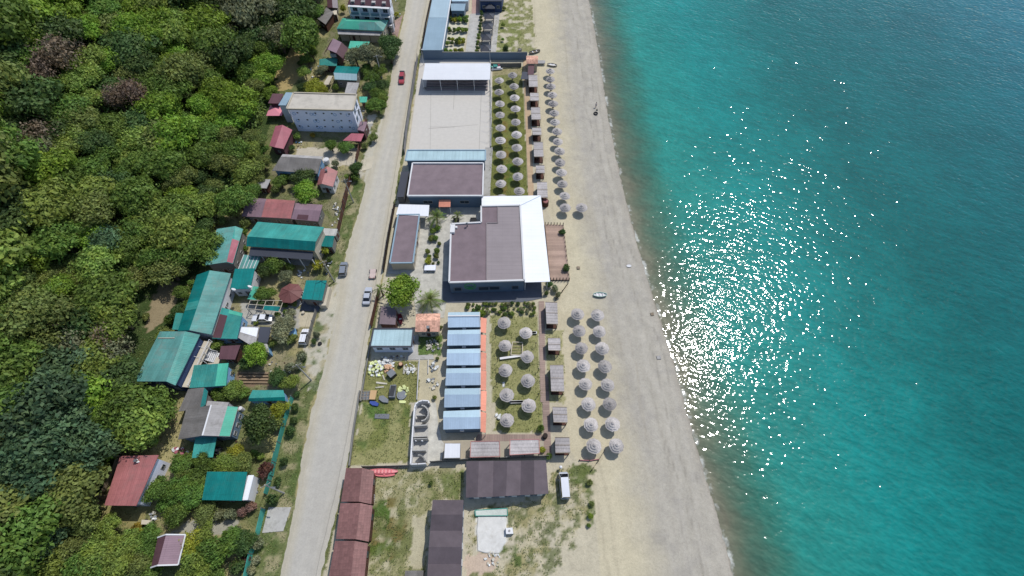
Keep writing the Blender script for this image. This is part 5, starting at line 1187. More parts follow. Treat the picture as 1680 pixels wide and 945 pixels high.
def planter(fr, p, lab, w_=1.5):
    q = at(fr, p, .5); e = thing('planter', lab, 'planter', Vector((q.x, q.y, 0)))
    mb = MB()
    for a, b_, c_, d_ in ((-1, 0, .1, w_), (1, 0, .1, w_), (0, -1, w_ - .2, .1), (0, 1, w_ - .2, .1)): mb.box((q.x + a * (w_ / 2 - .05), q.y + b_ * (w_ / 2 - .05), .3), (c_, d_, .6))
    mb.build('box', M['black'], e); s = MB(); s.box((q.x, q.y, .25), (w_ - .22, w_ - .22, .46)); s.build('soil', M['dark'], e)
planter('Z6', (693, 194), 'black square planter box holding the small palm'); planter('Z6', (823, 191), 'empty black square planter box by the restaurant corner')
# white bench-planter
def bench(fr, pts, lab, m='white', name='bench'):
    a, b_ = [at(fr, p, .45) for p in pts]; e = thing(name, lab, 'bench', Vector(((a.x + b_.x) / 2, (a.y + b_.y) / 2, 0)))
    mb = MB(); mb.bar(Vector((a.x, a.y, .45)), Vector((b_.x, b_.y, .45)), .5, .08); mb.build('seat', M[m], e)
    for t in (.08, .92): q = lerp(a, b_, t); mb = MB(); mb.box((q.x, q.y, .2), (.12, .44, .4)); mb.build('leg', M[m], e)
def bigplanter():
    a, b_ = at('Z6', (450, 556), .9), at('Z6', (535, 556), .9); c = (a + b_) / 2; e = thing('bench', 'long pale concrete bench closing the courtyard bed', 'bench', Vector((c.x, c.y, 0)))
    L = (b_ - a).length; mb = MB(); mb.box((c.x, c.y, .85), (L, 1.5, .16)); mb.build('seat', M['lblue'], e)
    for s in (-.42, .42): mb = MB(); mb.box((c.x + s * L, c.y, .38), (.3, 1.3, .76)); mb.build('leg', M['white'], e)
bigplanter()
house('shed', 'brown flat roof in the shadow of the big bright tree', 'Z8', [(345,118),(476,132),(465,276),(326,270)], 2.9, roof='brown', wall='wood', oh=.15, cat='shed', doors=[('E',.5)])
def tk(e, P, gz, Wc, wt, r): chimney(e, at('Z8', (752, 318), 4.0), 1.3, .5, 'post')
house('tiled_hut', 'terracotta tiled hut with a dark chimney next to the date palm', 'Z8', [(642,183),(852,180),(846,336),(635,338)], 3.4, [(640,240),(850,240)], .9, 'x', 'tile', 'tile', 'cream', kids=tk, wins=[('S',2,.8,.8,1.1)], doors=[('S',.5)], cat='hut')
house('container_house', 'pale blue ribbed roof cabin with light blue wall by the roadside', 'Z8', [(278,312),(622,312),(606,466),(248,466)], 3.4, roof='teal', wall='lblue', oh=.25, parapet=('blackroof', .1), wins=[('S',3,1.2,.9,1.4)], doors=[('E',.5)], cat='cabin')
# six blue beach cabins
CAB = [((920,166),(1192,163),(1196,302),(918,306),202),((918,320),(1196,314),(1196,458),(912,462),358),((912,484),(1196,478),(1197,630),(906,632),522),((905,650),(1198,645),(1197,802),(896,806),694)]
CAB = [('Z8',) + c_ for c_ in CAB] + [('B5', (46,78), (316,74), (316,225), (40,232), 128), ('B5', (36,250), (316,240), (316,395), (34,401), 302)]
ORD = ['first', 'second', 'third', 'fourth', 'fifth', 'sixth', 'seventh', 'eighth', 'ninth', 'tenth', 'eleventh', 'twelfth', 'thirteenth', 'fourteenth', 'fifteenth', 'sixteenth', 'seventeenth', 'eighteenth']
AWN = [('Z8',(1200,213),(1252,224),(1246,350),(1200,340)),('Z8',(1202,362),(1248,366),(1243,508),(1200,500)),('Z8',(1202,512),(1250,520),(1246,672),(1200,664)),('Z8',(1202,668),(1250,676),(1246,844),(1200,838)),('B5',(322,98),(366,102),(360,258),(320,246)),('B5',(320,256),(364,268),(358,420),(320,412))]
for i, (c_, aw) in enumerate(zip(CAB, AWN)):
    fr, a_, b_, s_, w_, ry = c_; a_, b_, s_, w_ = (a_[0], a_[1] + 4), (b_[0], b_[1] + 4), (s_[0], s_[1] - 6), (w_[0], w_[1] - 6)
    def ck(e, P, gz, Wc, wt, r, aw=aw):
        Q = [at(aw[0], aw[1], 2.7), at(aw[0], aw[2], 2.2), at(aw[0], aw[3], 2.2), at(aw[0], aw[4], 2.7)]
        mb = MB(); mb.prism([q - Vector((0, 0, .08)) for q in Q], Q); ao = mb.build('awning', M['orange'], e)
        for q in (Q[1], Q[2]): mb = MB(); mb.box((q.x - .1, q.y, q.z / 2 - .05), (.1, .1, q.z - .1)); mb.build('post', M['white'], ao)
        mb = MB(); mb.bar(P[1] + Vector((0, 0, .03)), r[1] + Vector((0, 0, .03)), .16, .1); mb.bar(r[1] + Vector((0, 0, .03)), P[2] + Vector((0, 0, .03)), .16, .1); mb.build('barge_board', M['white'], e)
        v = lerp(wt[3], wt[2], .5); mb = MB(); mb.box((v.x, v.y - .2, 2.2), (.8, .36, .5)); mb.build('air_unit', M['white'], e)
    house('beach_cabin', f'blue roofed cabin with orange awning, {ORD[i]} of six counted from the rockery end', fr, [a_, b_, s_, w_], 3.0, [(a_[0] - 3, ry), (b_[0], ry - 2)], 1.3, 'x', 'pale', 'blue', 'dwall', oh=.15, ridgecap='white' if i == 0 else None,
          group='six blue roofed cabins on the beach lawn', wins=[('W',1,.7,.8,1.3),('E',1,.9,.9,1.2)], doors=[('E',.25)], kids=ck, cat='cabin')
# grey sheds and cabanas at the south edge
house('shed', 'small white ribbed roof shed beside the two thatched cabanas', 'B5', [(45,500),(166,500),(164,614),(38,616)], 2.7, roof='lgrey', wall='cream', oh=.15, cat='shed', kids=lambda e, P, gz, Wc, wt, r: quad_on(e, P, .03, .97, .03, .97, M['whiter']))
def pinkrim(e, P, gz, Wc, wt, r):
    mb = MB(); 
    for i in range(4): mb.bar(P[i], P[(i + 1) % 4], .12, .18)
    mb.build('rim', mat('pink_timber', A(185,130,125,.7), 'plain', .1, .8), e)
house('cabana', 'wide thatched cabana with pink rim next to the white ribbed shed', 'B5', [(245,487),(464,484),(468,602),(240,608)], 2.6, roof='thatch', open_=True, posts=6, oh=.1, kids=pinkrim, cat='cabana')
house('cabana', 'wide thatched cabana with pink rim nearest the boardwalk corner', 'B5', [(545,474),(766,470),(772,578),(543,590)], 2.6, roof='thatch', open_=True, posts=6, oh=.1, kids=pinkrim, cat='cabana')
# cabanas facing the sea
def cabana(fr, pts, i, where, north=False):
    def kd(e, P, gz, Wc, wt, r):
        for a, b_ in ((0, 1), (0, 3)):
            p, q = Wc[a], Wc[b_]; mb = MB(); mb.bar(Vector((p.x, p.y, 1.0)), Vector((q.x, q.y, 1.0)), .08, 1.9); mb.build('screen', M['wood'], e)
        c = (Wc[0] + Wc[1] + Wc[2] + Wc[3]) / 4; mb = MB(); mb.prism([Vector((w_.x, w_.y, -.1)) for w_ in Wc], [Vector((w_.x, w_.y, .14)) for w_ in Wc]); mb.build('floor', M['wood'], e)
        mb = MB(); mb.box((c.x - .3, c.y, .45), (.8, (P[0] - P[3]).length * .6, .1)); bo = mb.build('bench', M['wood'], e)
        for s in (-1, 1): mb = MB(); mb.box((c.x - .3, c.y + s * (P[0] - P[3]).length * .25, .27), (.6, .1, .25)); mb.build('leg', M['wood'], bo)
        mb = MB()
        for t in (.0, .5, 1): mb.bar(lerp(P[0], P[3], t) + Vector((0, 0, .04)), lerp(P[1], P[2], t) + Vector((0, 0, .04)), .09, .06)
        mb.build('roof_batten', M['straw'], e)
    house('cabana', f'thatched timber cabana facing the sea, {where}', fr, pts, 2.5, roof='thatch', open_=True, oh=.15, tilt=0, kids=kd, group='thatched cabanas along the boardwalk', cat='cabana')
for i, (fr, p, wh) in enumerate([('B4', [(497,82),(600,86),(606,272),(508,270)], 'long one next to the rockery'), ('B4', [(518,392),(626,392),(628,500),(524,498)], 'short one between the two long ones'), ('B4', [(537,625),(652,625),(660,852),(548,850)], 'long one in the middle of the southern row'),
      ('B5', [(870,222),(980,225),(986,342),(878,340)], 'square one next but one to the van'), ('B5', [(889,455),(1000,456),(1006,574),(893,575)], 'square one closest to the parked van')]): cabana(fr, p, i, wh)
NK = [('Z2',[(1192,645),(1268,645),(1272,748),(1196,748)]),('Z2',[(1205,800),(1278,800),(1283,868),(1208,868)]),('Z4',[(1214,84),(1290,84),(1298,190),(1218,190)]),('Z4',[(1224,260),(1300,260),(1304,322),(1228,322)]),('Z4',[(1236,384),(1316,384),(1322,510),(1240,510)]),('Z4',[(1254,584),(1328,584),(1332,650),(1258,650)]),('Z4',[(1266,728),(1352,728),(1358,862),(1268,862)])]
for i, (fr, p) in enumerate(NK): cabana(fr, p, i, f'{ORD[i]} of the northern seven counted from the terracotta roof', True)
house('hut', 'terracotta tiled kiosk at the sea end of the long blue grey wall', 'T4', [(218,200),(402,200),(396,322),(224,322)], 3.0, [(220,255),(398,255)], .6, 'x', 'tile', 'tile', 'cream', oh=.2, cat='kiosk', doors=[('S',.5)])
house('cabana', 'dark maroon roofed cabana directly below the terracotta kiosk', 'T4', [(250,335),(342,335),(332,490),(240,488)], 2.5, roof='dpurple', open_=True, oh=.15, cat='cabana')
house('cabana', 'small charcoal roofed shelter beside the maroon roofed cabana', 'T4', [(160,445),(250,450),(248,560),(132,555)], 2.3, roof='blackroof', open_=True, oh=.15, cat='shelter')
# big brown rows of cabins
def multi(name, label, fr, edges0, edges1, he, rise, wall='dwall', cat='cabin block', first=0):
    """edges0/edges1: matching spots along two long sides where the pleated roof folds"""
    n = len(edges0); A0 = [at(fr, p, he + (rise if (i + first) % 2 else 0)) for i, p in enumerate(edges0)]; A1 = [at(fr, p, he + (rise if (i + first) % 2 else 0)) for i, p in enumerate(edges1)]
    c = (A0[0] + A1[-1]) / 2; e = thing(name, label, cat, Vector((c.x, c.y, 0)))
    for i in range(n - 1):
        mb = MB(); q = [A0[i], A0[i + 1], A1[i + 1], A1[i]]; mb.prism([p - Vector((0, 0, .14)) for p in q], q); mb.build('roof', M['brown2'], e)
    cc = sum(A0 + A1, Vector()) / (2 * n)
    body = [A0[0], A0[-1], A1[-1], A1[0]]; bi = [Vector((p.x + (cc.x - p.x) * .05, p.y + (cc.y - p.y) * .07, 0)) for p in body]
    mb = MB(); mb.prism([p - Vector((0, 0, .3)) for p in bi], [p + Vector((0, 0, he - .12)) for p in bi]); mb.build('wall', M[wall], e)
    for side_ in (A0, A1):
        s0 = side_[0]; 
        for i in range(1 if first == 0 else 0, n - 1, 2):
            pass
        for i in range(1, n - 1):
            if (i + first) % 2:
                a, b_, ap = side_[i - 1], side_[i + 1], side_[i]; t = .07
                f = lambda p: Vector((p.x + (cc.x - p.x) * .05, p.y + (cc.y - p.y) * .07, p.z - .15))
                mb = MB(); mb.face([f(a), f(b_), f(ap)]); mb.face([f(b_), f(a), f(ap)]); mb.build('gable', M[wall], e)
    return e, A0, A1, bi
e, A0, A1, bi = multi('cabin_block', 'dark brown pleated roof of three joined cabins beside the parked van', 'B7', [(300,76),(395,76),(505,74),(610,74),(713,72),(812,70),(903,70)], [(296,352),(385,350),(500,346),(600,340),(708,334),(815,328),(922,322)], 3.0, .9)
for t in (.1, .26, .43, .59, .76, .92):
    q = lerp(bi[3], bi[2], t); mb = MB(); mb.box((q.x, q.y - .05, 1.05), (1.0, .1, 2.1)); mb.build('door', M['white'], e)
    q = lerp(bi[3], bi[2], t + .055 if t < .9 else t - .055); mb = MB(); mb.box((q.x, q.y - .05, 1.5), (.7, .08, .8)); w_ = mb.build('window', M['frame'], e); g = MB(); g.box((q.x, q.y - .1, 1.5), (.55, .04, .62)); g.build('pane', M['glass'], w_)
e, A0, A1, bi = multi('cabin_block', 'dark brown pleated roof of joined cabins running out of the picture bottom', 'B6', [(1060,370),(1050,480),(1040,603),(1031,725),(1024,855),(1016,985),(1006,1120)], [(1293,370),(1288,480),(1285,603),(1281,725),(1277,855),(1272,985),(1268,1120)], 3.0, .9)
for t in (.12, .3, .48, .66, .84):
    q = lerp(bi[2] if False else bi[3], bi[2], t); mb = MB(); mb.box((q.x + .05, q.y, 1.05), (.1, 1.0, 2.1)); mb.build('door', M['white'], e)
# three brick red cabins by the road with dark porches
RC = [([(405,128),(526,128),(502,382),(366,382)], [(528,132),(556,172),(534,372),(504,380)], [(518,192),(580,196),(572,302),(516,306)], 332),
      ([(362,394),(512,393),(479,667),(328,665)], [(514,396),(532,440),(500,650),(481,662)], [(488,462),(556,468),(536,580),(478,585)], 612),
      ([(322,680),(472,680),(440,960),(272,960)], [(474,684),(492,720),(458,940),(442,955)], [(447,758),(520,762),(508,875),(436,880)], 905),
      ([(262,985),(432,985),(398,1290),(212,1290)], [(434,990),(452,1030),(420,1270),(400,1280)], [(400,1060),(480,1064),(462,1180),(392,1184)], 1210)]
for i, (rf, es, po, sy) in enumerate(RC[:3]):
    he = 3.2; W4 = [at('B6', p, he) for p in rf]; c = sum(W4, Vector()) / 4; e = thing('roadside_cabin', f'brick red tiled cabin with black porch, {ORD[i]} of three from the red kayaks', 'cabin', Vector((c.x, c.y, 0)), 'brick red cabins along the road')
    rise = 1.0
    NW, NE, SE, SW = W4; NW.z = SW.z = he; NEr = at('B6', rf[1], he + rise); SEr = at('B6', rf[2], he + rise); NW = at('B6', rf[0], he); SW = at('B6', rf[3], he)
    ex = Vector((2.0, -.3, -1.1)); NEe, SEe = NEr + ex, SEr + ex
    mb = MB(); dz = Vector((0, 0, -.13)); 
    for q in ([NW, SW, SEr, NEr], [NEr, SEr, SEe, NEe]): mb.prism([p + dz for p in q], q)
    mb.build('roof', M['red2'], e)
    bw = [Vector((p.x + dx, p.y + dy, 0)) for p, dx, dy in ((NW, .3, -.3), (NEe, -.3, -.3), (SEe, -.3, .3), (SW, .3, .3))]
    mb = MB(); mb.prism([p - Vector((0, 0, .3)) for p in bw], [p + Vector((0, 0, he - .15)) for p in bw]); mb.build('wall', M['wood'], e)
    Q = [at('B6', p, 2.7) for p in po]; Q[0].z = Q[3].z = 2.9; Q[1].z = Q[2].z = 2.5
    mb = MB(); mb.prism([p - Vector((0, 0, .08)) for p in Q], Q); pr = mb.build('porch', M['black'], e)
    for q in Q[1:3]: mb = MB(); mb.box((q.x - .08, q.y, 1.2), (.12, .12, 2.4)); mb.build('post', M['post'], pr)
    fl = [Vector((q.x + .35, q.y, 0)) for q in Q]; mb = MB(); mb.prism([p - Vector((0, 0, .2)) for p in fl], [p + Vector((0, 0, .6)) for p in fl]); mb.build('porch_floor', M['lgrey'], e)
    for k in range(4):
        q = (fl[2] + fl[3]) / 2; mb = MB(); mb.box((q.x + .5, q.y - .35 - .35 * k, .25 - .07 * k), (1.1, .3, .5 - .13 * k)); mb.build('step', M['lgrey'], e)
    s = lerp(SEe, NEe, .7); mb = MB(); mb.box((s.x - .2, s.y, 1.6), (.1, 1, .9)); mb.build('window', M['glass'], e)
    q = lerp(NW, SW, .5); mb = MB(); mb.box((q.x - .1, q.y, 2.0), (.35, .8, .55)); mb.build('air_unit', M['white'], e)
house('shed', 'low grey ribbed bin roof in the grass at the bottom edge', 'B6', [(852,905),(990,903),(985,990),(845,990)], 1.6, roof='grey', wall='gwall', oh=.1, cat='shed')
# long pale roof block by the road at the top, with wing, glass canopy and gazebos
house('long_block', 'very long pale blue flat roof beside the road at the top', 'T2', [(385,-420),(690,-420),(476,862),(132,862)], 3.6, roof='steel', wall='dwall', oh=.12, cat='accommodation block',
      kids=lambda e, P, gz, Wc, wt, r: (quad_on(e, P, .01, .99, .0, .60, M['pale']), (lambda mb: (mb.bar(P[1] + Vector((.1, 0, .1)), P[2] + Vector((.1, 0, .1)), .35, .25), mb.build('gutter', M['white'], e)))(MB())))
house('wing', 'slate blue walled wing projecting from the long pale blue roof', 'T2', [(622,60),(882,62),(858,185),(632,182)], 3.0, roof='steel', wall='dwall', oh=.1, cat='wing', wins=[('S',2,1.2,1,1)])
house('white_block', 'white flat roof at the very top between road and path', 'T2', [(700,-300),(960,-300),(925,20),(640,20)], 3.4, roof='pale', wall='white', oh=.1, cat='block')
for i, (x, y, k) in enumerate([(1300, 85, 1.0), (1288, 258, 1.02), (1265, 432, 1.05), (1238, 618, 1.08), (1225, 805, 1.12)]):
    polygon_roof('gazebo', f'dark grey pyramid roofed gazebo, {ORD[4 - i]} of five counted from the blue grey wall', 'T2', (x, y), 2.45, 4, 2.3, .9, M['blackroof'], rot=math.pi / 4)['group'] = 'five dark grey gazebos'
house('block', 'navy sided block behind the row of grey gazebos at the top', 'T2', [(1130,-300),(1560,-300),(1505,20),(1125,20)], 4.0, roof='blackroof', wall='navy', oh=.1, cat='block', wins=[('S',3,1.1,1.1,1.4)])
# white canopy over the court's north end
def court():
    he = 4.2; Q = [at('Z2', p, he) for p in ((302,545),(865,545),(860,686),(277,686))]; Q[0].z = Q[1].z = he
    e = thing('grandstand_canopy', 'long white canopy roof over dark seating at the sports court', 'canopy', Vector(((Q[0].x + Q[1].x) / 2, Q[2].y, 0)))
    mb = MB((0, 1, 0)); mb.prism([q - Vector((0, 0, .14)) for q in Q], Q); mb.build('roof', M['whiter'], e)
    for t in (.0, .26, .51, .76, .99):
        p = lerp(Q[3], Q[2], t); mb = MB(); mb.box((p.x, p.y + .1, he / 2 - .1), (.14, .14, he - .2)); mb.build('post', M['white'], e)
    for t in (.03, .97):
        p = lerp(Q[0], Q[1], t); mb = MB(); mb.box((p.x, p.y - .2, he / 2 - .1), (.14, .14, he - .2)); mb.build('post', M['white'], e)
    for k in range(4):
        a, b_ = Vector((Q[3].x + .6, Q[3].y + .9 + k * 1.1, .25 + k * .3)), Vector((Q[2].x - .9, Q[2].y + .9 + k * 1.1, .25 + k * .3)); mb = MB(); mb.bar(a, b_, 1.05, .5 + k * .1); mb.build('seating_step', M['taupe'], e)
    a, b_ = at('Z2', (285, 768), 0), at('Z2', (828, 768), 0); mb = MB(); mb.bar(a + Vector((0, 0, .35)), b_ + Vector((0, 0, .35)), .25, .7); mb.build('low_wall', M['gwall'], e)
court()
cl = MB(); lm = M['conc']
def line_on(fr, a, b_, w_=.09, z=.068, m=None, name='court_marking'):
    p, q = at(fr, a, 0), at(fr, b_, 0); mb = MB(); d = (q - p).normalized(); s = Vector((-d.y, d.x, 0)) * w_ / 2; up = Vector((0, 0, z))
    mb.face([p + s + up, p - s + up, q - s + up, q + s + up]); o = mb.build(name, m or mat('faint_line', A(168,162,152,.7), 'plain', .1)); o['kind'] = 'structure'
for a, b_ in [((350,800),(560,800)),((575,800),(785,800)),((352,800),(345,1300)),((785,800),(765,1350)),((562,650),(545,945)),((340,1095),(560,1095)),((330,1110),(760,1075))]: line_on('Z2', a, b_)
# low parapets and poles on the court sides
def wall_line(name, label, cat, fr, pts, h_=1.8, th=.16, m='dwall', post_m=None, step=3.0, group=None, solid=True, z0=0.0, cap=None):
    P = [at(fr, p, 0) for p in pts]; P = [Vector((p.x, p.y, terr1(p.x, p.y))) for p in P]; e = thing(name, label, cat, (P[0] + P[-1]) / 2, group)
    mb = MB()
    for a, b_ in zip(P, P[1:]): mb.bar(a + Vector((0, 0, h_ / 2 + z0)), b_ + Vector((0, 0, h_ / 2 + z0)), th, h_)
    mb.build('panel' if post_m else 'wall', M[m] if isinstance(m, str) else m, e)
    if cap:
        mb = MB()
        for a, b_ in zip(P, P[1:]): mb.bar(a + Vector((0, 0, h_ + z0 + .05)), b_ + Vector((0, 0, h_ + z0 + .05)), th + .12, .1)
        mb.build('coping', M[cap], e)
    if post_m:
        for a, b_ in zip(P, P[1:]):
            n = max(1, int((b_ - a).length / step))
            for i in range(n):
                q = lerp(a, b_, i / n); mb = MB(); mb.box((q.x, q.y, q.z + h_ / 2 + .1), (.14, .14, h_ + .2)); mb.build('post', M[post_m], e)
    return e
wall_line('boundary_wall', 'long dark blue grey wall across the top of the sports court', 'wall', 'Z2', [(395,512),(700,512),(1000,514),(1180,512)], 2.6, .2, 'dwall', cap='gwall')
wall_line('court_fence', 'grey netted side fence between the road and the sports court', 'fence', 'Z2', [(240,520),(205,760),(150,1130),(128,1330)], 2.2, .04, mat('net_fence', A(150,148,150,.66), 'plain', .12, .8), 'metal', 4)
wall_line('court_kerb', 'low pale kerb on the sea side of the court', 'kerb', 'Z2', [(865,520),(866,800),(868,1270)], .5, .25, 'conc')
wall_line('fence', 'dark slat fence on posts between the kiosk yard and court', 'fence', 'Z2', [(870,580),(1000,580),(1130,578)], 1.5, .05, 'gwall', 'metal', 2.5)
for i, (y0) in enumerate((1128, 962, 1045, 1205, 880)):
    pass
for i, (x, y) in enumerate([(862,860),(864,945),(866,1035),(868,1120),(870,1210)]):
    p = at('Z2', (x, y), 0); e = thing('net_post', f'slanting white net post at the court edge, {ORD[i]} from the white canopy', 'pole', p, 'slanting net posts beside the court'); mb = MB(); mb.bar(p, p + Vector((.5, .6, 4.2)), .09); mb.build('pole', M['white'], e); mb = MB(); mb.bar(p + Vector((.5, .6, 4.1)), p + Vector((-1.6, 1.5, 3.9)), .05); mb.build('arm', M['white'], e)
for nm, fr, a, h_, lab in [('lamp_post', 'Z2', (290, 560), 5.5, 'thin white mast at the court corner beside the road'), ('lamp_post', 'Z2', (862, 560), 5.5, 'thin white mast at the court corner nearest the pedalo')]:
    p = at(fr, a, 0); e = thing(nm, lab, 'lamp post', p); mb = MB(); mb.tube(p, p + Vector((0, 0, h_)), .08, .05); mb.build('pole', M['white'], e); mb = MB(); mb.box(p + Vector((.3, 0, h_)), (.7, .2, .1)); mb.build('lamp_head', M['white'], e)
# fences and walls along the road
wall_line('fence', 'rust brown boundary fence between the village yards and the road, upper stretch', 'fence', 'Z3', [(1170,215),(1130,350),(1080,560)], 1.9, .08, 'wood', 'metal', 2.5)
wall_line('fence', 'rust brown boundary fence below the small red roofed house', 'fence', 'Z3', [(1045,690),(1005,800),(965,945)], 1.9, .08, 'wood', 'metal', 2.5)
wall_line('fence', 'rust brown boundary fence beside the large deep green veranda house', 'fence', 'Z5', [(1318,0),(1278,160),(1240,330),(1185,510)], 1.9, .08, 'wood', 'metal', 2.5)
wall_line('fence', 'grey picket gate fence behind the white estate car', 'fence', 'T5', [(1425,600),(1385,720),(1330,945)], 1.5, .06, 'gwall', 'metal', 1.6)
wall_line('boundary_wall', 'pale rendered wall panel beside the green roadside garage', 'wall', 'T5', [(1548,365),(1502,560)], 1.6, 1.6, 'cream')
wall_line('mesh_fence', 'turquoise mesh fence along the roadside ditch', 'fence', 'B1', [(1318,345),(1285,440),(1250,560),(1215,690),(1180,840),(1160,940)], 1.8, .05, 'mesh_g', 'metal', 2.5)
wall_line('mesh_fence', 'turquoise mesh fence stretch below the concrete bridge slab', 'fence', 'B2', [(1545,20),(1500,230),(1470,330)], 1.8, .05, 'mesh_g', 'metal', 2.5)
wall_line('mesh_fence', 'brighter turquoise mesh fence stretch beside the concrete slab', 'fence', 'B2', [(1455,440),(1408,640),(1360,780),(1320,960)], 1.9, .05, 'mesh_g', 'metal', 2.5)
wall_line('fence', 'dark brown board fence hiding the walled courtyard from the road', 'fence', 'Z6', [(225,90),(180,330),(140,590)], 1.7, .08, 'post', 'post', 2.5)
wall_line('fence', 'dark brown fence beside the big bright tree at the road', 'fence', 'Z8', [(330,0),(300,140),(262,300)], 1.8, .1, 'wood', 'post', 2.5)
wall_line('roadside_wall', 'low grey kerb wall between the road and the littered lawn', 'wall', 'Z8', [(250,470),(205,720),(170,940)], .7, .2, 'gwall')
wall_line('roadside_wall', 'low grey kerb wall between the road and plain lawn', 'wall', 'B3', [(268,10),(215,350),(178,655)], .7, .2, 'gwall')
wall_line('fence', 'dark rail fence across the lawn behind the red kayaks', 'fence', 'B3', [(290,665),(500,662),(690,655)], 1.1, .08, 'gwall', 'metal', 2.2)
wall_line('fence', 'dark low fence north of the pleated brown roof', 'fence', 'B5', [(-60,650),(200,632),(840,605)], 1.4, .08, 'gwall', 'metal', 2.5)
wall_line('garden_wall', 'thin pale wall dividing the littered lawn from bare ground', 'wall', 'T7', [(1105,290),(1090,480),(1080,660),(1068,900)], .5, .12, 'white')
wall_line('garden_wall', 'second thin pale kerb beside the blue cabins', 'wall', 'T7', [(1240,285),(1236,500)], .35, .1, 'white')
wall_line('fence', 'wire mesh fence round the large plain red roof', 'fence', 'L3', [(650,270),(600,400),(500,615)], 1.1, .04, 'straw', 'straw', 2.5)
wall_line('roadside_wall', 'dark hedge base wall beside the long pale blue roof', 'wall', 'T2', [(285,0),(200,400),(120,900)], .8, .3, 'post')
wall_line('beach_fence', 'thin dark rope fence from the rough plot to the sand', 'fence', 'L5', [(348,552),(400,480),(455,388)], .6, .05, 'post', 'post', 1.6)
wall_line('beach_fence', 'thin dark rope fence at the sea corner of the sun deck', 'fence', 'L4', [(60,555),(110,490),(160,420)], .6, .05, 'post', 'post', 1.6)
# curved white shower maze
def maze():
    c = at('K8', (210, 500), 1.9); e = thing('shower_maze', 'roofless white shower block with curved partition walls', 'shower block', Vector((c.x, c.y, 0)))
    f = lambda p, z=2.0: at('K8', p, z)
    def wl(pts, h_=2.0, th=.24, nm='partition'):
        mb = MB(); P = [f(p, h_) for p in pts]
        for a, b_ in zip(P, P[1:]): mb.bar(Vector((a.x, a.y, h_ / 2)), Vector((b_.x, b_.y, h_ / 2)) + (b_ - a).normalized() * .06, th, h_)
        mb.build(nm, M['white'] if nm == 'outer_wall' else M['conc'], e)
    wl([(310,125),(240,122),(195,135),(160,165),(145,210),(128,420),(108,700),(98,880)], nm='outer_wall'); wl([(98,882),(180,880),(275,874)], nm='outer_wall')
    wl([(310,125),(318,150)], nm='outer_wall')
    arc = lambda cx, cy, rx, ry, a0, a1, n=12: [(cx + rx * math.cos(a0 + (a1 - a0) * i / n), cy - ry * math.sin(a0 + (a1 - a0) * i / n)) for i in range(n + 1)]
    wl(arc(225, 272, 85, 92, 1.5, -1.5)); wl([(165,302),(265,300)], 1.9, .12); wl([(140,425),(290,415)], 1.9, .22); wl([(130,555),(290,550)], 1.9, .16); wl([(135,580),(300,575)], 1.9, .12)
    wl([(120,718),(270,715)], 1.9, .16); wl(arc(190, 845, 75, 72, 1.6, .15)); 
    F_ = [at('K8', p, 0) for p in ((150,150),(318,140),(318,300),(300,860),(105,870),(130,430))]; mb = MB(); mb.prism([p - Vector((0, 0, .2)) for p in F_], [p + Vector((0, 0, .1)) for p in F_]); mb.build('floor', M['conc'], e)
    for p in ((160, 602), (236, 602)): q = f(p, 1.5); mb = MB(); mb.tube((q.x, q.y, 1.3), (q.x, q.y, 1.6), .22, .12); mb.build('shower_head', M['white'], e)
maze()
# palapas (thatched umbrellas)
def palapa_proto():
    e = thing('beach_umbrella', 'x', 'beach umbrella', Vector((0, 0, 0)))
    mb = MB(); n = 28; prof = [(0.0, 3.0), (.36, 2.84), (.30, 2.70), (.82, 2.54), (.74, 2.40), (1.26, 2.25), (1.18, 2.11), (1.62, 1.97), (1.58, 1.86)]
    rg = random.Random(9); jit = [1 + rg.uniform(-.05, .05) for _ in range(n)]
    R_ = [[Vector((r * jit[i] * math.cos(i * 6.2832 / n), r * jit[i] * math.sin(i * 6.2832 / n), z + rg.uniform(-.015, .015))) for i in range(n)] for r, z in prof[1:]]
    for i in range(n): mb.face([R_[0][i], R_[0][(i + 1) % n], Vector((0, 0, prof[0][1]))])
    for q_, (a, b_) in enumerate(zip(R_, R_[1:])):
        for i in range(n): j = (i + 1) % n; mb.face([b_[i], b_[j], a[j], a[i]], 1 - q_ % 2)
    for i in range(n): mb.face([R_[-1][(i + 1) % n], R_[-1][i], Vector((0, 0, 2.5))])
    mb.build('canopy', [M['palm_thatch'], M['thatch_edge']], e)
    mb = MB(); mb.tube((0, 0, 2.78), (0, 0, 3.0), .16, .05, 8); mb.build('cap', M['straw'], e)
    mb = MB(); mb.tube((0, 0, -.2), (0, 0, 2.6), .075, .06, 8); mb.build('pole', M['straw'], e)
    mb = MB()
    for i in range(8): t = i * .785; mb.bar((.05 * math.cos(t), .05 * math.sin(t), 2.45), (1.5 * math.cos(t), 1.5 * math.sin(t), 1.9), .04)
    mb.build('ribs', M['straw'], e)
    mb = MB(); mb.tube((0, 0, .55), (0, 0, .62), .32, .32, 12); mb.build('shelf', M['straw'], e)
    return e
proto = palapa_proto(); kids_ = list(proto.children); used = [False]
def umb(fr, p, lab, grp):
    a, b_ = px(fr, p); q = on_ground(a, b_, 2.9)
    if not used[0]: e = proto; used[0] = True
    else:
        e = proto.copy(); C.objects.link(e)
        for k in kids_: c = k.copy(); C.objects.link(c); c.parent = e
    e.location = (q.x, q.y, q.z - 2.9); e.rotation_euler = (random.uniform(-.06, .06), random.uniform(-.06, .06), random.uniform(0, 6)); s = random.uniform(.87, .95); e.scale = (s, s, s * 1.08)
    tag(e, lab, 'beach umbrella', grp)
rowA = [(948.2,512.4),(951.4,539),(954.7,567.6),(958.1,597.2),(961.5,628.5),(965.7,660.7),(969.9,694),(974.4,729.7)]
rowB = [(981,513.3),(984.8,540),(989,568.6),(993.2,598.1),(997.5,628.8),(1002,660.7),(1007,694),(1011.9,729)]
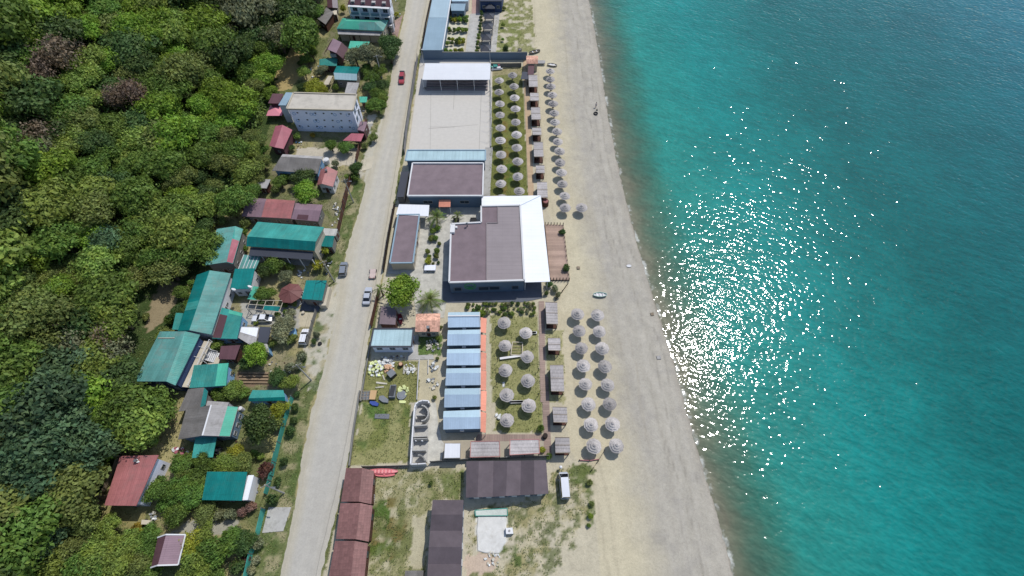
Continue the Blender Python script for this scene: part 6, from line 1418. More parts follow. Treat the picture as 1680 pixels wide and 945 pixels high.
for i, p in enumerate(rowA): umb('F', p, f'thatched umbrella on the sand, {ORD[i]} from the green edged boat in the landward row', 'umbrellas on the sand near the boat')
for i, p in enumerate(rowB): umb('F', p, f'thatched umbrella on the sand, {ORD[i]} from the green edged boat in the seaward row', 'umbrellas on the sand near the boat')
for i, p in enumerate([(145,242),(152,440),(155,650),(162,872),(170,1088)]): umb('B4', p, f'thatched umbrella on the lawn, {ORD[i]} from the rockery in the row beside the orange awnings', 'umbrellas on the beach lawn')
for i, p in enumerate([(330,332),(340,532),(350,745),(356,966)]): umb('B4', p, f'thatched umbrella on the lawn, {ORD[i]} from the rockery in the row near the boardwalk', 'umbrellas on the beach lawn')
rows = [[(940,670),(940,770),(942,870),(945,965),(948,1080),(948,1190),(952,1310),(957,1432),(957,1560),(962,1688)], [(1055,625),(1068,720),(1072,820),(1080,918),(1083,1025),(1088,1138),(1092,1252),(1097,1370),(1105,1497),(1112,1625)],
        [(1380,590),(1385,657),(1390,722),(1400,795),(1408,872),(1418,950),(1425,1030),(1438,1110),(1448,1195),(1460,1280),(1468,1375),(1480,1468),(1490,1562),(1505,1665),(1515,1767)]]
for k, (row, t) in enumerate(zip(rows, ('beside the sports court', 'in the middle of the upper lawn', 'on the upper sand'))):
    for i, p in enumerate(row): umb('Z2', p, f'thatched umbrella {t}, {ORD[i]} counted from the blue grey wall', 'umbrellas ' + t)
umb('T8', (1078, 528), 'lone thatched umbrella standing apart nearer the water', 'umbrellas on the upper sand')
# ================================================================ VEHICLES AND SMALL THINGS
def car_paint(name, c, rough=.35):
    if name in MATS: return MATS[name]
    b = NT(name); b.p.inputs['Base Color'].default_value = c; b.p.inputs['Roughness'].default_value = rough; b.p.inputs['Metallic'].default_value = .25; b.p.inputs['Coat Weight'].default_value = .5
    MATS[name] = b.m; return b.m
def car(name, label, cat, fr, front, rear, paint, kind='sedan', z=.06, w_=1.78):
    f, r = at(fr, front, .5), at(fr, rear, .5); d = f - r; d.z = 0; L = d.length; c = (f + r) / 2; rz = math.atan2(d.y, d.x)
    e = thing(name, label, cat, Vector((c.x, c.y, z + terr1(c.x, c.y))), None, rz)
    prof = {'sedan': [(-.5,.45),(-.5,.85),(-.34,.95),(-.24,1.38),(.08,1.42),(.24,.98),(.47,.82),(.5,.6),(.5,.35)],
            'estate': [(-.5,.45),(-.5,.95),(-.45,1.42),(.08,1.48),(.25,1.0),(.47,.85),(.5,.6),(.5,.35)],
            'van': [(-.5,.4),(-.5,1.2),(-.47,2.0),(.28,2.05),(.42,1.25),(.49,.95),(.5,.35)],
            'buggy': [(-.5,.5),(-.5,.75),(-.1,.8),(.1,.9),(.5,.75),(.5,.5)]}[kind]
    def skin(mb, z_from, wd, inset, lo=None, hi=None, up=0.0):
        pass
    # body below the belt line
    belt = {'sedan': .92, 'estate': .95, 'van': 1.22, 'buggy': .9}[kind]; hw = w_ / 2
    lowp = [(x * L, min(zz, belt)) for x, zz in prof if zz <= belt + .1]
    mb = MB(); X = [-.5, -.46, -.3, .0, .3, .44, .5]; hs = {'sedan': [.80,.88,.93,.93,.9,.82,.7], 'estate': [.9,.95,.97,.97,.93,.85,.7], 'van': [1.15,1.22,1.22,1.22,1.2,1.05,.85], 'buggy': [.6,.62,.62,.55,.7,.75,.6]}[kind]; ws = [.86,.96,1,1,1,.95,.82]
    rings = [[Vector((x * L, s * hw * wq, z_)) for s, z_ in ((-1, .28), (-1, h_ * .62), (-.93, h_), (.93, h_), (1, h_ * .62), (1, .28))] for x, h_, wq in zip(X, hs, ws)]
    for a, b_ in zip(rings, rings[1:]):
        for i in range(6): j = (i + 1) % 6; mb.face([a[i], a[j], b_[j], b_[i]])
    mb.face(rings[0]); mb.face(list(reversed(rings[-1])))
    mb.build('body', paint, e, world=False)
    if kind != 'buggy':
        x0, x1, x2, x3, zt = {'sedan': (-.36, -.22, .06, .24, 1.40), 'estate': (-.48, -.44, .06, .25, 1.46), 'van': (-.49, -.47, .26, .42, 2.02)}[kind]; zb = belt - .02
        lo = [Vector((x * L, s * hw * .92, zb)) for x, s in ((x0, -1), (x3, -1), (x3, 1), (x0, 1))]; hi = [Vector((x * L, s * hw * .76, zt - .05)) for x, s in ((x1, -1), (x2, -1), (x2, 1), (x1, 1))]
        mb = MB(); mb.prism(lo, hi); mb.build('glasshouse', car_paint('car_glass', (.015,.018,.022,1), .08), e, world=False)
        mb = MB(); rt = [v + Vector((0, 0, .012)) for v in hi]; rt2 = [Vector((v.x * .99, v.y * .97, zt + .02)) for v in hi]; mb.prism(rt, rt2); mb.build('roof', paint, e, world=False)
        mb = MB()
        for s in (-1, 1):
            for t in (0, .5, 1):
                a = lerp(lo[0] if s < 0 else lo[3], lo[1] if s < 0 else lo[2], t); b_ = lerp(hi[0] if s < 0 else hi[3], hi[1] if s < 0 else hi[2], t); mb.bar(a, b_, .07)
        mb.build('pillars', paint, e, world=False)
    for sx in (-.31, .31):
        for sy_ in (-1, 1):
            mb = MB(); mb.tube((sx * L, sy_ * (hw - .2), .31), (sx * L, sy_ * (hw + .01), .31), .32, .32, 14); wo_ = mb.build('wheel', M['black'], e, world=False)
            mb = MB(); mb.tube((sx * L, sy_ * (hw + .012), .31), (sx * L, sy_ * (hw + .03), .31), .19, .17, 10); mb.build('rim', M['metal'], wo_, world=False)
    for s in (-1, 1):
        mb = MB(); mb.box((.485 * L, s * hw * .62, .62), (.1, .3, .13)); mb.build('headlight', M['frame'], e, world=False)
        mb = MB(); mb.box((-.492 * L, s * hw * .66, .7), (.06, .25, .14)); mb.build('tail_light', car_paint('tail_red', (.35,.02,.02,1)), e, world=False)
        mb = MB(); mb.box((.2 * L, s * (hw + .07), 1.0), (.12, .14, .1)); mb.build('mirror', paint, e, world=False)
    return e
SIL = car_paint('silver_paint', A(196,200,208,.8)); WHT = car_paint('white_car_paint', A(238,238,238,.9)); GRYP = car_paint('grey_paint', A(150,156,165,.7)); REDP = car_paint('red_paint', (.35,.04,.05,1)); DRK = car_paint('dark_paint', (.03,.03,.04,1))
car('parked_car', 'grey estate car parked on the verge opposite the grit buggy', 'car', 'K3', (268,112), (232,345), GRYP, 'estate')
car('parked_car', 'silver saloon parked beside the big bright tree', 'car', 'K3', (690,548), (640,840), SIL, 'sedan')
e = car('red_pickup', 'small red car on the road with its tailgate open', 'car', 'K4', (290,745), (325,470), REDP, 'estate')
p = Vector((0, 0, 0)); mb = MB(); mb.box((-2.05, 0, 1.55), (.5, 1.5, .08)); mb.build('tailgate', DRK, e, world=False)
e = car('tractor_buggy', 'small pinkish open buggy with dark wheels on the road shoulder', 'buggy', 'K3', (762,232), (742,385), mat('dusty_pink', A(205,185,178,.75), 'plain', .08), 'buggy', w_=1.5)
for x in (-1.0, 1.0): mb = MB(); mb.box((x, 0, .45), (.35, 1.75, .3)); mb.build('axle', M['black'], e, world=False)
car('parked_car', 'white saloon parked in the yard below the pergola', 'car', 'T6', (318,400), (625,398), WHT, 'sedan')
car('parked_car', 'white boxy estate car parked by the grey picket gate', 'car', 'T6', (1150,562), (1092,800), WHT, 'estate')
car('van', 'silver minivan parked on rough grass beside the pleated brown roof', 'van', 'K7', (290,300), (325,680), SIL, 'van', w_=1.9)
car('parked_car', 'dark car half hidden under the square green porch roof', 'car', 'B1', (735,715), (715,775), DRK, 'sedan')
# boats
def boat(name, label, fr, a, b_, w_, m, m2=None, h_=.55, cat='boat', seats=0, deck_=None):
    f, r = at(fr, a, .3), at(fr, b_, .3); d = f - r; d.z = 0; L = d.length; c = (f + r) / 2; e = thing(name, label, cat, Vector((c.x, c.y, terr1(c.x, c.y))), None, math.atan2(d.y, d.x))
    mb = MB(); n = 12; rings = []
    for i in range(n + 1):
        t = i / n; x = (t - .5) * L; q = math.sin(math.pi * min(1, t * .94 + .03)) ** .6 * w_ / 2; rings.append([Vector((x, -q, h_)), Vector((x, -q * .7, .12)), Vector((x, 0, .0)), Vector((x, q * .7, .12)), Vector((x, q, h_))])
    for A_, B_ in zip(rings, rings[1:]):
        for i in range(4): mb.face([A_[i], A_[i + 1], B_[i + 1], B_[i]])
    mb.build('hull', m, e, world=False)
    mb = MB(); k = .78
    for A_, B_ in zip(rings, rings[1:]):
        z = h_ * .55 if not deck_ else h_ * .98; mb.face([Vector((A_[0].x, A_[0].y * k, z)), Vector((A_[4].x, A_[4].y * k, z)), Vector((B_[4].x, B_[4].y * k, z)), Vector((B_[0].x, B_[0].y * k, z))])
    mb.build('deck', m2 or m, e, world=False)
    mb = MB()
    for s in (0, 4):
        for A_, B_ in zip(rings, rings[1:]): mb.bar(A_[s], B_[s], .09)
    mb.build('gunwale', m, e, world=False)
    for i in range(seats): mb = MB(); mb.box(((i + .5) / seats * L * .7 - L * .35, 0, h_ * .8 + (.15 if deck_ else 0)), (.3, w_ * .62, .08)); mb.build('seat', m if deck_ else M['white'], e, world=False)
    return e
boat('boat', 'white boat with green edge lying on the sand above the umbrellas', 'L4', (472,512), (362,512), 1.2, mat('pale_green_hull', A(175,205,192,.74), 'plain', .05), M['white'], seats=3)
kay = mat('kayak_red', A(228,125,130,.78), 'plain', .04, .4); kayw = mat('kayak_pink', A(240,165,165,.78), 'plain', .05, .4)
boat('banana_boat', 'long red and white inflatable with pointed ends behind the road cabins', 'B3', (592,700), (332,700), .9, kay, kayw, .5, 'inflatable', 6, True)
boat('kayak', 'slim red kayak tucked under the long red inflatable', 'B3', (565,727), (385,727), .7, kay, kay, .3, 'kayak', 1, True)
boat('rowing_boat', 'grey wooden rowing boat leaning near the terracotta kiosk', 'T4', (430,122), (262,165), 1.3, M['gwall'], M['straw'], .6, 'boat', 2)
boat('boat', 'cream plastic boat beside the first umbrella on the upper sand', 'T4', (690,352), (540,330), 1.3, M['cream'], M['white'], .5, 'boat', 2)
boat('paddle_board', 'white paddle board lying on the shingle near the water', 'L4', (678,259), (638,261), .7, M['white'], M['white'], .12, 'paddle board', 0, True)
boat('canoe', 'dark red upturned canoe standing between brown shed and tiled hut', 'Z8', (505,185), (515,275), 1.0, mat('maroon_canoe', A(150,60,75,.7), 'plain', .1, .5), None, .6, 'canoe', 1)
def pedalo():
    p = at('K5', (325, 270), .6); e = thing('pedalo', 'green, white and red pedal boat by the court corner', 'pedal boat', Vector((p.x, p.y, 0)), None, .15)
    for s in (-1, 1): mb = MB(); mb.tube((-1.6, s * .75, .28), (1.5, s * .75, .28), .3, .3, 10); mb.tube((1.5, s * .75, .28), (2.1, s * .75, .45), .3, .08, 10); mb.build('float', M['white'], e, world=False)
    mb = MB(); mb.box((0, 0, .62), (2.8, 1.7, .16)); mb.build('deck', M['white'], e, world=False)
    mb = MB(); mb.box((-.2, 0, 1.15), (1.2, 1.3, .1)); mb.box((-.85, 0, .9), (.12, 1.3, .6)); mb.build('canopy', M['green'], e, world=False)
    mb = MB(); mb.box((.95, .5, .9), (.6, .5, .5)); mb.build('seat', kay, e, world=False)
    mb = MB(); mb.bar((-1.2, -.4, .8), (-2.3, -.4, 1.9), .5, .1); mb.build('slide', M['lgreen'], e, world=False)
pedalo()
# street poles and wires
def pole(fr, b_, t_, lab, h_=8.6):
    p = at(fr, b_, 0); e = thing('utility_pole', lab, 'pole', Vector((p.x, p.y, 0))); mb = MB(); mb.tube((p.x, p.y, -.3), (p.x, p.y, h_), .17, .11, 8); mb.build('pole', M['conc'], e)
    mb = MB(); mb.box((p.x, p.y, h_ - .35), (1.7, .12, .12), .5); mb.build('crossarm', M['gwall'], e)
    mb = MB(); mb.bar((p.x, p.y, h_ - .8), (p.x + 1.3, p.y - .3, h_ - .3), .07); mb.box((p.x + 1.55, p.y - .36, h_ - .28), (.6, .25, .1)); mb.build('lamp_arm', M['metal'], e)
    for s in (-1, 0, 1): mb = MB(); mb.tube((p.x + s * .7, p.y + s * .38, h_ - .3), (p.x + s * .7, p.y + s * .38, h_ - .1), .06, .05, 6); mb.build('insulator', M['white'], e)
    return Vector((p.x, p.y, h_))
T_ = [pole('F', (627,129), 0, 'concrete power pole among the roadside trees above the guest house', 8.2), pole('F', (600,218), 0, 'concrete power pole by the gatehouse of the guest house', 8.4), pole('F', (580,332), 0, 'concrete power pole on the verge below the small red house'), pole('F', (548.6,462), 0, 'concrete power pole beside the green roadside garage'),
      pole('F', (510.7,624), 0, 'concrete power pole at the edge of the allotment'), pole('F', (466,809), 0, 'concrete power pole leaning over the turquoise mesh fence')]
for i, (a, b_) in enumerate(zip(T_, T_[1:])):
    mb = MB(); n = 14
    for s in (-1, 1):
        o_ = Vector((s * .7, s * .38, -.08))
        for k in range(n):
            f = lambda t: lerp(a, b_, t) + o_ - Vector((0, 0, 1.1 * 4 * t * (1 - t))); mb.bar(f(k / n), f((k + 1) / n), .022)
    o = mb.build('power_line', M['black']); tag(o, f'{ORD[i]} span of twin power wires from the top of the village road', 'power line', 'spans of power wire along the road')
# white ball lamp by the van
p = at('K7', (258, 225), 1.2); e = thing('globe_lamp', 'white globe on a short post at the nose of the van', 'lamp', Vector((p.x, p.y, 0))); mb = MB(); mb.tube((p.x, p.y, 0), (p.x, p.y, .9), .06); mb.build('post', M['gwall'], e)
mb = MB(); n = 10
for j in range(5):
    a0, a1 = -math.pi / 2 + j * math.pi / 5, -math.pi / 2 + (j + 1) * math.pi / 5; mb.tube((p.x, p.y, 1.1 + .32 * math.sin(a0)), (p.x, p.y, 1.1 + .32 * math.sin(a1)), .32 * math.cos(a0) + .001, .32 * math.cos(a1) + .001, 12)
mb.build('globe', M['white'], e)
# litter heaps on the lawn by the road
rg = random.Random(11)
def chunk(fr, c, r, n, cols, nm, lab, grp, size=(.35, .8), hh=.9):
    for i in range(n):
        a = rg.uniform(0, 6.28); q = math.sqrt(rg.random()); x, y = c[0] + r[0] * q * math.cos(a), c[1] + r[1] * q * math.sin(a); p = at(fr, (x, y), 0)
        z = hh * (1 - q) * rg.uniform(.4, 1); s = rg.uniform(*size); mb = MB(); pts = []
        m3 = Matrix.Rotation(rg.uniform(0, 6.3), 3, 'Z') @ Matrix.Rotation(rg.uniform(-.35, .35), 3, 'X'); 
        b_ = [Vector((sx * s * rg.uniform(.35, .6), sy * s * rg.uniform(.3, .5), 0)) for sx, sy in ((-1, -1), (1, -1), (1, 1), (-1, 1))]; t_ = [v * rg.uniform(.75, .95) + Vector((0, 0, s * rg.uniform(.3, .5))) for v in b_]
        mb.prism([p + Vector((0, 0, z)) + m3 @ v for v in b_], [p + Vector((0, 0, z)) + m3 @ v for v in t_]); k = rg.randrange(len(cols)); o = mb.build(nm, cols[k][0]); tag(o, f'{cols[k][1]} {lab}', nm.replace('_', ' '), grp)
FY = (mat('foam_yellow', A(216,224,158,.8), 'plain', .08), 'yellow green'); FW = (mat('foam_white', A(222,224,222,.8), 'plain', .08), 'white'); FP = (mat('foam_peach', A(215,175,140,.75), 'plain', .08), 'peach'); FC = (mat('rubble_cream', A(205,200,185,.75), 'plain', .12), 'cream'); FG = (mat('rubble_grey', A(140,145,150,.7), 'plain', .12), 'grey')
chunk('T7', (430,420), (115,120), 60, [FY, FY, FW], 'foam_block', 'foam chunk in the heap by the road kerb', 'heap of foam chunks')
chunk('T7', (600,320), (120,60), 40, [FW, FW, FG], 'foam_block', 'foam chunk at the far end of the heap', 'heap of foam chunks')
chunk('T7', (640,410), (90,60), 26, [FP, FP, FW], 'foam_block', 'foam slab on the side of the heap nearest the black box', 'heap of foam chunks')
chunk('T7', (945,430), (105,90), 46, [FC, FC, FW], 'stone_block', 'stone in the pale pile beside the thin white wall', 'pile of pale stones', (.25, .6), .5)
chunk('T7', (1310,60), (110,110), 36, [FC, FC, FG], 'stone_block', 'stone strewn in the bed south of the tiled hut', 'stones below the tiled hut', (.25, .6), .35)
chunk('T7', (1320,400), (70,110), 16, [FW, FG], 'scrap_sheet', 'scrap on the bare ground west of the blue cabins', 'scraps beside the cabins', (.25, .7), .15)
chunk('T7', (1300,650), (90,90), 14, [FW, FG, FC], 'scrap_sheet', 'scrap near the second thin kerb', 'scraps beside the cabins', (.25, .8), .15)
chunk('T7', (860,770), (80,90), 18, [(FY[0], 'pale yellow')], 'scrap_sheet', 'sheet under the round grey lid on the lawn', 'pale sheets on the lawn', (.4, .8), .2)
chunk('K2', (1190,260), (60,90), 12, [FC, FG, FW], 'junk_item', 'junk lying behind the wrecked trailer', 'junk by the large red roof', (.3, .7), .4)
chunk('B2', (610,180), (45,110), 26, [FW, FG, FC], 'junk_item', 'junk heaped along the east side of the large red roof', 'junk by the large red roof', (.3, .8), .5)
chunk('B5', (455,300), (20,30), 7, [FW], 'chair_stack', 'plastic seats stacked under the last lawn umbrella', 'white seats under the umbrella', (.4, .7), .5)
chunk('B7', (500,820), (60,60), 18, [FW, FC], 'stone_block', 'rubble south of the white slab', 'rubble near the white slab', (.2, .5), .2)
chunk('Z5', (1210,130), (30,60), 18, [FC, FG, FW], 'junk_item', 'rubble heap behind the village fence near the blue gable', 'rubble by the blue gable', (.3, .7), .3)
chunk('Z5', (930,680), (55,35), 16, [FW, FG], 'junk_item', 'white rubble north of the gazebo', 'rubble north of the gazebo', (.3, .7), .3)
chunk('B1', (450,750), (60,40), 14, [FW, (M['pink'], 'rose')], 'junk_item', 'clutter west of the square green porch', 'clutter by the green porch', (.4, .8), .3)
for fr_, c_, r_, n_, nm_ in [('Z5',(700,560),(180,60),12,'the veranda'),('Z5',(1130,600),(60,120),14,'the green garage'),('T6',(800,620),(240,180),22,'the pale garden trees'),('B1',(1150,130),(200,80),18,'the allotment'),('B1',(880,560),(50,120),12,'the white ridged roof'),('Z7',(640,640),(90,60),12,'the white stairs'),
    ('Z3',(560,400),(70,50),12,'the grey slate roof'),('T3',(1150,330),(120,50),12,'the hut roofs'),('T3',(720,430),(110,90),14,'the cottage'),('Z1',(1330,40),(30,120),8,'the tall balconied house'),('Z5',(1215,240),(35,60),12,'the brown fence'),('L2',(1450,560),(90,70),12,'the big green roof'),('B2',(1340,330),(60,90),14,'the mesh fence'),('T7',(640,250),(260,30),16,'the ribbed roof cabin')]:
    chunk(fr_, c_, r_, n_, [FC, FG, FW, (M['wood'], 'brown'), (M['bluew'], 'blue')], 'yard_clutter', 'odd piece of clutter lying in the yard near ' + nm_, 'clutter in the village yards', (.15, .6), .2)
def slab(name, label, cat, fr, pts, m, h_=.15, z0=.05, extra=None):
    P = [at(fr, p, 0) for p in pts]; c = sum(P, Vector()) / len(P); e = thing(name, label, cat, Vector((c.x, c.y, 0))); g = terr1(c.x, c.y)
    mb = MB(); mb.prism([p + Vector((0, 0, z0 + g)) for p in P], [Vector((lerp(p, c, .04).x, lerp(p, c, .04).y, g + z0 + h_)) for p in P]); mb.build('body', m, e)
    if extra: extra(e, P, c, g + z0 + h_)
    return e
blk = mat('black_crate', A(60,62,66,.6), 'plain', .1, .5)
slab('crate', 'black square crate tilted across the end of the foam heap', 'crate', 'T7', [(612,518),(690,445),(765,520),(690,592)], blk, 1.1, extra=lambda e, P, c, z: (lambda mb: (mb.box((c.x, c.y, z + .04), (1.5, 1.5, .08), .75), mb.build('lid', FG[0], e)))(MB()))
slab('box', 'long dark grey box standing on the lawn', 'box', 'T7', [(668,690),(755,680),(735,880),(645,880)], FG[0], .9, extra=lambda e, P, c, z: (lambda mb: (mb.box((c.x, c.y, z + .03), (1.0, 2.3, .06), -.08), mb.build('lid', blk, e)))(MB()))
slab('board', 'upper of two cream planks lying on the littered lawn', 'board', 'T7', [(442,618),(610,640),(606,664),(438,645)], FC[0], .08)
slab('board', 'lower of two cream planks lying on the littered lawn', 'board', 'T7', [(430,700),(558,688),(560,708),(432,720)], FC[0], .08)
slab('board', 'short cream plank between foam heap and cream planks', 'board', 'T7', [(532,518),(552,512),(580,595),(562,600)], FC[0], .08)
slab('table', 'tan rectangular table with blue tarp at its end', 'table', 'T7', [(368,765),(468,768),(436,912),(345,910)], mat('tan_top', A(205,170,125,.75), 'plain', .06), .08, .75, extra=lambda e, P, c, z: [(lambda mb: (mb.box((p.x * .9 + c.x * .1, p.y * .9 + c.y * .1, .38), (.1, .1, .75)), mb.build('leg', M['post'], e)))(MB()) for p in P])
slab('tarpaulin', 'crumpled blue tarp beside the tan table', 'tarpaulin', 'B3', [(355,95),(400,100),(430,118),(420,142),(375,135),(350,115)], mat('blue_tarp', A(70,95,175,.7), 'plain', .2), .3)
slab('tarpaulin', 'dark grey crumpled sheet beside the blue tarp', 'tarpaulin', 'B3', [(435,55),(470,50),(515,85),(510,115),(465,110),(430,85)], FG[0], .4)
slab('board', 'grey sheet lying flat in the grass south of the tarp', 'board', 'B3', [(395,205),(520,205),(518,250),(390,245)], mat('grey_sheet', A(125,128,135,.66), 'plain', .06), .06)
slab('board', 'pale wedge shaped sheet lying near the round lid', 'board', 'B3', [(604,88),(655,90),(665,100),(655,115),(602,112)], FY[0], .05)
slab('crate', 'open lattice crate of pale bars at the road kerb', 'crate', 'T7', [(225,770),(355,765),(350,900),(200,905)], FG[0], .1, extra=lambda e, P, c, z: [(lambda mb, t: (mb.bar(lerp(P[0], P[1], t) + Vector((0, 0, .7)), lerp(P[3], P[2], t) + Vector((0, 0, .7)), .08), mb.bar(lerp(P[0], P[3], t) + Vector((0, 0, .62)), lerp(P[1], P[2], t) + Vector((0, 0, .62)), .08), mb.build('bar', M['straw'], e)))(MB(), t) for t in (0, .33, .66, 1)])
def drum(name, label, cat, fr, p, r, h_, m, m2=None):
    q = at(fr, p, h_); g = terr1(q.x, q.y); e = thing(name, label, cat, Vector((q.x, q.y, g))); mb = MB(); mb.tube((q.x, q.y, g - .1), (q.x, q.y, g + h_), r, r, 14); mb.build('body', m, e); mb = MB(); mb.tube((q.x, q.y, g + h_ + .003), (q.x, q.y, g + h_ + .07), r * .8, r * .7, 14); mb.build('lid', m2 or m, e)
drum('lid', 'round grey lid on pale yellow sheets on the lawn', 'lid', 'T7', (828,820), 1.0, .35, FG[0])
drum('barrel', 'dark round barrel with pinkish top at the corner of the foam heap', 'barrel', 'T7', (812,345), .5, .9, M['wood'], FP[0])
drum('barrel', 'dark round barrel at the boardwalk corner', 'barrel', 'B5', (815,440), .5, .9, M['post'])
drum('barrel', 'rust coloured round hut like barrel at the end of the northern cabanas', 'barrel', 'T8', (515,465), .85, 1.6, M['wood'], M['red'])
drum('water_tank', 'round white water tank on the roof edge by the white ridged house', 'water tank', 'B1', (905,418), .42, 1.2, M['white'])
drum('water_tank', 'round white tank beside the grey slate roofed house', 'water tank', 'Z3', (812,532), .8, 1.4, M['white'])
slab('wrecked_trailer', 'small faded blue scrap trailer beside the white estate car', 'trailer', 'T6', [(905,585),(1003,580),(1012,690),(898,690)], M['bluew'], .9, .3, extra=lambda e, P, c, z: [(lambda mb, p: (mb.tube((p.x, p.y, .3), (p.x + .25, p.y, .3), .3, .3, 12), mb.build('wheel', M['black'], e)))(MB(), lerp(p, c, .2)) for p in P])
for fr_, p_, lb_ in (('T5', (702,342), 'white satellite dish at the corner of the glossy deep green roof'), ('T5', (530,372), 'white satellite dish at the edge of the longest green roof'), ('B2', (482,88), 'small satellite dish on the large plain red roof')):
    q = at(fr_, p_, 4.6); e = thing('satellite_dish', lb_, 'satellite dish', Vector(q)); mb = MB(); mb.tube(q, q + Vector((.25, .3, .35)), .12, .48, 14); mb.build('dish', M['white'], e); mb = MB(); mb.bar(q - Vector((0, 0, .6)), q + Vector((0, 0, .05)), .06); mb.build('bracket', M['metal'], e)
drum('bucket', 'white bucket beside the dark paving of the green garage', 'bucket', 'T5', (1272,596), .35, .5, M['cream'])
drum('tyre', 'black tyre dropped on the dusty verge', 'tyre', 'T6', (1348,778), .45, .25, M['black'], M['dark'])
slab('water_tank', 'white square plastic tank at the edge of the white slab', 'water tank', 'B7', [(597,585),(650,582),(657,630),(600,632)], M['white'], 1.0, extra=lambda e, P, c, z: (lambda mb: (mb.tube((c.x, c.y, z), (c.x, c.y, z + .1), .2), mb.build('cap', M['lgrey'], e)))(MB()))
slab('concrete_slab', 'rough white concrete slab on the plot south of the pleated roof', 'slab', 'B7', [(388,492),(600,492),(605,600),(598,690),(545,775),(440,772),(385,755),(378,600)], mat('white_cement', A(218,217,212,.76), 'plain', .10, .95, nscale=2, stain=(A(180,175,165,.7),.5)), .12, .02)
slab('netting_bundle', 'bundle of teal fence netting laid along the white slab', 'netting', 'B7', [(365,450),(610,435),(612,490),(370,492)], mat('pale_netting', A(200,208,200,.72), 'plain', .2), .3, extra=lambda e, P, c, z: [(lambda mb, a, b_: (mb.bar(a + Vector((0, 0, .35)), b_ + Vector((0, 0, .35)), .12), mb.build('frame_bar', M['mesh_g'], e)))(MB(), P[i], P[(i + 1) % 4]) for i in range(4)])
slab('wrecked_trailer', 'battered pale trailer loaded with scrap on the grass by the red roof', 'trailer', 'K2', [(1068,330),(1215,340),(1205,412),(1055,408)], M['cream'], .8, .3, extra=lambda e, P, c, z: [(lambda mb, p: (mb.tube((p.x, p.y, .3), (p.x + .25, p.y, .3), .3, .3, 12), mb.build('wheel', M['black'], e)))(MB(), lerp(p, c, .2)) for p in P])
slab('table', 'grey work table with two tools on it by the terracotta kiosk', 'table', 'T4', [(388,305),(508,305),(505,352),(385,352)], M['lgrey'], .08, .75, extra=lambda e, P, c, z: ([(lambda mb: (mb.box((p.x * .92 + c.x * .08, p.y * .92 + c.y * .08, .38), (.1, .1, .75)), mb.build('leg', M['post'], e)))(MB()) for p in P]))
slab('crate', 'dark open crate standing on the long blue grey wall line', 'crate', 'T4', [(88,122),(148,122),(146,168),(90,168)], M['black'], .8, extra=lambda e, P, c, z: (lambda mb: (mb.box((c.x, c.y, z + .03), (.8, .7, .05)), mb.build('lid', M['gwall'], e)))(MB()))
# volleyball-like pale frame and benches on the beach lawn
def frame_():
    P = [at('B4', p, .5) for p in ((215,425),(302,430),(298,540),(200,535))]; c = sum(P, Vector()) / 4; e = thing('swing_frame', 'pale timber frame of bars between lawn umbrellas', 'frame', Vector((c.x, c.y, 0)))
    for i in range(4): mb = MB(); mb.bar(P[i], P[(i + 1) % 4], .16, .14); mb.build('beam', M['cream'], e); mb = MB(); mb.box((P[i].x, P[i].y, .22), (.14, .14, .44)); mb.build('leg', M['cream'], e)
    for t in (.25, .5, .75): mb = MB(); mb.bar(lerp(P[0], P[3], t), lerp(P[1], P[2], t), .08); mb.build('crossbar', M['straw'], e)
frame_()
bench('B4', [(105,568),(290,542)], 'long white board bench between two lawn umbrellas near the frame'); bench('B4', [(188,940),(305,938)], 'white board bench beside the fourth lawn umbrella'); bench('B5', [(545,186),(645,182)], 'white board bench between the last lawn umbrellas')
bench('B4', [(375,345),(418,342)], 'small white bench under the first umbrella nearest the rockery', 'white'); bench('Z8', [(1660,350),(1700,350)][:0] or [(B, 0) for B in ()] or [(1640,345),(1685,345)], 'short pale bench right of the first lawn umbrella')
line_on('B4', (135,770), (140,815), .5, .03, M['white'], 'path_edge')
for i, (x, y) in enumerate([(70,368),(85,580),(75,780),(415,445),(435,665),(438,880)]):
    p = at('B4', (x, y), .9); e = thing('garden_lamp', f'thin dark lawn lamp, {ORD[i % 3]} from the rockery on the {"awning" if i < 3 else "boardwalk"} side', 'lamp', Vector((p.x, p.y, 0)), 'dark garden lamps of the beach lawn')
    mb = MB(); mb.tube((p.x, p.y, 0), (p.x, p.y, 1.5), .06, .05); mb.build('post', M['post'], e); mb = MB(); mb.tube((p.x, p.y, 1.5), (p.x, p.y, 1.75), .16, .1); mb.build('lamp_head', M['black'], e)
# washed-up bits on the shingle and a person at the water
slab('driftwood', 'small dark scrap of driftwood on the shingle by the glitter', 'driftwood', 'L4', [(832,645),(858,640),(862,665),(838,668)], M['straw'], .15)
slab('board', 'small square pale lid lying on shingle close to the water', 'lid', 'B4', [(1458,535),(1495,530),(1505,560),(1468,565)], M['lgrey'], .1)
slab('driftwood', 'small grey stick heap on the sand east of the sun deck', 'driftwood', 'L4', [(228,285),(252,285),(255,305),(232,308)], M['straw'], .2)
# low broken frame on the sand past the last umbrellas
wall_line('rail', 'low pinkish broken rail on the sand below the last umbrellas', 'rail', 'L5', [(250,470),(330,475),(410,462)], .35, .08, 'pink', 'wood', 1.0)
# allotment furrows are part of the soil: raised ridges
for i in range(4):
    a, b_ = at('B1', (900, 150 + i * 24), 0), at('B1', (1125, 152 + i * 24), 0); mb = MB(); n = 12
    for k in range(n): p, q = lerp(a, b_, k / n), lerp(a, b_, (k + 1) / n); mb.bar(p + Vector((0, 0, .04)), q + Vector((0, 0, .05)), .42, .42)
    o = mb.build('planting_ridge', mat('soil_ridge', A(160,138,112,.62), 'plain', .2, .95, nscale=3)); tag(o, f'ploughed soil ridge of the allotment, {ORD[i]} from the bushy bright tree', 'soil ridge', 'ridges of the allotment')
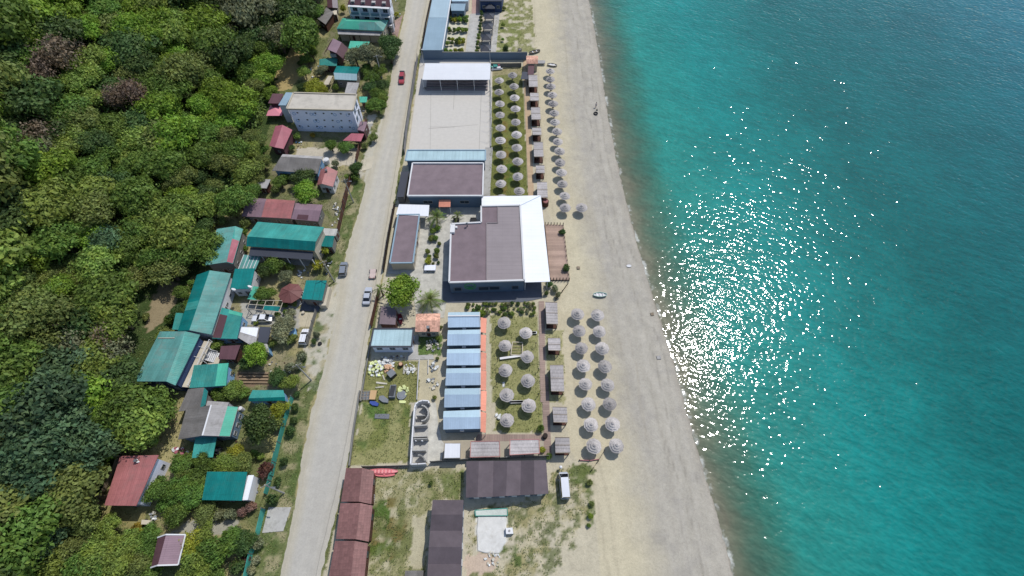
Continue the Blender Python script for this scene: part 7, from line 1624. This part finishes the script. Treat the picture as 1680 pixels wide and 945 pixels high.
# person with a white buggy by the water
def person(p, yaw, shirt, label):
    e = thing('person', label, 'person', p, None, yaw)
    J = [(0,0,.95),(0,0,1.2),(0,0,1.42),(0,0,1.52),(.02,0,1.63),(.02,0,1.75),(0,.10,.9),(.06,.11,.48),(-.02,.12,.06),(.14,.12,.03),(0,-.10,.9),(.14,-.11,.5),(.02,-.12,.06),(.18,-.12,.03),(0,.2,1.38),(.06,.26,1.1),(.22,.24,.98),(.32,.22,.98),(0,-.2,1.38),(.04,-.27,1.1),(.18,-.25,.94),(.27,-.24,.92)]
    E = [(0,1),(1,2),(2,3),(3,4),(4,5),(0,6),(6,7),(7,8),(8,9),(0,10),(10,11),(11,12),(12,13),(2,14),(14,15),(15,16),(16,17),(2,18),(18,19),(19,20),(20,21)]
    Rr = [.15,.14,.15,.06,.105,.10,.10,.07,.05,.045,.10,.07,.05,.045,.065,.05,.04,.035,.065,.05,.04,.035]
    for wi, sg in ((17, 1), (21, -1)):
        hx, hy, hz = J[wi]
        for q_ in range(4):
            k_ = len(J); o_ = (q_ - 1.5) * .022; J.append((hx + .05, hy + o_, hz - .01)); J.append((hx + .085 + .008 * (q_ in (1, 2)), hy + o_ * 1.2, hz - .03)); E.extend([(wi, k_), (k_, k_ + 1)]); Rr.extend([.011, .009])
        k_ = len(J); J.append((hx + .015, hy - sg * .05, hz)); J.append((hx + .045, hy - sg * .07, hz - .01)); E.extend([(wi, k_), (k_, k_ + 1)]); Rr.extend([.012, .010])
    me = bpy.data.meshes.new('body'); me.from_pydata(J, E, []); o = bpy.data.objects.new('body', me); C.objects.link(o); o.parent = e
    m_ = o.modifiers.new('s', 'SKIN'); 
    for i, r in enumerate(Rr): me.skin_vertices[0].data[i].radius = (r, r)
    me.skin_vertices[0].data[0].use_root = True
    s = o.modifiers.new('u', 'SUBSURF'); s.levels = 1; s.render_levels = 1; me.materials.append(mat('skin', A(190,145,120,.75), 'plain', .04))
    mb = MB(); mb.tube((0, 0, .88), (0, 0, 1.18), .19, .18, 10); mb.tube((0, 0, 1.18), (0, 0, 1.44), .18, .2, 10); mb.build('shirt', shirt, e, world=False)
    mb = MB(); mb.tube((-.005, 0, 1.74), (-.005, 0, 1.83), .122, .10, 12); mb.tube((-.005, 0, 1.83), (-.005, 0, 1.88), .10, .04, 12); mb.build('hair', M['post'], e, world=False)
    mb = MB(); [mb.box((.122, s * .038, 1.69), (.02, .028, .016)) for s in (-1, 1)]; mb.build('eyes', M['black'], e, world=False)
    mb = MB(); mb.box((.135, 0, 1.66), (.04, .026, .045)); mb.build('nose', MATS['skin'], e, world=False); mb = MB(); mb.box((.118, 0, 1.61), (.02, .05, .012)); mb.build('mouth', M['pink'], e, world=False)
    mb = MB(); [mb.box((.0, s * .112, 1.67), (.045, .025, .06)) for s in (-1, 1)]; mb.build('ears', MATS['skin'], e, world=False)
    mb = MB(); mb.tube((0, .1, .92), (.05, .11, .5), .12, .1, 8); mb.tube((0, -.1, .92), (.12, -.11, .52), .12, .1, 8); mb.build('shorts', M['navy'], e, world=False)
q = gr('L6', (66, 672)); person(Vector((q.x, q.y, q.z)), -1.2, M['white'], 'person in a white top standing on the shingle near the water')
q = gr('L6', (74, 690)); e = thing('beach_bag', 'pale bag beside the person on the shingle', 'bag', Vector((q.x, q.y, q.z))); mb = MB(); mb.prism([q + Vector((a, b_, 0)) for a, b_ in ((-.3, -.2), (.3, -.2), (.3, .2), (-.3, .2))], [q + Vector((a * .7, b_ * .6, .4)) for a, b_ in ((-.3, -.2), (.3, -.2), (.3, .2), (-.3, .2))]); mb.build('body', M['cream'], e); mb = MB(); mb.bar(q + Vector((-.15, 0, .4)), q + Vector((.15, 0, .5)), .04); mb.build('handle', M['post'], e)
q = gr('L6', (66, 713)); e = thing('beach_ring', 'dark inflatable ring lying on the shingle by the person', 'swim ring', Vector((q.x, q.y, q.z)))
mb = MB(); k = 16
for i in range(k):
    t1, t2 = i * 6.2832 / k, (i + 1) * 6.2832 / k; mb.tube(q + Vector((math.cos(t1) * .55, math.sin(t1) * .55, .2)), q + Vector((math.cos(t2) * .55, math.sin(t2) * .55, .2)), .18, .18, 8)
mb.build('ring', M['black'], e)
print('objects', len(bpy.data.objects))
